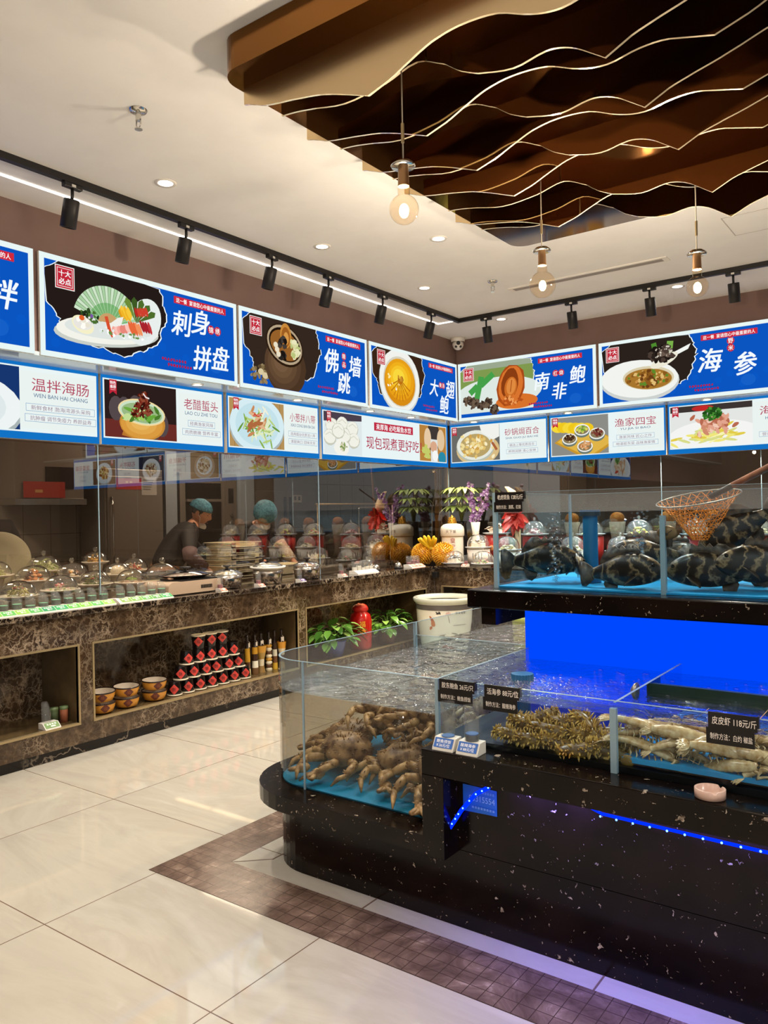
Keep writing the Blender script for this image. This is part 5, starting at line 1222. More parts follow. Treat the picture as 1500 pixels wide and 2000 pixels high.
def domed_dish(name, loc, r, label, food, plate=None, group='domed dishes', hgt=None, ped=.0, pcol=None, knob=True, prof=None):
    t = thing(name, label, 'dish', loc, 0, group)
    pr = plate or r*1.15
    if ped: obj('pedestal', MB().lathe([(pr*.5, 0), (pr*.42, ped*.5), (pr*.55, ped)], 24, capb=True), pcol or WHITE, t)
    obj('plate', MB().lathe([(.001, ped), (pr*.6, ped), (pr, ped+.022), (pr*.985, ped+.028), (pr*.6, ped+.008), (.001, ped+.008)], 32), WHITE, t)
    obj('food', food(MB(), ped+.01, r), WET, t)
    h = hgt or r*.95
    d = obj('dome', MB().lathe(dome_profile(r, h), 32, c=(0, 0, ped+.016)), DOMEG, t)
    if knob: obj('knob', MB().ball((0, 0, ped+.016+h+.02), .019, 14, 9).cyl((0, 0, 0), .009, ped+h+.012, ped+h+.024, 12), DOMEG, d)
    return t
def F(cols, n=46, r=.012, kind='blob', h=.55, w=.62, top=None, tn=10, seed=0):
    def f(mb, z, rr):
        heap(mb, (0, 0, z), rr*w, rr*h, n, cols, r, kind, seed)
        if top: heap(mb, (0, 0, z+rr*h*.75), rr*.26, rr*.16, tn, top, r*.8, 'blob', seed+1)
        return mb
    return f
GRNS = ['7a9a3a', '9ab858', '5a7a2a', 'c4cc80']; NOOD = ['b9b460', 'd0c87c', '8a8a3c', 'e0d8a0']
LD = [
 (-4.97, 2.42, .93, .105, 'domed dish cut off by the left edge, front row', F(['a08a4a', '6a5a30', 'd0b880'], seed=1)),
 (-5.02, 2.76, .93, .115, 'domed dish of yellow green shreds topped with red, front row behind the green token stands', F(NOOD, 60, .011, 'shred', .7, .6, ['b8202c', 'd03038', 'e8e0d8'], 12, 2)),
 (-5.16, 3.15, .93, .118, 'domed dish of pale salad with pink bits in a tall bowl, front row second', F(GRNS+['e8d8c0', 'd8a0a8'], 60, .011, 'leaf', .5, .8, ['d8606a', 'f0c0b0', 'e8d090'], 12, 3)),
 (-5.36, 3.56, .93, .118, 'domed dish of dark green stems with red flakes, front row third', F(['3a4a1e', '55682a', '6a7a3a', '8a8a40'], 60, .011, 'shred', .6, .55, ['a01828', 'e0a090', 'd8b040'], 10, 4)),
 (-5.22, 3.79, .93, .115, 'domed dish of green leaf over brown slices, front row nearest the grill', F(['8a6a4a', 'a8845c', '6a4e34'], 26, .02, 'blob', .35, .7, ['7a9a3a', '9ab858'], 16, 5)),
 (-5.54, 2.62, .98, .15, 'large domed dish behind the front row at the far left', F(['5a4a34', '8a7a5a', 'b0a080'], seed=6)),
 (-5.60, 3.20, .98, .125, 'domed dish of orange flatbread and dark shells, second row', F(['e09050', 'c87838', 'f0b078', '4a2a24', '6a4a30'], 50, .014, 'blob', .75, .6, ['e8a060', 'f0b880'], 10, 7)),
 (-5.70, 3.58, .98, .118, 'domed dish with white rounds and yellow slices, second row middle', F(['e8a020', 'f0c040', 'e8dcc8', '4a3428', 'd8a080'], 34, .016, 'blob', .5, .7, ['f0e8d8', 'fff8ec'], 6, 8)),
 (-5.50, 3.86, .98, .105, 'domed dish of a white ball on dark sauce, second row right', lambda mb, z, rr: heap(mb, (0, 0, z), rr*.6, .02, 20, ['2a1810', '3c2418'], .014, 'blob', 9).ball((0, 0, z+.04), (.058, .058, .044), 16, 10, 0, 'ece0cc', .1, 2)),
 (-5.80, 4.24, .98, .115, 'domed dish of orange sticks, behind the big empty dome', F(['d8502c', 'e87848', 'c83a20', 'f0d8b0'], 30, .012, 'shred', .8, .5, seed=10)),
 (-5.84, 3.02, 1.02, .13, 'domed dish of pale yellow green shreds, back row left', F(['c8c888', 'dcdca8', 'a8b060', 'e8e8c4'], 70, .013, 'shred', .65, .75, seed=11)),
 (-5.88, 3.45, 1.03, .13, 'domed dish heaped with pale green jelly strips, back row middle', F(['c4cc8c', 'd8dca8', '98a858', 'e4e8c0'], 80, .013, 'shred', .75, .85, seed=12)),
 (-5.98, 3.98, 1.06, .10, 'domed dish of yellow flower buds on a tall pedestal bowl, back row right', F(['d8a020', 'b88018', 'e8bc40', '9a7a20'], 70, .011, 'blob', .85, .7, seed=13)),
]
for i, (x, y, z, r, lab, f) in enumerate(LD):
    domed_dish('domed_dish', (x, y, .896), r, lab, f, group='domed dishes behind the left glass', ped=z-.896)
def bigdome(loc, r, h, label):
    t = thing('glass_cloche', label, 'glass dome', loc); obj('dome', MB().lathe(dome_profile(r, h), 36), DOMEG, t)
    obj('knob', MB().ball((0, 0, h+.02), .024, 14, 9).cyl((0, 0, 0), .011, h-.004, h+.006, 12), DOMEG, t)
    obj('base', MB().lathe([(.001, 0), (r*1.05, 0), (r*1.05, .012), (.001, .012)], 30), CREAM, t)
bigdome((-5.28, 4.13, .92), .15, .16, 'large empty glass dome with a ball knob beside the grill')
tag(obj('dome_riser', MB().box(-.2, .2, -.2, .2, 0, .022), CREAM, loc=(-5.28, 4.13, .897)), 'low cream board under the large empty glass dome', 'board')
t = thing('serving_plate', 'huge pale plate standing upright behind the domes at the left edge', 'plate', (-6.15, 3.24, .897), 1.05)
mb = MB(); mb.M = Matrix.Translation((0, 0, .235)) @ Matrix.Rotation(H90-.12, 4, 'X'); mb.lathe([(.001, .012), (.14, .012), (.225, .03), (.23, .024), (.14, 0), (.001, 0)], 48); obj('disc', mb, P('pale_plate', 'cfc6a8', .3), t)
obj('stand', MB().box(-.08, .08, -.03, .06, 0, .012), BLACK, t)
# ---------------------------------------------------------------- token stands along the worktop edge
def long_stand(y0, n, pitch, cols, label, x=-4.47, tokc='5a5c50', top='7ab890'):
    t = thing('token_stand', label, 'token holder', (x, y0, .896), H90, 'token stands on the left worktop')
    L = n*pitch; prof = [(-.062, 0), (.045, 0), (.045, .03), (-.016, .03), (-.06, .006)]; m = 5
    mb = MB(); mb.add([(-.02, p[0], p[1]) for p in prof]+[(L, p[0], p[1]) for p in prof], [tuple(range(m)), tuple(range(2*m-1, m-1, -1))]+[(i, m+i, m+(i+1) % m, (i+1) % m) for i in range(m)])
    obj('base', mb, WHITEP, t)
    for k in range(n):
        face = bpy.data.objects.new('label', None); COL.objects.link(face); face.parent = t; face.location = (pitch*(k+.5), -.0385, .0185); face.rotation_euler = (-(H90-math.atan2(.024, .044)), 0, 0)
        a = Art(0); c = cols[k % len(cols)]; a.rect(-pitch*.48, pitch*.48, -.023, .023, c)
        for q in range(4): a.rect(-.026+q*.013, -.017+q*.013, .004, .014, 'f4f8e8')
        a.rect(-.012, .002, -.014, -.003, 'f4f8e8'); a.rect(.006, .02, -.012, -.005, 'e0ecd0'); obj('face', a, INK, face)
        obj('tube', token_tube(MB(), pitch*(k+.5), .018, .03, .03, .085, .55), TUBEG, t)
        hh = R.uniform(.012, .036); mb = MB(); mb.cyl((pitch*(k+.5), .018, 0), .026, .0305, .0305+hh, 20, col=tokc); mb.cyl((pitch*(k+.5), .018, 0), .0262, .0305+hh, .0325+hh, 20, col=top); obj('token', mb, INK, t)
    return t
GC = ['2f9a5a', '5cae3c', '78b43c', '56a84a', '8ab84a', '4aa048', '2f8a58']
long_stand(1.32, 9, .083, GC, 'long white token stand with green labels, cut off by the left edge', x=-4.475)
long_stand(2.09, 12, .083, GC, 'long white token stand with green labels in front of the domes', x=-4.475)
long_stand(3.125, 5, .083, ['7a9a4a', '6a9a40', '5a9a44', '4a8a3c', '3f9a58'], 'five tube token stand with olive green labels before the grill', x=-4.465)
long_stand(5.68, 5, .06, ['efe6d8'], 'white labelled token stand right of the pots', x=-4.50, tokc='e8e0d8', top='f4ece0')
long_stand(6.56, 3, .075, ['e06a4e', 'd85a48', 'e87a5c'], 'orange labelled token stand at the corner, before the spiky fruit', x=-4.50, tokc='7a4a50', top='a0606a')
def small_stand(x, y, col, rz, label, tok='8a4a50'):
    t = thing('token_stand', label, 'token holder', (x, y, .896), rz, 'small token stands beside the pots')
    mb = MB(); prof = [(-.04, 0), (.03, 0), (.03, .024), (-.01, .024), (-.038, .005)]; m = 5; wd = .06
    mb.add([(-wd/2, p[0], p[1]) for p in prof]+[(wd/2, p[0], p[1]) for p in prof], [tuple(range(m)), tuple(range(2*m-1, m-1, -1))]+[(i, m+i, m+(i+1) % m, (i+1) % m) for i in range(m)]); obj('base', mb, WHITEP, t)
    face = bpy.data.objects.new('label', None); COL.objects.link(face); face.parent = t; face.location = (0, -.0252, .0155); face.rotation_euler = (-(H90-math.atan2(.019, .028)), 0, 0)
    a = Art(0); a.rect(-.028, .028, -.016, .016, col)
    for q in range(3): a.rect(-.018+q*.013, -.009+q*.013, .002, .01, 'fbeee0')
    a.rect(-.01, .012, -.01, -.003, 'fbeee0'); obj('face', a, INK, face)
    obj('tube', token_tube(MB(), 0, .012, .024, .023, .09, .5), TUBEG, t); obj('token', MB().cyl((0, .012, 0), .019, .0245, .05, 18), P('token_'+tok, tok, .4), t)
small_stand(-4.415, 3.985, 'e0704e', H90, 'orange labelled stand between the grill and first pot')
small_stand(-4.42, 4.385, 'e0705a', H90, 'orange labelled stand between the first and second pots')
small_stand(-4.42, 4.86, '5a3a78', H90, 'purple labelled stand in front of the third pot', '4a4a58')
small_stand(-4.43, 5.42, 'e0705a', H90, 'orange labelled stand beside the white labelled one')
small_stand(-4.05, 6.93, 'e86a5a', 0, 'pink labelled stand between two domed plates on the back counter')
# ---------------------------------------------------------------- grill, pots, crates
t = thing('table_grill', 'beige table top gas grill carrying a wide pan of sliced fish', 'grill', (-4.60, 3.79, .896), H90)
mb = MB(); pts = arc(-.20, .055, .04, H90, PI, 6)+[(-.24, 0.008), (.24, .008), (.24, .095)]
mb.M = Matrix.Rotation(H90, 4, 'X'); mb.prism([(p[0], p[1]) for p in pts], -.15, .13); obj('body', mb, P('grill_beige', 'b59a80', .35), t, bevel=.003)
mb = MB(); 
for x in (-.18, .18):
    for y in (-.1, .1): mb.box(x-.015, x+.015, y-.015, y+.015, 0, .012)
obj('foot', mb, BLACK, t)
mb = MB()
for k in range(9): mb.box(.05+k*.012, .058+k*.012, -.1325, -.1295, .035, .06)
obj('vent_slots', mb, BLACK, t)
obj('pan_support', MB().box(-.12, .23, -.12, .12, .095, .106), BLACK, t)
pan = thing('grill_pan', 'wide oval pan of pale fish slices with a glass lid on the beige grill', 'pan', (-4.62, 3.82, 1.003), H90)
obj('pan_body', MB().lathe([(.001, 0), (.14, 0), (.19, .02), (.2, .026), (.19, .026), (.14, .008), (.001, .008)], 40, sx=1.05, sy=.78), BLACKM, pan)
f = MB(); heap(f, (0, 0, .012), .16, .02, 80, ['e8c8b0', 'd8a890', 'f0dcc8', 'c89078', 'e0d0b0'], .018, 'blob', 30, .11); obj('fish_slices', f, WET, pan)
obj('lid_glass', MB().lathe([(.185, .027), (.14, .042), (.06, .052), (.001, .053)], 36, sx=1.05, sy=.78), DOMEG, pan)
obj('lid_knob', MB().lathe([(.012, .053), (.014, .068), (.042, .074), (.042, .082), (.001, .084)], 22), BLACK, pan)
def pot(x, y, r, h, label, rim, fill, lidz=.0):
    t = thing('cooking_pot', label, 'pot', (x, y, .896), H90, 'steel pots on the left worktop')
    obj('body', MB().lathe([(.001, 0), (r*.84, 0), (r*.94, .012), (r, h*.7), (r*1.02, h), (r*.97, h), (r*.95, .02), (.001, .02)], 40), P('pot_steel', 'b9b0a6', .18, 1.0), t)
    if rim: obj('steamer_rim', MB().lathe([(r*.9, h), (r*1.2, h+.012), (r*1.22, h+.026), (r*.9, h+.022), (r*.9, h)], 40), WHITEP, t)
    z = h+(.024 if rim else .002)
    f = MB(); heap(f, (0, 0, h*.75), r*.8, .05, 50, fill, .018, 'blob', int(x*100)); obj('food', f, WET, t)
    k = r*(1.02 if not rim else 1.0)
    obj('lid', MB().lathe([(k, z), (k*1.01, z+.006), (k*.7, z+.028), (k*.3, z+.04), (.001, z+.042)], 36), DOMEG, t)
    obj('lid_rim', MB().lathe([(k*1.0, z-.001), (k*1.03, z+.004), (k*.98, z+.008), (k*.96, z+.002)], 36), CHROME, t)
    obj('lid_knob', MB().lathe([(.01, z+.042), (.012, z+.056), (.032, z+.062), (.032, z+.07), (.001, z+.072)], 22), BLACK, t)
    for s_ in (-1, 1): obj('handle', MB().tube([(s_*r*1.0, -.03, h*.75), (s_*(r+.03), -.028, h*.8), (s_*(r+.03), .028, h*.8), (s_*r*1.0, .03, h*.75)], .005, 8), CHROME, t)
pot(-4.575, 4.19, .115, .105, 'steel pot with a clear lid and black knob, left of three', False, ['d8c49c', 'b8a074', 'e8dcc0'])
pot(-4.57, 4.63, .12, .115, 'steel pot with a wide white steamer rim, middle of three', True, ['e0d4b0', 'c8b488'])
pot(-4.58, 5.12, .115, .11, 'steel pot heaped with crab legs under a raised lid, right of three', False, ['c87848', 'e0a070', '7a3a24', '3a2a20', 'e8c8a0'])
def crate(i, label):
    t = thing('steamer_tray', label, 'tray', (-5.42, 5.04, .897+.053*i), .0, 'stacked cream trays')
    a, b, h = .17, .17, .045
    mb = MB(); mb.box(-a, a, -b, b, 0, .006)
    mb.box(-a, a, -b, -b+.006, 0, h); mb.box(-a, a, b-.006, b, 0, h); mb.box(-a, -a+.006, -b, b, 0, h)
    mb.box(a-.006, a, -b, -b+.05, 0, h); mb.box(a-.006, a, b-.05, b, 0, h); mb.box(a-.006, a, -b, b, 0, .014)
    obj('tray_body', mb, CREAM, t)
    mb = MB(); mb.box(-a-.016, a+.016, -b-.016, -b+.004, h, h+.007); mb.box(-a-.016, a+.016, b-.004, b+.016, h, h+.007); mb.box(-a-.016, -a+.004, -b, b, h, h+.007); mb.box(a-.004, a+.016, -b, b, h, h+.007); obj('rim', mb, CREAM, t)
    if i in (1, 3): f = MB(); heap(f, (.05, 0, .01), .1, .03, 14, ['f0ece0', 'e0d8c8'], .03, 'blob', i); obj('dough_cloth', f, FOOD, t)
for i, nm in enumerate(('bottom', 'second from bottom', 'third from bottom', 'fourth from bottom', 'fifth from bottom', 'topmost')): crate(i, 'cream plastic tray, %s of the stack behind the pots' % nm)
t = thing('plastic_tub', 'cream plastic tub on the kitchen table right of the tray stack', 'tub', (-5.2, 5.47, .897))
mb = MB(); a, b, h = .13, .2, .085
mb.box(-a, a, -b, b, 0, .006); mb.box(-a, a, -b, -b+.006, 0, h); mb.box(-a, a, b-.006, b, 0, h); mb.box(-a, -a+.006, -b, b, 0, h); mb.box(a-.006, a, -b, b, 0, h); obj('body', mb, CREAM, t)
mb = MB(); mb.box(-a-.015, a+.015, -b-.015, -b+.004, h, h+.008); mb.box(-a-.015, a+.015, b-.004, b+.015, h, h+.008); mb.box(-a-.015, -a+.004, -b, b, h, h+.008); mb.box(a-.004, a+.015, -b, b, h, h+.008); obj('rim', mb, CREAM, t)
tag(obj('kitchen_table', MB().box(-.29, -.015, -1.42, 1.6, .82, .896), STEELD, loc=(-5.34, 5.98, 0), bevel=.004), 'steel kitchen table carrying the tray stack, right of the display table', 'table')
t = thing('glass_jar', 'small glass jar with a white lid behind the pan', 'jar', (-5.26, 4.60, .897)); obj('body', MB().lathe([(.001, 0), (.05, 0), (.056, .012), (.056, .05), (.04, .066)], 24), DOMEG, t); obj('contents', MB().cyl((0, 0, 0), .048, .004, .05), P('amber_jelly', '9a8a5a', .3), t); obj('lid', MB().cyl((0, 0, 0), .041, .064, .08, 24), WHITEP, t)
def bell(x, y, label):
    t = thing('call_bell', label, 'bell', (x, y, .896), 0, 'call bells'); obj('base', MB().lathe([(.001, 0), (.045, 0), (.045, .012), (.03, .018), (.001, .018)], 26), BLACK, t)
    obj('bell_cup', MB().lathe([(.038, .018), (.038, .028), (.03, .05), (.012, .06), (.001, .061)], 26), CHROME, t); obj('button', MB().cyl((0, 0, 0), .006, .06, .074, 12), CHROME, t)
bell(-4.58, 6.12, 'chrome call bell beside the white labelled token stand'); bell(-4.54, 6.44, 'chrome call bell next to the orange labelled corner stand')
t = thing('rack_rail', 'thin gold rail on posts behind the left glass, over the utensils', 'rail', (-4.82, 5.53, .896))
obj('bar', MB().tube([(0, 0, .652), (0, 1.25, .652)], .008, 8), BRASS, t); obj('post', MB().tube([(0, .02, 0), (0, .02, .65)], .005, 8), BRASS, t); obj('post', MB().tube([(0, 1.22, 0), (0, 1.22, .65)], .005, 8), BRASS, t)
t = thing('wire_frame', 'chrome arched wire frame standing behind the left glass near the corner', 'frame', (-4.84, 6.2, .896))
pts = [(0, 0, 0), (0, 0, .59)]+[(0, .03-.03*math.cos(a*H90/4), .59+.03*math.sin(a*H90/4)) for a in range(5)]+[(0, .5+.03*math.sin(a*H90/4), .62-.03*(1-math.cos(a*H90/4))) for a in range(5)]+[(0, .53, 0)]
obj('arch', MB().tube(pts, .006, 8), CHROME, t)
t = thing('paper_cup', 'clear cup stuffed with white paper napkins behind the pots', 'cup', (-4.98, 5.68, .896)); obj('cup', MB().lathe([(.001, 0), (.045, 0), (.06, .14)], 22), TUBEG, t)
mb = MB(); g = random.Random(2)
for k in range(16): mb.leaf((g.uniform(-.03, .03), g.uniform(-.03, .03), .03), (g.uniform(-.4, .4), g.uniform(-.4, .4), 1), (1, .2, 0), .17, .06, 0, g.choice(['f0ece4', 'e0dcd4']), .05)
obj('napkins', mb, FOOD, t)

# ---------------------------------------------------------------- niches
def diamond(mb, rz_, a0, zc, s, off=.0012, ca='c23a30', flip=False, glyph='福', gc='1c0c0a', gs=.55):
    """diamond sticker with a character, wrapped on a turned surface; rz_ gives radius at height"""
    def w_(u, v, o): 
        r = rz_(zc+v)+o; a = a0+u/max(r, .01); return (r*math.cos(a), r*math.sin(a), zc+v)
    n = 6; vs = []; fs = []
    for i in range(n+1):
        for j in range(n+1):
            p, q = i/n-.5, j/n-.5; vs.append(w_((p-q)*s, (p+q)*s, off))
    for i in range(n):
        for j in range(n): b = i*(n+1)+j; fs.append((b, b+n+1, b+n+2, b+1))
    mb.add(vs, fs, 0, True, ca)
    pts, tf = text_fit(glyph, 0, 0, None, s*gs*1.3, .0, PI if flip else 0)
    mb.add([w_(p[0], p[1], off+.0008) for p in pts], tf, 0, False, gc)
def jar_make():
    t = thing('wine_jar', 'x', 'jar', (0, 0, 0), 0, 'black jars with red diamonds in the middle niche')
    pr = [(.04, 0), (.041, .004), (.046, .05), (.05, .088)]
    def rz_(z): return .04+(.05-.04)*z/.09
    obj('body', MB().lathe([(.001, 0)]+pr+[(.044, .088), (.038, .01), (.001, .008)], 28), P('black_glaze', '17100e', .12), t)
    obj('rim', MB().lathe([(.05, .088), (.054, .091), (.054, .097), (.05, .099), (.045, .096), (.044, .088)], 28), P('jar_rim', 'd9c9ac', .3), t)
    mb = MB(); diamond(mb, rz_, 0, .052, .036); obj('label_sticker', mb, INK, t)
    return t
jp = None; row_n = ['bottom', 'second', 'third', 'top']; cnt = ['first', 'second', 'third', 'fourth', 'fifth', 'sixth', 'seventh']
for row, (n, y0) in enumerate(((7, 3.60), (6, 3.655), (5, 3.71), (3, 3.822))):
    for i in range(n):
        if jp is None: jp = jar_make(); o = jp
        else: o = dup(jp)
        o['label'] = 'black jar with red diamond, %s from the left in the %s row of the pyramid' % (cnt[i], row_n[row])
        zz = .197+.0995*row; rot = -.55+R.uniform(-.25, .25)
        if row < 3: o.location = (-4.49, y0+.111*i, zz+.0992); o.rotation_euler = (PI, 0, rot)
        else: o.location = (-4.49, y0+.111*i, zz); o.rotation_euler = (0, 0, rot)
def bowl_make():
    t = thing('enamel_bowl', 'x', 'bowl', (0, 0, 0), 0, 'yellow bowls stacked in the middle niche')
    pr = [(.045, 0), (.07, .012), (.08, .04), (.084, .066)]
    def rz_(z):
        for (a, b) in zip(pr[:-1], pr[1:]):
            if z <= b[1]: return a[0]+(b[0]-a[0])*max(0, (z-a[1]))/(b[1]-a[1])
        return .084
    obj('body', MB().lathe([(.001, 0)]+pr, 32), P('yellow_enamel', 'c98a34', .18), t); obj('lining', MB().lathe([(.081, .067), (.077, .04), (.06, .012), (.001, .006)], 32), P('bowl_lining', 'cfc0ac', .25), t)
    obj('rim', MB().lathe([(.084, .062), (.0875, .067), (.086, .072), (.081, .068)], 32), P('bowl_rim', '241510', .2), t)
    mb = MB(); diamond(mb, rz_, 0, .04, .032, .0015, '5a2418', False, '福', '8a4a24'); obj('label_sticker', mb, INK, t)
    return t
bp = None
for k, (y, nm) in enumerate(((3.02, 'left'), (3.205, 'middle'), (3.43, 'right'))):
    for lv in range(2):
        if bp is None: bp = bowl_make(); o = bp
        else: o = dup(bp)
        o.location = (-4.495, y, .197+lv*.073); o.rotation_euler = (0, .05 if lv else 0, -.45+R.uniform(-.15, .15)); o['label'] = 'yellow bowl with a brown diamond, %s of the %s stack' % (('lower', 'upper')[lv], nm)
LAY = [['d8c48c', '5a3a20', 'c9962c', 'c9962c'], ['6a4a2c', 'e0d8c0', '3a2418', 'c8942c'], ['8a6a3c', 'd0c0a0', 'a8843c', 'c8902c'], ['d8c8a4', '5a3a24', 'd8ccb0', 'b8862c'], ['c89c30', '6a4424', 'd8d0b8', '3c2a1c'], ['a88450', '4a2c1c', 'd8c8a8', 'd0902c']]
for k, y in enumerate((4.345, 4.415, 4.495, 4.57, 4.65, 4.72)):
    t = thing('layered_bottle', 'tall bottle of layered grain with a paper neck tag, %s from the left' % cnt[k], 'bottle', (-4.53+.012*(k % 2), y, .197), R.uniform(-.4, .4), 'layered bottles in the middle niche')
    bl = k in (2, 5); rr = [.026, .028, .03, .026, .024, .025][k]
    mb = MB(); zz = 0; c = LAY[k]; N = 8 if k == 3 else 4
    for q in range(N):
        h = .215/N; r0 = rr*(1-.06*q*4/N) if not bl else rr*(1.15-.4*math.sin(q*1.2)); r1 = rr*(1-.06*(q+1)*4/N) if not bl else rr*(1.15-.4*math.sin((q+1)*1.2))
        if k == 3: r0 = r1 = rr; mb.lathe([(rr*.75, zz), (rr*1.08, zz+h*.5), (rr*.75, zz+h)], 18, col=c[q % 4])
        else: mb.lathe([(r0, zz), (r1, zz+h)], 18, col=c[q])
        zz += h
    mb.lathe([(.001, 0), (rr, 0)], 18, col=c[0]); obj('glass_body', mb, WET, t)
    obj('neck', MB().lathe([(rr*.8, .215), (.011, .25), (.011, .30), (.013, .302), (.013, .318), (.001, .319)], 18), P('bottle_dark', '241610', .15), t)
    if k not in (4,):
        mb = MB(); mb.box(.016, .018, -.014, .014, .215, .255); mb.tube([(.012, 0, .268), (.018, .006, .26), (.017, 0, .25)], .0012, 5); obj('paper_tag', mb, P('tag_paper', 'd9cbb8', .6), t)
# left niche
t = thing('token_stand', 'small token stand with a green label in the leftmost niche', 'token holder', (-4.45, 2.625, .197), H90)
mb = MB(); prof = [(-.05, 0), (.03, 0), (.03, .035), (-.015, .035), (-.048, .006)]; m = 5
mb.add([(-.05, p[0], p[1]) for p in prof]+[(.05, p[0], p[1]) for p in prof], [tuple(range(m)), tuple(range(2*m-1, m-1, -1))]+[(i, m+i, m+(i+1) % m, (i+1) % m) for i in range(m)]); obj('base', mb, WHITEP, t)
face = bpy.data.objects.new('label', None); COL.objects.link(face); face.parent = t; face.location = (0, -.0325, .0215); face.rotation_euler = (-(H90-math.atan2(.029, .033)), 0, 0)
a = Art(0); a.rect(-.045, .045, -.02, .02, '6a8a44')
for q in range(4): a.rect(-.03+q*.016, -.019+q*.016, .003, .013, 'e4ecd4')
a.rect(-.01, .02, -.013, -.003, 'e4ecd4'); obj('face', a, INK, face); obj('tube', token_tube(MB(), -.01, .012, .035, .028, .12, .6), TUBEG, t)
for (x, y, c1, lab) in ((-4.52, 2.70, '4a5a3a', 'small dark green canister in the leftmost niche'), (-4.50, 2.755, '9a5a40', 'small terracotta canister in the leftmost niche')):
    t = thing('canister', lab, 'canister', (x, y, .197)); obj('body', MB().lathe([(.001, 0), (.024, 0), (.025, .07), (.024, .09)], 22), P('can_'+c1, c1, .45), t); obj('lid', MB().lathe([(.025, .08), (.026, .082), (.026, .098), (.001, .1)], 22), P('can_lid', '5a6a44', .4), t)
# right niche: pothos plants and a red jar
def pothos(x, y, z, label, seed, pc):
    t = thing('pothos_plant', label, 'plant', (x, y, z), 0, 'leafy pothos in the right niche'); g = random.Random(seed)
    obj('pot', MB().lathe([(.001, 0), (.07, 0), (.1, .13), (.105, .14), (.095, .14), (.001, .12)], 26), pc, t)
    mb = MB(); ms = MB()
    for k in range(95):
        a = g.uniform(0, 2*PI); q = g.random()**.6; h = .14+.2*g.random()*(1.1-q*.6); p = Vector((.16*q*math.cos(a), .28*q*math.sin(a), h))
        d = Vector((math.cos(a), math.sin(a)*1.2, g.uniform(-.5, .5))); L = g.uniform(.08, .13); mb.leaf(p, d, (0, 0, 1), L, L*.62, 0, g.choice(['4a7428', '5f8a34', '6f9a40', '3a6020', '8aac50']), .35)
        if k % 3 == 0: ms.tube([(0, 0, .12), tuple(p*.6+Vector((0, 0, .08))), tuple(p)], .003, 5, 0, '5a7a30')
    obj('leaves', mb, WET, t); obj('stems', ms, FOOD, t)
pothos(-4.48, 5.36, .197, 'leafy pothos at the left of the red jar', 4, P('blue_pot', '243a78', .25)); pothos(-4.48, 6.14, .197, 'leafy pothos at the right of the red jar, against the fish bowl', 8, P('clay_pot', '5a3a2c', .4))
t = thing('red_jar', 'glossy red lidded jar with gold characters between the two pothos', 'jar', (-4.50, 5.76, .197))
obj('body', MB().lathe([(.001, 0), (.09, 0), (.1, .03), (.105, .26), (.09, .32), (.06, .345), (.06, .365), (.07, .375), (.001, .376)], 34), P('red_glaze', '9c1610', .1), t)
obj('lid_cloth', MB().ball((0, 0, .375), (.075, .075, .045), 22, 10, bump=.15, seed=4), P('red_cloth', 'b01a14', .5), t)
a = MB(); rj = lambda z: .1045
def wrap_text(mb, body, rf, a0, zc, h, col, off=.0015, vert=False):
    for i, ch in enumerate(body):
        if ch == ' ': continue
        u0 = 0 if vert else (i-(len(body)-1)/2)*h*1.15; v0 = -i*h*1.2 if vert else 0
        pts, tf = text_fit(ch, u0, v0, None, h)
        mb.add([((rf(zc+p[1])+off)*math.cos(a0+p[0]/rf(zc)), (rf(zc+p[1])+off)*math.sin(a0+p[0]/rf(zc)), zc+p[1]) for p in pts], tf, 0, False, col)
mb = MB(); wrap_text(mb, '福酒', rj, -.75, .24, .055, 'd9a02c', vert=True); obj('gold_lettering', mb, INK, t)
t = thing('fishbowl_pot', 'large white porcelain fish bowl painted with koi and lotus, in the counter corner', 'ceramic pot', (-4.045, 6.50, 0))
prf = [(.17, 0), (.19, .02), (.235, .2), (.265, .4), (.272, .52), (.278, .58)]
def rb(z):
    for (p, q) in zip(prf[:-1], prf[1:]):
        if z <= q[1]: return p[0]+(q[0]-p[0])*(z-p[1])/(q[1]-p[1])
    return .278
PORC = P('porcelain', 'ddd6c6', .12)
obj('body', MB().lathe([(.001, 0)]+prf+[(.255, .58), (.25, .5), (.22, .2), (.001, .1)], 56), PORC, t)
obj('rim', MB().lathe([(.278, .58), (.30, .60), (.302, .628), (.29, .635), (.258, .63), (.252, .59)], 56), P('celadon_rim', 'bfbfac', .12), t)
obj('dark_band', MB().lathe([(.2745, .525), (.2795, .565), (.279, .575)], 56), P('bowl_band', '5a5450', .2), t)
mb = MB()
def patch(u, v, ru, rv, col, rot=0, n=14, j=.15, off=.0015):
    pts = [];
    for k in range(n):
        a = 2*PI*k/n; m_ = 1+R.uniform(-j, j); x = ru*m_*math.cos(a); y = rv*m_*math.sin(a); pts.append((u+x*math.cos(rot)-y*math.sin(rot), v+x*math.sin(rot)+y*math.cos(rot)))
    q = [((rb(p[1])+off)*math.cos(p[0]/.26), (rb(p[1])+off)*math.sin(p[0]/.26), p[1]) for p in pts]; c = ((rb(v)+off)*math.cos(u/.26), (rb(v)+off)*math.sin(u/.26), v)
    mb.add([c]+q, [(0, 1+k, 1+(k+1) % n) for k in range(n)], 0, False, col)
A0 = -.80*.26
def um(px): return A0+px
patch(um(-.17), .43, .014, .05, 'a85a30', .5); patch(um(-.165), .40, .02, .03, 'c0703c', .3); patch(um(-.19), .36, .02, .012, 'b8642f', .9); patch(um(.0), .17, .05, .014, 'b86a3c', -.1); patch(um(-.06), .185, .03, .012, 'a85a30', .4)
patch(um(-.11), .50, .022, .007, '2a2420', .3, off=.002); patch(um(-.10), .505, .007, .016, '2a2420', .5, off=.002); patch(um(-.125), .508, .012, .005, '2a2420', -.5, off=.002)
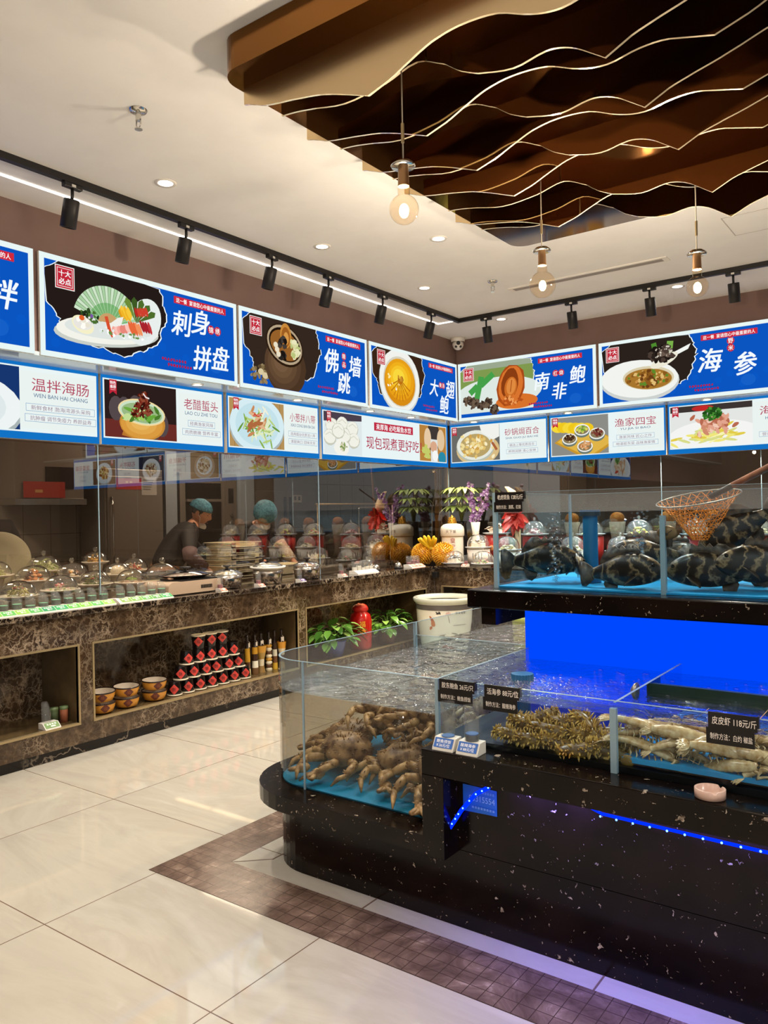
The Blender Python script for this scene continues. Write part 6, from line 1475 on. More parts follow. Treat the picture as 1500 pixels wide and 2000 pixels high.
for k in range(14): patch(um(R.uniform(-.1, .12)), .27+R.uniform(-.05, .05), R.uniform(.015, .035), R.uniform(.006, .012), R.choice(['a8a498', '8f8c80', 'b8b4a8', '9a9488']), R.uniform(-.4, .4), off=.0015+.0002*k)
for k in range(7): patch(um(-.02+.012*math.cos(k*.5+.1)), .49+.012*math.sin(k*.5), .016, .005, R.choice(['c9a89a', 'b8988c']), k*.5, off=.002+.0001*k)
patch(um(-.015), .44, .003, .04, '8a7a6a', .2)
wrap_text(mb, '年年有余', rb, um(.10)/.26, .50, .026, '3a342e', .002)
for k in range(16): patch(um(.03+.009*k), .385, .003, .006, '7a746a', 0, 5, .3)
obj('painting', mb, INK, t); obj('pot_water', MB().lathe([(.001, .55), (.252, .55)], 40), WATERC, t)
t = thing('water_spout', 'black water spout in the counter corner pouring into the fish bowl', 'spout', (-4.335, 6.815, .80))
obj('spout', MB().box(-.03, .03, -.03, .02, -.02, .04), BLACK, t, bevel=.004); obj('water_stream', MB().tube([(.0, -.03, -.005), (.03, -.08, -.05), (.06, -.12, -.12), (.075, -.14, -.245)], [.004, .0035, .003, .004], 6), clear('stream', 1.8, 'ffffff', .05, boost=2.5), t)
# ---------------------------------------------------------------- back counter display
def durian(x, y, r, label, seed):
    t = thing('spiky_fruit', label, 'fruit', (x, y, .896), 0, 'spiky yellow fruit at the corner'); g = random.Random(seed)
    cc = lambda: g.choice(['c8881c', 'd89a26', 'b87818', 'e2ac3c'])
    mb = MB(); c = Vector((0, 0, r*.93)); mb.ball(tuple(c), (r*.9, r*.9, r*.88), 20, 12, 0, cc)
    for k in range(330):
        z = 1-2*(k+.5)/330; a = k*2.39996; q = math.sqrt(1-z*z); d = Vector((q*math.cos(a), q*math.sin(a), z))
        if z < -.85: continue
        mb.tube([c+d*r*.85, c+d*r*1.06], [r*.075, r*.012], 5, 0, cc)
    obj('flesh', mb, WET, t); obj('stalk', MB().tube([(0, 0, r*1.7), (.01, .0, r*1.95)], .012, 8), P('stalk_brown', '6a5030', .6), t)
durian(-4.60, 6.98, .12, 'spiky yellow fruit on the left, under the bananas', 1); durian(-4.345, 6.99, .125, 'spiky yellow fruit on the right, before the white jar', 2)
t = thing('banana_bunch', 'bunch of small yellow bananas resting on the spiky fruit', 'bananas', (-4.50, 6.98, 1.09))
for k in range(6):
    a = -1.2+.42*k; d = Vector((math.sin(a)*.8, -.25-.1*(k % 2), .75)).normalized(); p = Vector((0, .01*k-.02, -.02)); q = Vector((math.cos(a)*.02, -.03, 0))
    obj('banana', MB().tube([p, p+d*.04, p+d*.09+q*.5, p+d*.14+q, p+d*.155+q], [.008, .019, .021, .017, .007], 10), P('banana_yellow', 'e0b41c', .4), t)
obj('stem', MB().ball((0, 0, -.02), (.04, .025, .022), 10, 7), P('banana_stem', 'c0981c', .5), t)
t = thing('soup_jar', 'tall white porcelain jar with gilt knob and red lettering', 'jar', (-4.41, 7.28, .896))
def rjar(z): return .118 if z < .3 else .13
obj('body', MB().lathe([(.001, 0), (.1, 0), (.112, .02), (.118, .1), (.118, .30)], 44), PORC, t)
lid = obj('lid', MB().lathe([(.126, .295), (.13, .30), (.13, .365), (.122, .395), (.095, .42), (.05, .43), (.001, .431)], 44), PORC, t)
obj('gilt_band', MB().lathe([(.1195, .285), (.1215, .292), (.1195, .298)], 40), BRASS, t)
mb = MB(); mb.lathe([(.046, .428), (.05, .445), (.035, .46), (.038, .475), (.022, .49), (.018, .505), (.006, .515), (.001, .525)], 18)
for k in range(40): a = k*2.4; z = .435+.06*k/40; r = .048-.02*k/40; mb.ball((r*math.cos(a), r*math.sin(a), z), .008, 6, 4)
obj('gilt_knob', mb, P('gilt', 'b8862c', .3, .8), lid)
mb = MB(); wrap_text(mb, '天下第一', lambda z: .13, -1.0, .345, .034, '5a3a1a', .0016); wrap_text(mb, '皇家佛', lambda z: .1185, -1.0, .25, .055, '9a3a24', .0016, vert=True); obj('lettering', mb, INK, t)
t = thing('money_tree', 'pale green broad leaved plant in a dark vase behind the white jar', 'plant', (-4.42, 7.50, .896)); g = random.Random(5)
obj('vase', MB().lathe([(.001, 0), (.07, 0), (.09, .1), (.06, .28), (.05, .42), (.058, .45), (.04, .44), (.001, .4)], 26), P('dark_vase', '1e1a1a', .15), t)
mb = MB(); ms = MB()
for k in range(9):
    a = k*2*PI/9; p = Vector((.09*math.cos(a), .07*math.sin(a), .62+.10*(k % 3))); ms.tube([(0, 0, .42), tuple(p*.7+Vector((0, 0, .22))), tuple(p)], [.006, .004, .003], 6, 0, '6a6a34')
    for q in range(6):
        b = a+(q-2.5)*.6; mb.leaf(p, (math.cos(b), math.sin(b), .12), (0, 0, 1), g.uniform(.13, .18), .06, 0, g.choice(['8a9850', '9aa860', '7a8a44', 'a8b474']), .55)
obj('leaves', mb, FOOD, t); obj('stems', ms, FOOD, t)
t = thing('orchid_vase', 'white vase of purple orchids beside the white jar', 'flowers', (-4.19, 7.40, .896)); g = random.Random(6)
obj('vase', MB().lathe([(.001, 0), (.05, 0), (.062, .1), (.05, .22), (.035, .32), (.052, .44), (.048, .44), (.03, .32)], 26), PORC, t)
mb = MB(); ms = MB()
for k in range(7):
    tip = Vector((g.uniform(-.16, .22), g.uniform(-.1, .08), g.uniform(.62, .92))); m_ = tip*.5+Vector((0, 0, .26)); ms.tube([(0, 0, .42), tuple(m_), tuple(tip)], .003, 5, 0, '5a6a30')
    for q in range(13):
        u = q/12; c = Vector((0, 0, .42)).lerp(m_, u*2) if u < .5 else m_.lerp(tip, u*2-1)
        c = c+Vector((g.uniform(-.03, .03), g.uniform(-.03, .03), g.uniform(-.02, .02)))
        if c.z < .45: continue
        for w_ in range(5):
            b = w_*1.26+q; mb.leaf(c, (math.cos(b), -.6, math.sin(b)), (0, -1, 0), .032, .026, 0, g.choice(['8a5a94', 'a878b0', '74407c', 'b894bc', 'd0b8cc']), .1, 2)
obj('blossoms', mb, FOOD, t); obj('stems', ms, FOOD, t)
def stand_dish(x, y, zp, r, label, base, food, cover=True, box=False):
    t = thing('display_dish', label, 'dish', (x, y, .896), 0, 'display dishes on the back counter'); h = zp-.896
    if base == 'red': obj('drum', MB().lathe([(.001, 0), (r*.8, 0), (r*.86, h-.005), (.001, h-.004)], 32), P('red_drum', '8e1c18', .3), t); obj('drum_motif', MB().ball((0, -r*.83, h*.55), (.03, .006, .03), 14, 8), P('drum_gold', 'c88850', .4), t)
    elif base == 'basket':
        obj('basket', MB().lathe([(.001, 0), (r*.78, 0), (r*.86, h-.004), (.001, h-.003)], 32), WHITEP, t); mb = MB()
        for k in range(24):
            a = 2*PI*k/24; 
            if k % 6 < 4: mb.box(r*.84*math.cos(a)-.003, r*.84*math.cos(a)+.003, r*.84*math.sin(a)-.003, r*.84*math.sin(a)+.003, h*.35, h*.75)
        obj('slots', mb, P('slot_dark', '5a544c', .6), t)
    else: obj('foot', MB().cyl((0, 0, 0), r*.6, 0, h, 24), WHITE, t)
    obj('plate', MB().lathe([(.001, h), (r*.7, h), (r, h+.014), (r*1.0, h+.02), (r*.7, h+.008), (.001, h+.008)], 36), WHITE, t)
    obj('blue_rim', MB().lathe([(r*.985, h+.013), (r*1.012, h+.0165), (r*.99, h+.021)], 36), P('blue_rim', '4a6488', .2), t)
    if box: mb = MB(); mb.box(-r*.45, r*.45, -r*.3, r*.3, h+.01, h+.06); obj('white_dish', mb, WHITE, t, bevel=.004)
    f = MB(); food(f, h+(.058 if box else .012), r*.85); obj('food', f, WET, t)
    if cover:
        dh = r*.95; d = obj('dome', MB().lathe(dome_profile(r*.84, dh), 32, c=(0, 0, h+.02)), DOMEG, t); obj('knob', MB().ball((0, 0, h+.02+dh+.016), .016, 12, 8), DOMEG, d)
PAL = [['6a2c34', '8a4a54', 'b08088', 'd8c8c0'], ['c8c490', '9aa850', 'c05a58', 'e8e0c8'], ['a8b050', '7a3028', 'd0c060', '5a2420'], ['e8dcc0', 'c8b890', 'a89060'], ['d8c8a8', 'b8a070', 'f0e8d8', '8a7a4a'], ['5a6a34', '8a9a50', 'd8d0b0', 'b07a50']]
ud = [(-3.53, 'red'), (-2.93, 'red'), (-2.45, 'red'), (-1.93, 'red'), (-1.42, 'red')]
for i, (x, b) in enumerate(ud): stand_dish(x, 7.46, 1.19, .145, 'domed dish on red drum, %s from left in the upper row beyond the groupers' % cnt[i], b, F(PAL[i], 46, .016, 'blob', .6, .6, seed=40+i))
for i, x in enumerate((-3.72, -3.02, -2.55, -2.10, -1.60)): stand_dish(x, 7.22, 1.04, .145, 'domed dish on white slotted basket, %s from left in the middle row' % cnt[i], 'basket', F(PAL[(i+3) % 6], 40, .016, 'blob', .5, .6, seed=50+i))
for i, x in enumerate((-3.42, -2.86, -2.35, -1.85, -1.4)): stand_dish(x, 6.99, .925, .13, 'low domed plate, %s from left in the front row beyond the groupers' % cnt[i], 'foot', F(PAL[(i+1) % 6], 40, .015, 'blob', .5, .6, seed=60+i))
stand_dish(-4.21, 6.97, .912, .128, 'domed plate with a white dish of dark fish, front left of the back counter', 'foot', F(['2a2624', '5a5654', 'b8b4b0', '3a3634'], 26, .013, 'shred', .3, .5, seed=70), box=True)
stand_dish(-3.86, 6.96, .912, .128, 'domed plate of pink flowers touching the grouper tank edge in the photo', 'foot', F(['c86a74', 'e0a8a8', '7a9a50', 'e8d8d0'], 36, .014, 'leaf', .5, .6, seed=71))
stand_dish(-4.07, 7.24, 1.06, .14, 'domed white dish on a basket, right of the white jar', 'basket', F(['5a4a3a', 'b0a090', 'e0d8c8'], 20, .014, 'blob', .3, .5, seed=72), box=True)
stand_dish(-3.99, 7.50, 1.20, .15, 'open plate of shells wrapped in red ribbon on a red drum', 'red', F(['f0d8c0', 'e8c4a0', 'd8b088', 'f4e8d8'], 30, .026, 'leaf', .7, .6, seed=73), cover=False, box=True)
t = thing('shell_ornament', 'pale horn shell tied with a red ribbon bow, beside the grouper tank', 'ornament', (-3.82, 7.66, .896)); g = random.Random(8)
obj('horn', MB().tube([(0, 0, .55), (-.02, -.01, .66), (-.05, -.02, .75), (-.10, -.03, .80), (-.13, -.03, .815)], [.055, .065, .04, .02, .004], 12), P('horn_tan', 'd8b890', .4), t)
obj('post', MB().cyl((0, 0, 0), .03, 0, .56), P('horn_tan', 'd8b890', .4), t)
mb = MB()
for k in range(46): a = g.uniform(0, 2*PI); mb.leaf((0, -.05, .50+g.uniform(-.05, .06)), (math.cos(a), g.uniform(-1, .2), math.sin(a)*.8-.25), (0, -1, 0), g.uniform(.09, .19), .07, 0, g.choice(['c8241c', 'e03c2c', 'a81810', 'e8584a']), .4)
obj('ribbon', mb, WET, t)
for i, x in enumerate((-3.354, -2.861, -2.351, -1.906, -1.463, -1.0)):
    t = thing('fruit_vase', 'white conical vase topped with an orange, %s' % ['leftmost of the row behind the glass', 'second from the left behind the glass', 'third from the left, behind the hand net', 'fourth from the left, above the tilted grouper', 'fifth from the left by the right edge', 'hidden past the right edge'][i], 'vase', (x, 8.02, .896), 0, 'white vases topped with oranges')
    obj('vase', MB().lathe([(.001, 0), (.07, 0), (.05, .08), (.055, .2), (.085, .42), (.078, .42), (.05, .2)], 28), PORC, t); obj('orange', MB().ball((0, 0, .455), (.075, .075, .066), 20, 12), mottled('orange_peel', 'c87a1c', 'e0942c', 30, .4), t)

t = thing('storage_bin', 'lime yellow plastic bin glimpsed beyond the far end of the crab tank', 'bin', (-3.0, 6.25, 0))
obj('bin_body', MB().lathe([(.001, 0), (.14, 0), (.17, .5), (.165, .5), (.135, .01), (.001, .01)], 28), P('lime_plastic', '9a9a28', .35), t); obj('bin_rim', MB().lathe([(.165, .495), (.18, .5), (.18, .53), (.165, .53)], 28), P('lime_plastic', '9a9a28', .35), t)
# ---------------------------------------------------------------- kitchen furniture behind the glass
def cabinet(name, label, cat, x, y0, y1, z0, z1, depth, mat, build):
    t = thing(name, label, cat, (x, (y0+y1)/2, z0)); hw = (y1-y0)/2; h = z1-z0
    obj('body', MB().box(-depth, 0, -hw, hw, 0, h), mat, t, bevel=.006); build(t, hw, h); return t
def b_fridge(t, hw, h):
    obj('door', MB().box(0, .02, -hw+.02, hw-.02, .1, h-.08), STEELD, t, bevel=.004); obj('handle', MB().tube([(.025, -hw+.06, h*.35), (.05, -hw+.06, h*.4), (.05, -hw+.06, h*.8), (.025, -hw+.06, h*.85)], .01, 8), CHROME, t)
    a = Art(0); a.rect(-.16, .16, -.06, .06, 'b03024')
    for q in range(2): a.rect(-.04+q*.05, -.01+q*.05, .01, .03, 'd8a060')
    o = obj('red_notice', a, INK, t, (.0235, -hw+.28, h-.16)); o.rotation_euler = (0, 0, H90)
    a = Art(0); a.rect(-.1, .1, -.1, .1, 'a8a098')
    for q in range(5): a.rect(-.08, .06-.01*q, .06-.025*q, .07-.025*q, '6a645e')
    o = obj('paper_notice', a, INK, t, (.0235, hw-.2, h-.18)); o.rotation_euler = (0, 0, H90)
cabinet('kitchen_fridge', 'tall steel fridge with a red notice behind the domed dishes', 'fridge', -7.2, 4.92, 5.66, 0, 1.98, .45, STEELD, b_fridge)
struct(sbox('pillar_1', (-7.6, -7.2, 5.70, 5.86, 0, 2.75), P('pillar_grey', '8c9298', .5)))
def b_oven(t, hw, h):
    obj('cavity', MB().box(0, .004, -hw+.08, hw-.26, .75, h-.12), P('oven_dark', '17120f', .3), t); obj('shelf', MB().box(.0, .03, -hw+.08, hw-.26, h-.34, h-.31), STEELD, t)
    p = obj('control_panel', MB().box(0, .012, hw-.2, hw-.02, .7, h-.05), P('panel_grey', '6a625a', .4), t)
    obj('display', MB().box(.012, .015, hw-.15, hw-.07, h-.36, h-.18), BLACK, p)
    for q in range(4):
        m2 = MB(); m2.M = Matrix.Translation((.014, hw-.11, h-.5-.09*q)) @ Matrix.Rotation(H90, 4, 'Y'); m2.cyl((0, 0, 0), .022, 0, .02, 14); obj('knob', m2, STEEL, p)
cabinet('kitchen_oven', 'large steel oven with a dark cavity behind the bending cook', 'oven', -7.2, 5.90, 6.78, 0, 1.97, .45, STEELD, b_oven)
struct(sbox('pillar_2', (-7.5, -7.15, 6.80, 7.03, 0, 2.75), P('pillar_blue', '98a0a8', .45)))
def b_big(t, hw, h):
    for s_ in (-1, 1):
        d = obj('door', MB().box(0, .02, -hw+.02 if s_ < 0 else .008, -.008 if s_ < 0 else hw-.02, .1, h-.28), STEELD, t, bevel=.004); obj('handle', MB().box(.02, .045, s_*.05-.012, s_*.05+.012, .7, h-.36), BLACK, d)
    obj('top_arch', MB().prism([(a_[0], a_[1]) for a_ in arc(0, 0, hw*.86, PI, 2*PI, 12)], 0, .012), BLACK, t).matrix_local = Matrix.Translation((.002, 0, h+.0)) @ Matrix.Rotation(H90, 4, 'Z') @ Matrix.Rotation(H90, 4, 'X') @ Matrix.Diagonal((1, .2, 1, 1))
    a = Art(0); a.rect(-.09, .09, -.05, .05, 'b8b0a4'); a.rect(-.06, -.02, -.02, .03, '5a544e'); a.rect(.02, .06, -.02, .03, '5a544e'); o = obj('notice', a, INK, t, (.0235, .2, h-.38)); o.rotation_euler = (0, 0, H90)
cabinet('kitchen_fridge', 'wide two door steel fridge with a black arched top, right of the cooks', 'fridge', -7.2, 7.06, 8.25, 0, 2.05, .45, STEELD, b_big)
def b_hood(t, hw, h):
    obj('lip', MB().box(-.3, .03, -hw-.01, hw+.01, -.06, 0), CHROME, t); obj('window', MB().box(0, .012, hw-.42, hw-.12, .1, .32), P('oven_dark', '17120f', .3), t)
    a = Art(0); a.rect(-.22, .22, -.08, .08, 'b03024'); a.rect(-.1, -.02, -.03, .0, 'd8a060'); o = obj('red_notice', a, INK, t, (.014, -hw+.3, .09)); o.rotation_euler = (0, 0, H90)
cabinet('steam_cabinet', 'steel wall cabinet with a red notice over the white tiles', 'cabinet', -7.3, 4.0, 4.74, 1.66, 2.4, .38, STEELD, b_hood)
def b_sink(t, hw, h): obj('door', MB().box(0, .015, -hw+.03, hw-.03, .1, h-.06), STEELD, t); obj('splash', MB().box(-.4, -.38, -hw, hw, h, h+.25), STEELD, t)
cabinet('kitchen_sink', 'steel sink unit in the dark far end of the kitchen', 'sink', -7.2, 8.4, 9.7, 0, 1.15, .45, STEELD, b_sink)
t = thing('bamboo_pole', 'yellow brown bamboo pole standing behind the corner glass', 'pole', (-5.02, 7.98, 0)); obj('pole', MB().cyl((0, 0, 0), .045, 0, 2.6, 18), mottled('bamboo', '8a6224', 'a87a34', 6, .4), t); obj('joint', MB().cyl((0, 0, 0), .047, 1.42, 1.435, 18), P('bamboo_dark', '5a3c14', .5), t)
t = thing('hose', 'pale plastic hose looped round the bamboo pole', 'hose', (-5.02, 7.98, 0)); obj('tube', MB().tube([(.05, -.06, 2.4), (.03, -.06, 1.8), (-.05, -.06, 1.5), (-.06, -.06, 1.2), (-.01, -.06, .95), (.05, -.06, 1.25), (.06, -.06, 1.9), (.06, -.06, 2.4)], .007, 8), P('hose_pale', 'a89c88', .4), t)
t = thing('soup_ladle', 'long handled wooden ladle standing in a steel bucket behind the corner glass', 'ladle', (-5.49, 7.25, .99)); obj('handle', MB().tube([(0, .02, 1.2), (0, .12, .1)], .012, 8), P('ladle_wood', '7a5438', .5), t); obj('bowl', MB().ball((0, .13, .06), (.035, .03, .05), 14, 9), STEEL, t)
t = thing('steel_bucket', 'steel bucket under the long ladle behind the corner glass', 'bucket', (-5.49, 7.35, .897)); obj('bucket_body', MB().lathe([(.001, 0), (.1, 0), (.12, .2), (.115, .2), (.096, .006), (.001, .006)], 26), STEEL, t)
tag(obj('back_shelf', MB().box(-3.8, 4.0, 0, .45, 1.18, 1.22), STEELD, loc=(-.9, 9.7, 0)), 'long steel shelf along the dark back kitchen wall', 'shelf')
for i, x in enumerate((-3.9, -3.4, -2.8, -2.2, -1.5)):
    t = thing('storage_box', '%s box on the back kitchen shelf, %s from the left' % (['grey', 'dark red', 'brown', 'grey', 'dark'][i], cnt[i]), 'box', (x, 9.9, 1.222)); obj('box_body', MB().box(-.17, .17, -.12, .12, 0, .22), P('box%d' % (i % 3), ['5a544e', '4a2420', '4a3a2c'][i % 3], .5), t, bevel=.01); obj('box_lid', MB().box(-.18, .18, -.13, .13, .22, .25), P('box_lid', '6a645c', .5), t)
def b_cab2(t, hw, h):
    pass
t = thing('kitchen_fridge', 'grey steel fridge on the back kitchen wall behind the orchids', 'fridge', (-4.6, 9.6, 0)); obj('body', MB().box(-.55, .55, 0, .6, 0, 2.1), STEELD, t, bevel=.01); obj('door', MB().box(-.53, -.01, -.02, 0, .1, 2.05), STEELD, t, bevel=.004); obj('door', MB().box(.01, .53, -.02, 0, .1, 2.05), STEELD, t, bevel=.004)

# ---------------------------------------------------------------- people
def skin_geo(nodes, edges):
    me = bpy.data.meshes.new('figure'); me.from_pydata([n[0] for n in nodes], edges, []); o = bpy.data.objects.new('figure', me); COL.objects.link(o)
    o.modifiers.new('skin', 'SKIN'); sb = o.modifiers.new('sub', 'SUBSURF'); sb.levels = 2; sb.render_levels = 2
    for v, n in zip(me.skin_vertices[0].data, nodes):
        r = n[1]; v.radius = r if isinstance(r, tuple) else (r, r)
    me.skin_vertices[0].data[0].use_root = True
    dg = bpy.context.evaluated_depsgraph_get(); ev = bpy.data.meshes.new_from_object(o.evaluated_get(dg))
    vs = [tuple(v.co) for v in ev.vertices]; fs = [tuple(p.vertices) for p in ev.polygons]
    bpy.data.objects.remove(o); bpy.data.meshes.remove(me); bpy.data.meshes.remove(ev); return vs, fs
def head_geo(mb, M):
    mb.M = M; nu, nv = 40, 28; vs = []; fs = []
    G = lambda x, c, s: math.exp(-((x-c)/s)**2)
    for j in range(nv+1):
        t = -H90+PI*j/nv
        for k in range(nu):
            a = 2*PI*k/nu; d = Vector((math.cos(t)*math.cos(a), math.cos(t)*math.sin(a), math.sin(t)))
            x, y, z = d.x*.073, d.y*.092, d.z*.112           # face looks along -Y
            if z < 0: x *= 1-.30*(-z/.112)**1.3; y *= 1-.12*(-z/.112) if y < 0 else 1-.35*(-z/.112)
            if d.y < -.2:
                w_ = G(x, 0, .014)
                y -= .024*w_*G(z, -.02, .018)+.012*w_*G(z, .004, .016)       # nose
                y += .011*(G(x, .031, .015)+G(x, -.031, .015))*G(z, .012, .013)   # eye sockets
                y -= .006*G(z, .034, .012)                                    # brow
                y -= .007*G(x, 0, .022)*G(z, -.058, .008)+.004*G(x, 0, .02)*G(z, -.07, .006)-.004*G(x, 0, .022)*G(z, -.064, .003)  # lips
                y -= .010*G(x, 0, .026)*G(z, -.096, .014)                     # chin
            vs.append((x, y, z))
    for j in range(nv):
        for k in range(nu): fs.append((j*nu+k, j*nu+(k+1) % nu, (j+1)*nu+(k+1) % nu, (j+1)*nu+k))
    mb.add(vs, fs, 0, True)
    for s_ in (-1, 1): mb.ball((s_*.074, .012, -.005), (.010, .02, .032), 12, 8)
    mb.M = None
SKIN = P('skin', 'b98264', .5); NETM = mottled('hair_net', '2f6278', '4f8a9c', 60, .7, lo=.42, hi=.58); HAIR = P('black_hair', '120e0d', .5); MASK = P('face_mask', 'd8d4ce', .7); UNI = P('dark_uniform', '1a1413', .7); SLV = P('plum_sleeve', '5a4444', .7); SLV2 = P('beige_sleeve', 'a8947c', .7)
def hand_nodes(nodes, edges, wi, w, d, up):
    """palm and five bent fingers grown from wrist vertex WI at point W, pointing along D"""
    w = Vector(w); d = Vector(d).normalized(); s = d.cross(Vector(up)).normalized(); n = s.cross(d)
    pi_ = len(nodes); nodes.append((tuple(w+d*.045), (.030, .016))); edges.append((wi, pi_))
    for q, L in ((-1.5, .058), (-.5, .07), (.5, .075), (1.5, .066)):
        b = w+d*.085+s*(q*.019); i0 = len(nodes)
        nodes.append((tuple(b), .0105)); nodes.append((tuple(b+d*L*.55-n*.008), .0088)); nodes.append((tuple(b+d*L*.95-n*.026), .0075)); edges.extend([(pi_, i0), (i0, i0+1), (i0+1, i0+2)])
    i0 = len(nodes); b = w+d*.03+s*-.03; nodes.append((tuple(b), .012)); nodes.append((tuple(b+d*.03-s*.022-n*.01), .0105)); nodes.append((tuple(b+d*.058-s*.024-n*.022), .009)); edges.extend([(pi_, i0), (i0, i0+1), (i0+1, i0+2)])
def person(label, P_, head, hrot, sleeves, netscale, maskpos):
    """P_ : joints relative to the root on the floor"""
    t = thing('person', label, 'person', P_['root'], 0)
    V = {k: Vector(v) for k, v in P_.items()}
    nodes = []; edges = []; ix = {}
    def nd(k, r): ix[k] = len(nodes); nodes.append((tuple(V[k]), r))
    for k, r in (('pelvis', (.15, .11)), ('waist', (.135, .10)), ('chest', (.16, .115)), ('neck', (.055, .055)), ('skull', (.05, .05)), ('shl', .062), ('ell', .045), ('wrl', .028), ('shr', .062), ('elr', .045), ('wrr', .028), ('hpl', .095), ('knl', .065), ('anl', .042), ('tol', .035), ('hpr', .095), ('knr', .065), ('anr', .042), ('tor', .035)): nd(k, r)
    for a, b in (('pelvis', 'waist'), ('waist', 'chest'), ('chest', 'neck'), ('neck', 'skull'), ('chest', 'shl'), ('shl', 'ell'), ('ell', 'wrl'), ('chest', 'shr'), ('shr', 'elr'), ('elr', 'wrr'), ('pelvis', 'hpl'), ('hpl', 'knl'), ('knl', 'anl'), ('anl', 'tol'), ('pelvis', 'hpr'), ('hpr', 'knr'), ('knr', 'anr'), ('anr', 'tor')): edges.append((ix[a], ix[b]))
    hand_nodes(nodes, edges, ix['wrl'], V['wrl'], V['wrl']-V['ell'], (0, 0, 1)); hand_nodes(nodes, edges, ix['wrr'], V['wrr'], V['wrr']-V['elr'], (0, 0, 1))
    vs, fs = skin_geo(nodes, edges); mb = MB(); mb.add(vs, fs, 0, True)
    M = Matrix.Translation(V['head']) @ Matrix.Rotation(hrot[0], 4, 'Z') @ Matrix.Rotation(hrot[1], 4, 'X') @ Matrix.Rotation(hrot[2], 4, 'Y')
    head_geo(mb, M); obj('body', mb, SKIN, t)
    # clothes: jacket with sleeves, trousers
    g = 1.13; jn = [(tuple(V['pelvis']), (.175, .135)), (tuple(V['waist']), (.16, .125)), (tuple(V['chest']), (.185, .14)), (tuple(V['chest'].lerp(V['neck'], .8)), (.085, .085)), (tuple(V['shl']), .082), (tuple(V['ell']), .062), (tuple(V['ell'].lerp(V['wrl'], .85)), .045), (tuple(V['shr']), .082), (tuple(V['elr']), .062), (tuple(V['elr'].lerp(V['wrr'], .85)), .045)]
    vs, fs = skin_geo(jn, [(0, 1), (1, 2), (2, 3), (2, 4), (4, 5), (5, 6), (2, 7), (7, 8), (8, 9)]); obj('jacket', MB().add(vs, fs, 0, True), UNI, t)
    for s_, m_ in sleeves:
        a, b = V['el'+s_], V['wr'+s_]; vs = MB().tube([a.lerp(V['sh'+s_], .25), a, a.lerp(b, .45), a.lerp(b, .88)], [.070, .068, .06, .047], 14); obj('sleeve', vs, m_, t)
    tn = [(tuple(V['pelvis']), (.17, .13)), (tuple(V['hpl']), .11), (tuple(V['knl']), .08), (tuple(V['anl']), .06), (tuple(V['hpr']), .11), (tuple(V['knr']), .08), (tuple(V['anr']), .06)]
    vs, fs = skin_geo(tn, [(0, 1), (1, 2), (2, 3), (0, 4), (4, 5), (5, 6)]); obj('trousers', MB().add(vs, fs, 0, True), UNI, t)
    def local(name, mb2, m): o = obj(name, mb2, m, t); o.matrix_local = M; return o
    nn = netscale
    local('hair', MB().ball((0, .012, .02), (.078, .09, .1), 24, 14, z0=-.35), HAIR)
    local('hair_net', MB().ball((0, .02, .035), (.098*nn, .112*nn, .10*nn), 30, 16, bump=.05, seed=3, freq=5, z0=.02 if nn < 1.1 else -.25), NETM)
    for s_ in (-1, 1):
        local('eye', MB().ball((s_*.031, -.0765, .010), (.010, .004, .0035), 12, 7), EYE); local('eyebrow', MB().ball((s_*.031, -.084, .028), (.015, .004, .003), 10, 6), HAIR)
    local('mouth', MB().ball((0, -.0905, -.064), (.02, .003, .004), 12, 6), P('lips', '8a4438', .5))
    mb2 = MB(); mb2.ball(maskpos, (.052, .05, .036), 20, 10, z0=-.4)
    local('face_mask', mb2, MASK)
    for s_ in (-1, 1): local('mask_loop', MB().tube([(s_*.05, maskpos[1]+.01, maskpos[2]+.01), (s_*.076, -.03, -.03), (s_*.08, .01, .0)], .0022, 5), MASK)
    return t
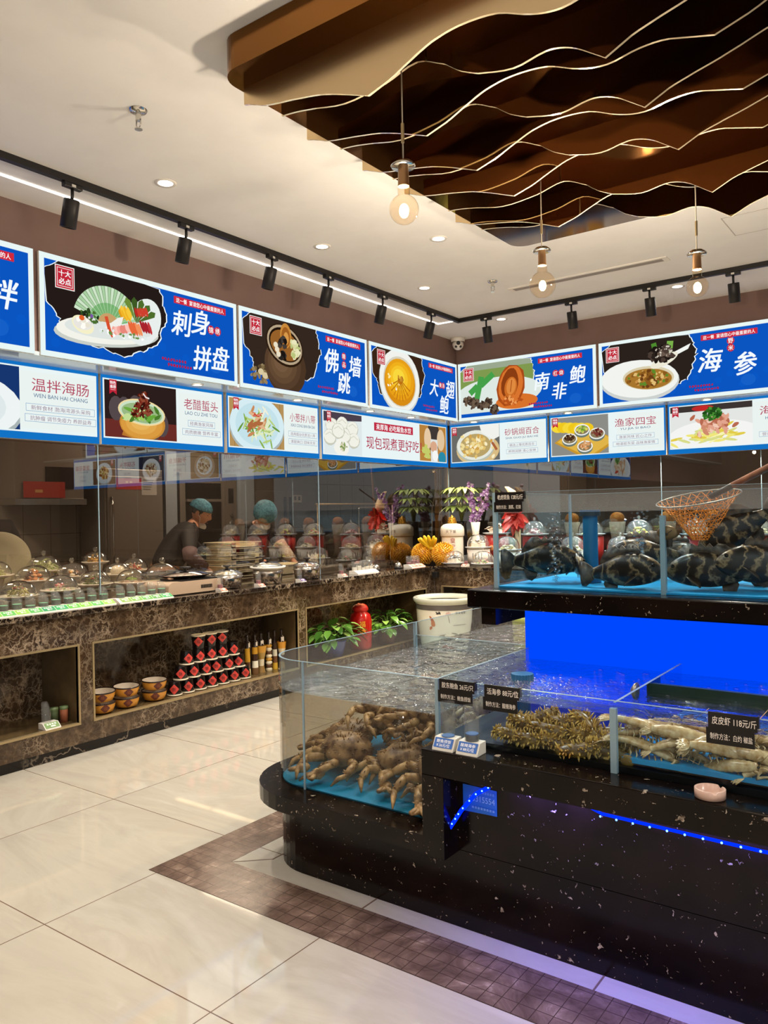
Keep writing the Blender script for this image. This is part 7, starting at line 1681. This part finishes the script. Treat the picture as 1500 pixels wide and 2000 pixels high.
person('cook in dark uniform and blue hair net, leaning right with mask under the chin',
    dict(root=(-5.86, 4.66, 0), pelvis=(0, -.08, .93), waist=(.0, .0, 1.08), chest=(.03, .14, 1.27), neck=(.06, .25, 1.385), skull=(.07, .29, 1.44), head=(.09, .315, 1.485), shl=(.20, .08, 1.31), ell=(.32, -.02, 1.10), wrl=(.36, .14, .97), shr=(-.12, .22, 1.30), elr=(-.06, .42, 1.11), wrr=(.08, .55, .98), hpl=(.1, -.08, .88), knl=(.11, -.04, .5), anl=(.11, -.08, .09), tol=(.17, -.02, .04), hpr=(-.1, -.08, .88), knr=(-.11, -.02, .5), anr=(-.11, -.08, .09), tor=(-.05, -.02, .04)),
    None, (math.radians(122), .42, -.05), (('l', SLV),), 1.0, (0, -.045, -.112))
person('cook in a large blue hair net and mask, bowed down behind the second pot',
    dict(root=(-5.84, 5.62, 0), pelvis=(-.06, 0, .93), waist=(.0, .0, 1.08), chest=(.12, .0, 1.27), neck=(.22, -.01, 1.38), skull=(.25, -.01, 1.42), head=(.29, -.02, 1.445), shl=(.12, -.18, 1.31), ell=(.22, -.24, 1.08), wrl=(.42, -.12, .98), shr=(.12, .19, 1.31), elr=(.28, .22, 1.12), wrr=(.48, .18, .985), hpl=(-.05, -.1, .88), knl=(-.02, -.1, .5), anl=(-.06, -.1, .09), tol=(.02, -.1, .04), hpr=(-.05, .1, .88), knr=(-.02, .1, .5), anr=(-.06, .1, .09), tor=(.02, .1, .04)),
    None, (math.radians(60), .75, 0.0), (('r', SLV2),), 1.2, (0, -.066, -.066))
person('person in dark clothing at the left edge behind the upright plate',
    dict(root=(-6.9, 3.58, 0), pelvis=(0, 0, .93), waist=(0, -.02, 1.1), chest=(0, -.06, 1.32), neck=(.0, -.12, 1.47), skull=(.0, -.15, 1.52), head=(.0, -.18, 1.57), shl=(.0, -.26, 1.40), ell=(.08, -.32, 1.15), wrl=(.22, -.26, .98), shr=(0, .13, 1.40), elr=(.08, .2, 1.15), wrr=(.22, .14, .98), hpl=(0, -.1, .88), knl=(0, -.1, .5), anl=(-.03, -.1, .09), tol=(.05, -.1, .04), hpr=(0, .1, .88), knr=(0, .1, .5), anr=(-.03, .1, .09), tor=(.05, .1, .04)),
    None, (math.radians(200), .1, 0), (), 1.0, (0, -.066, -.066))
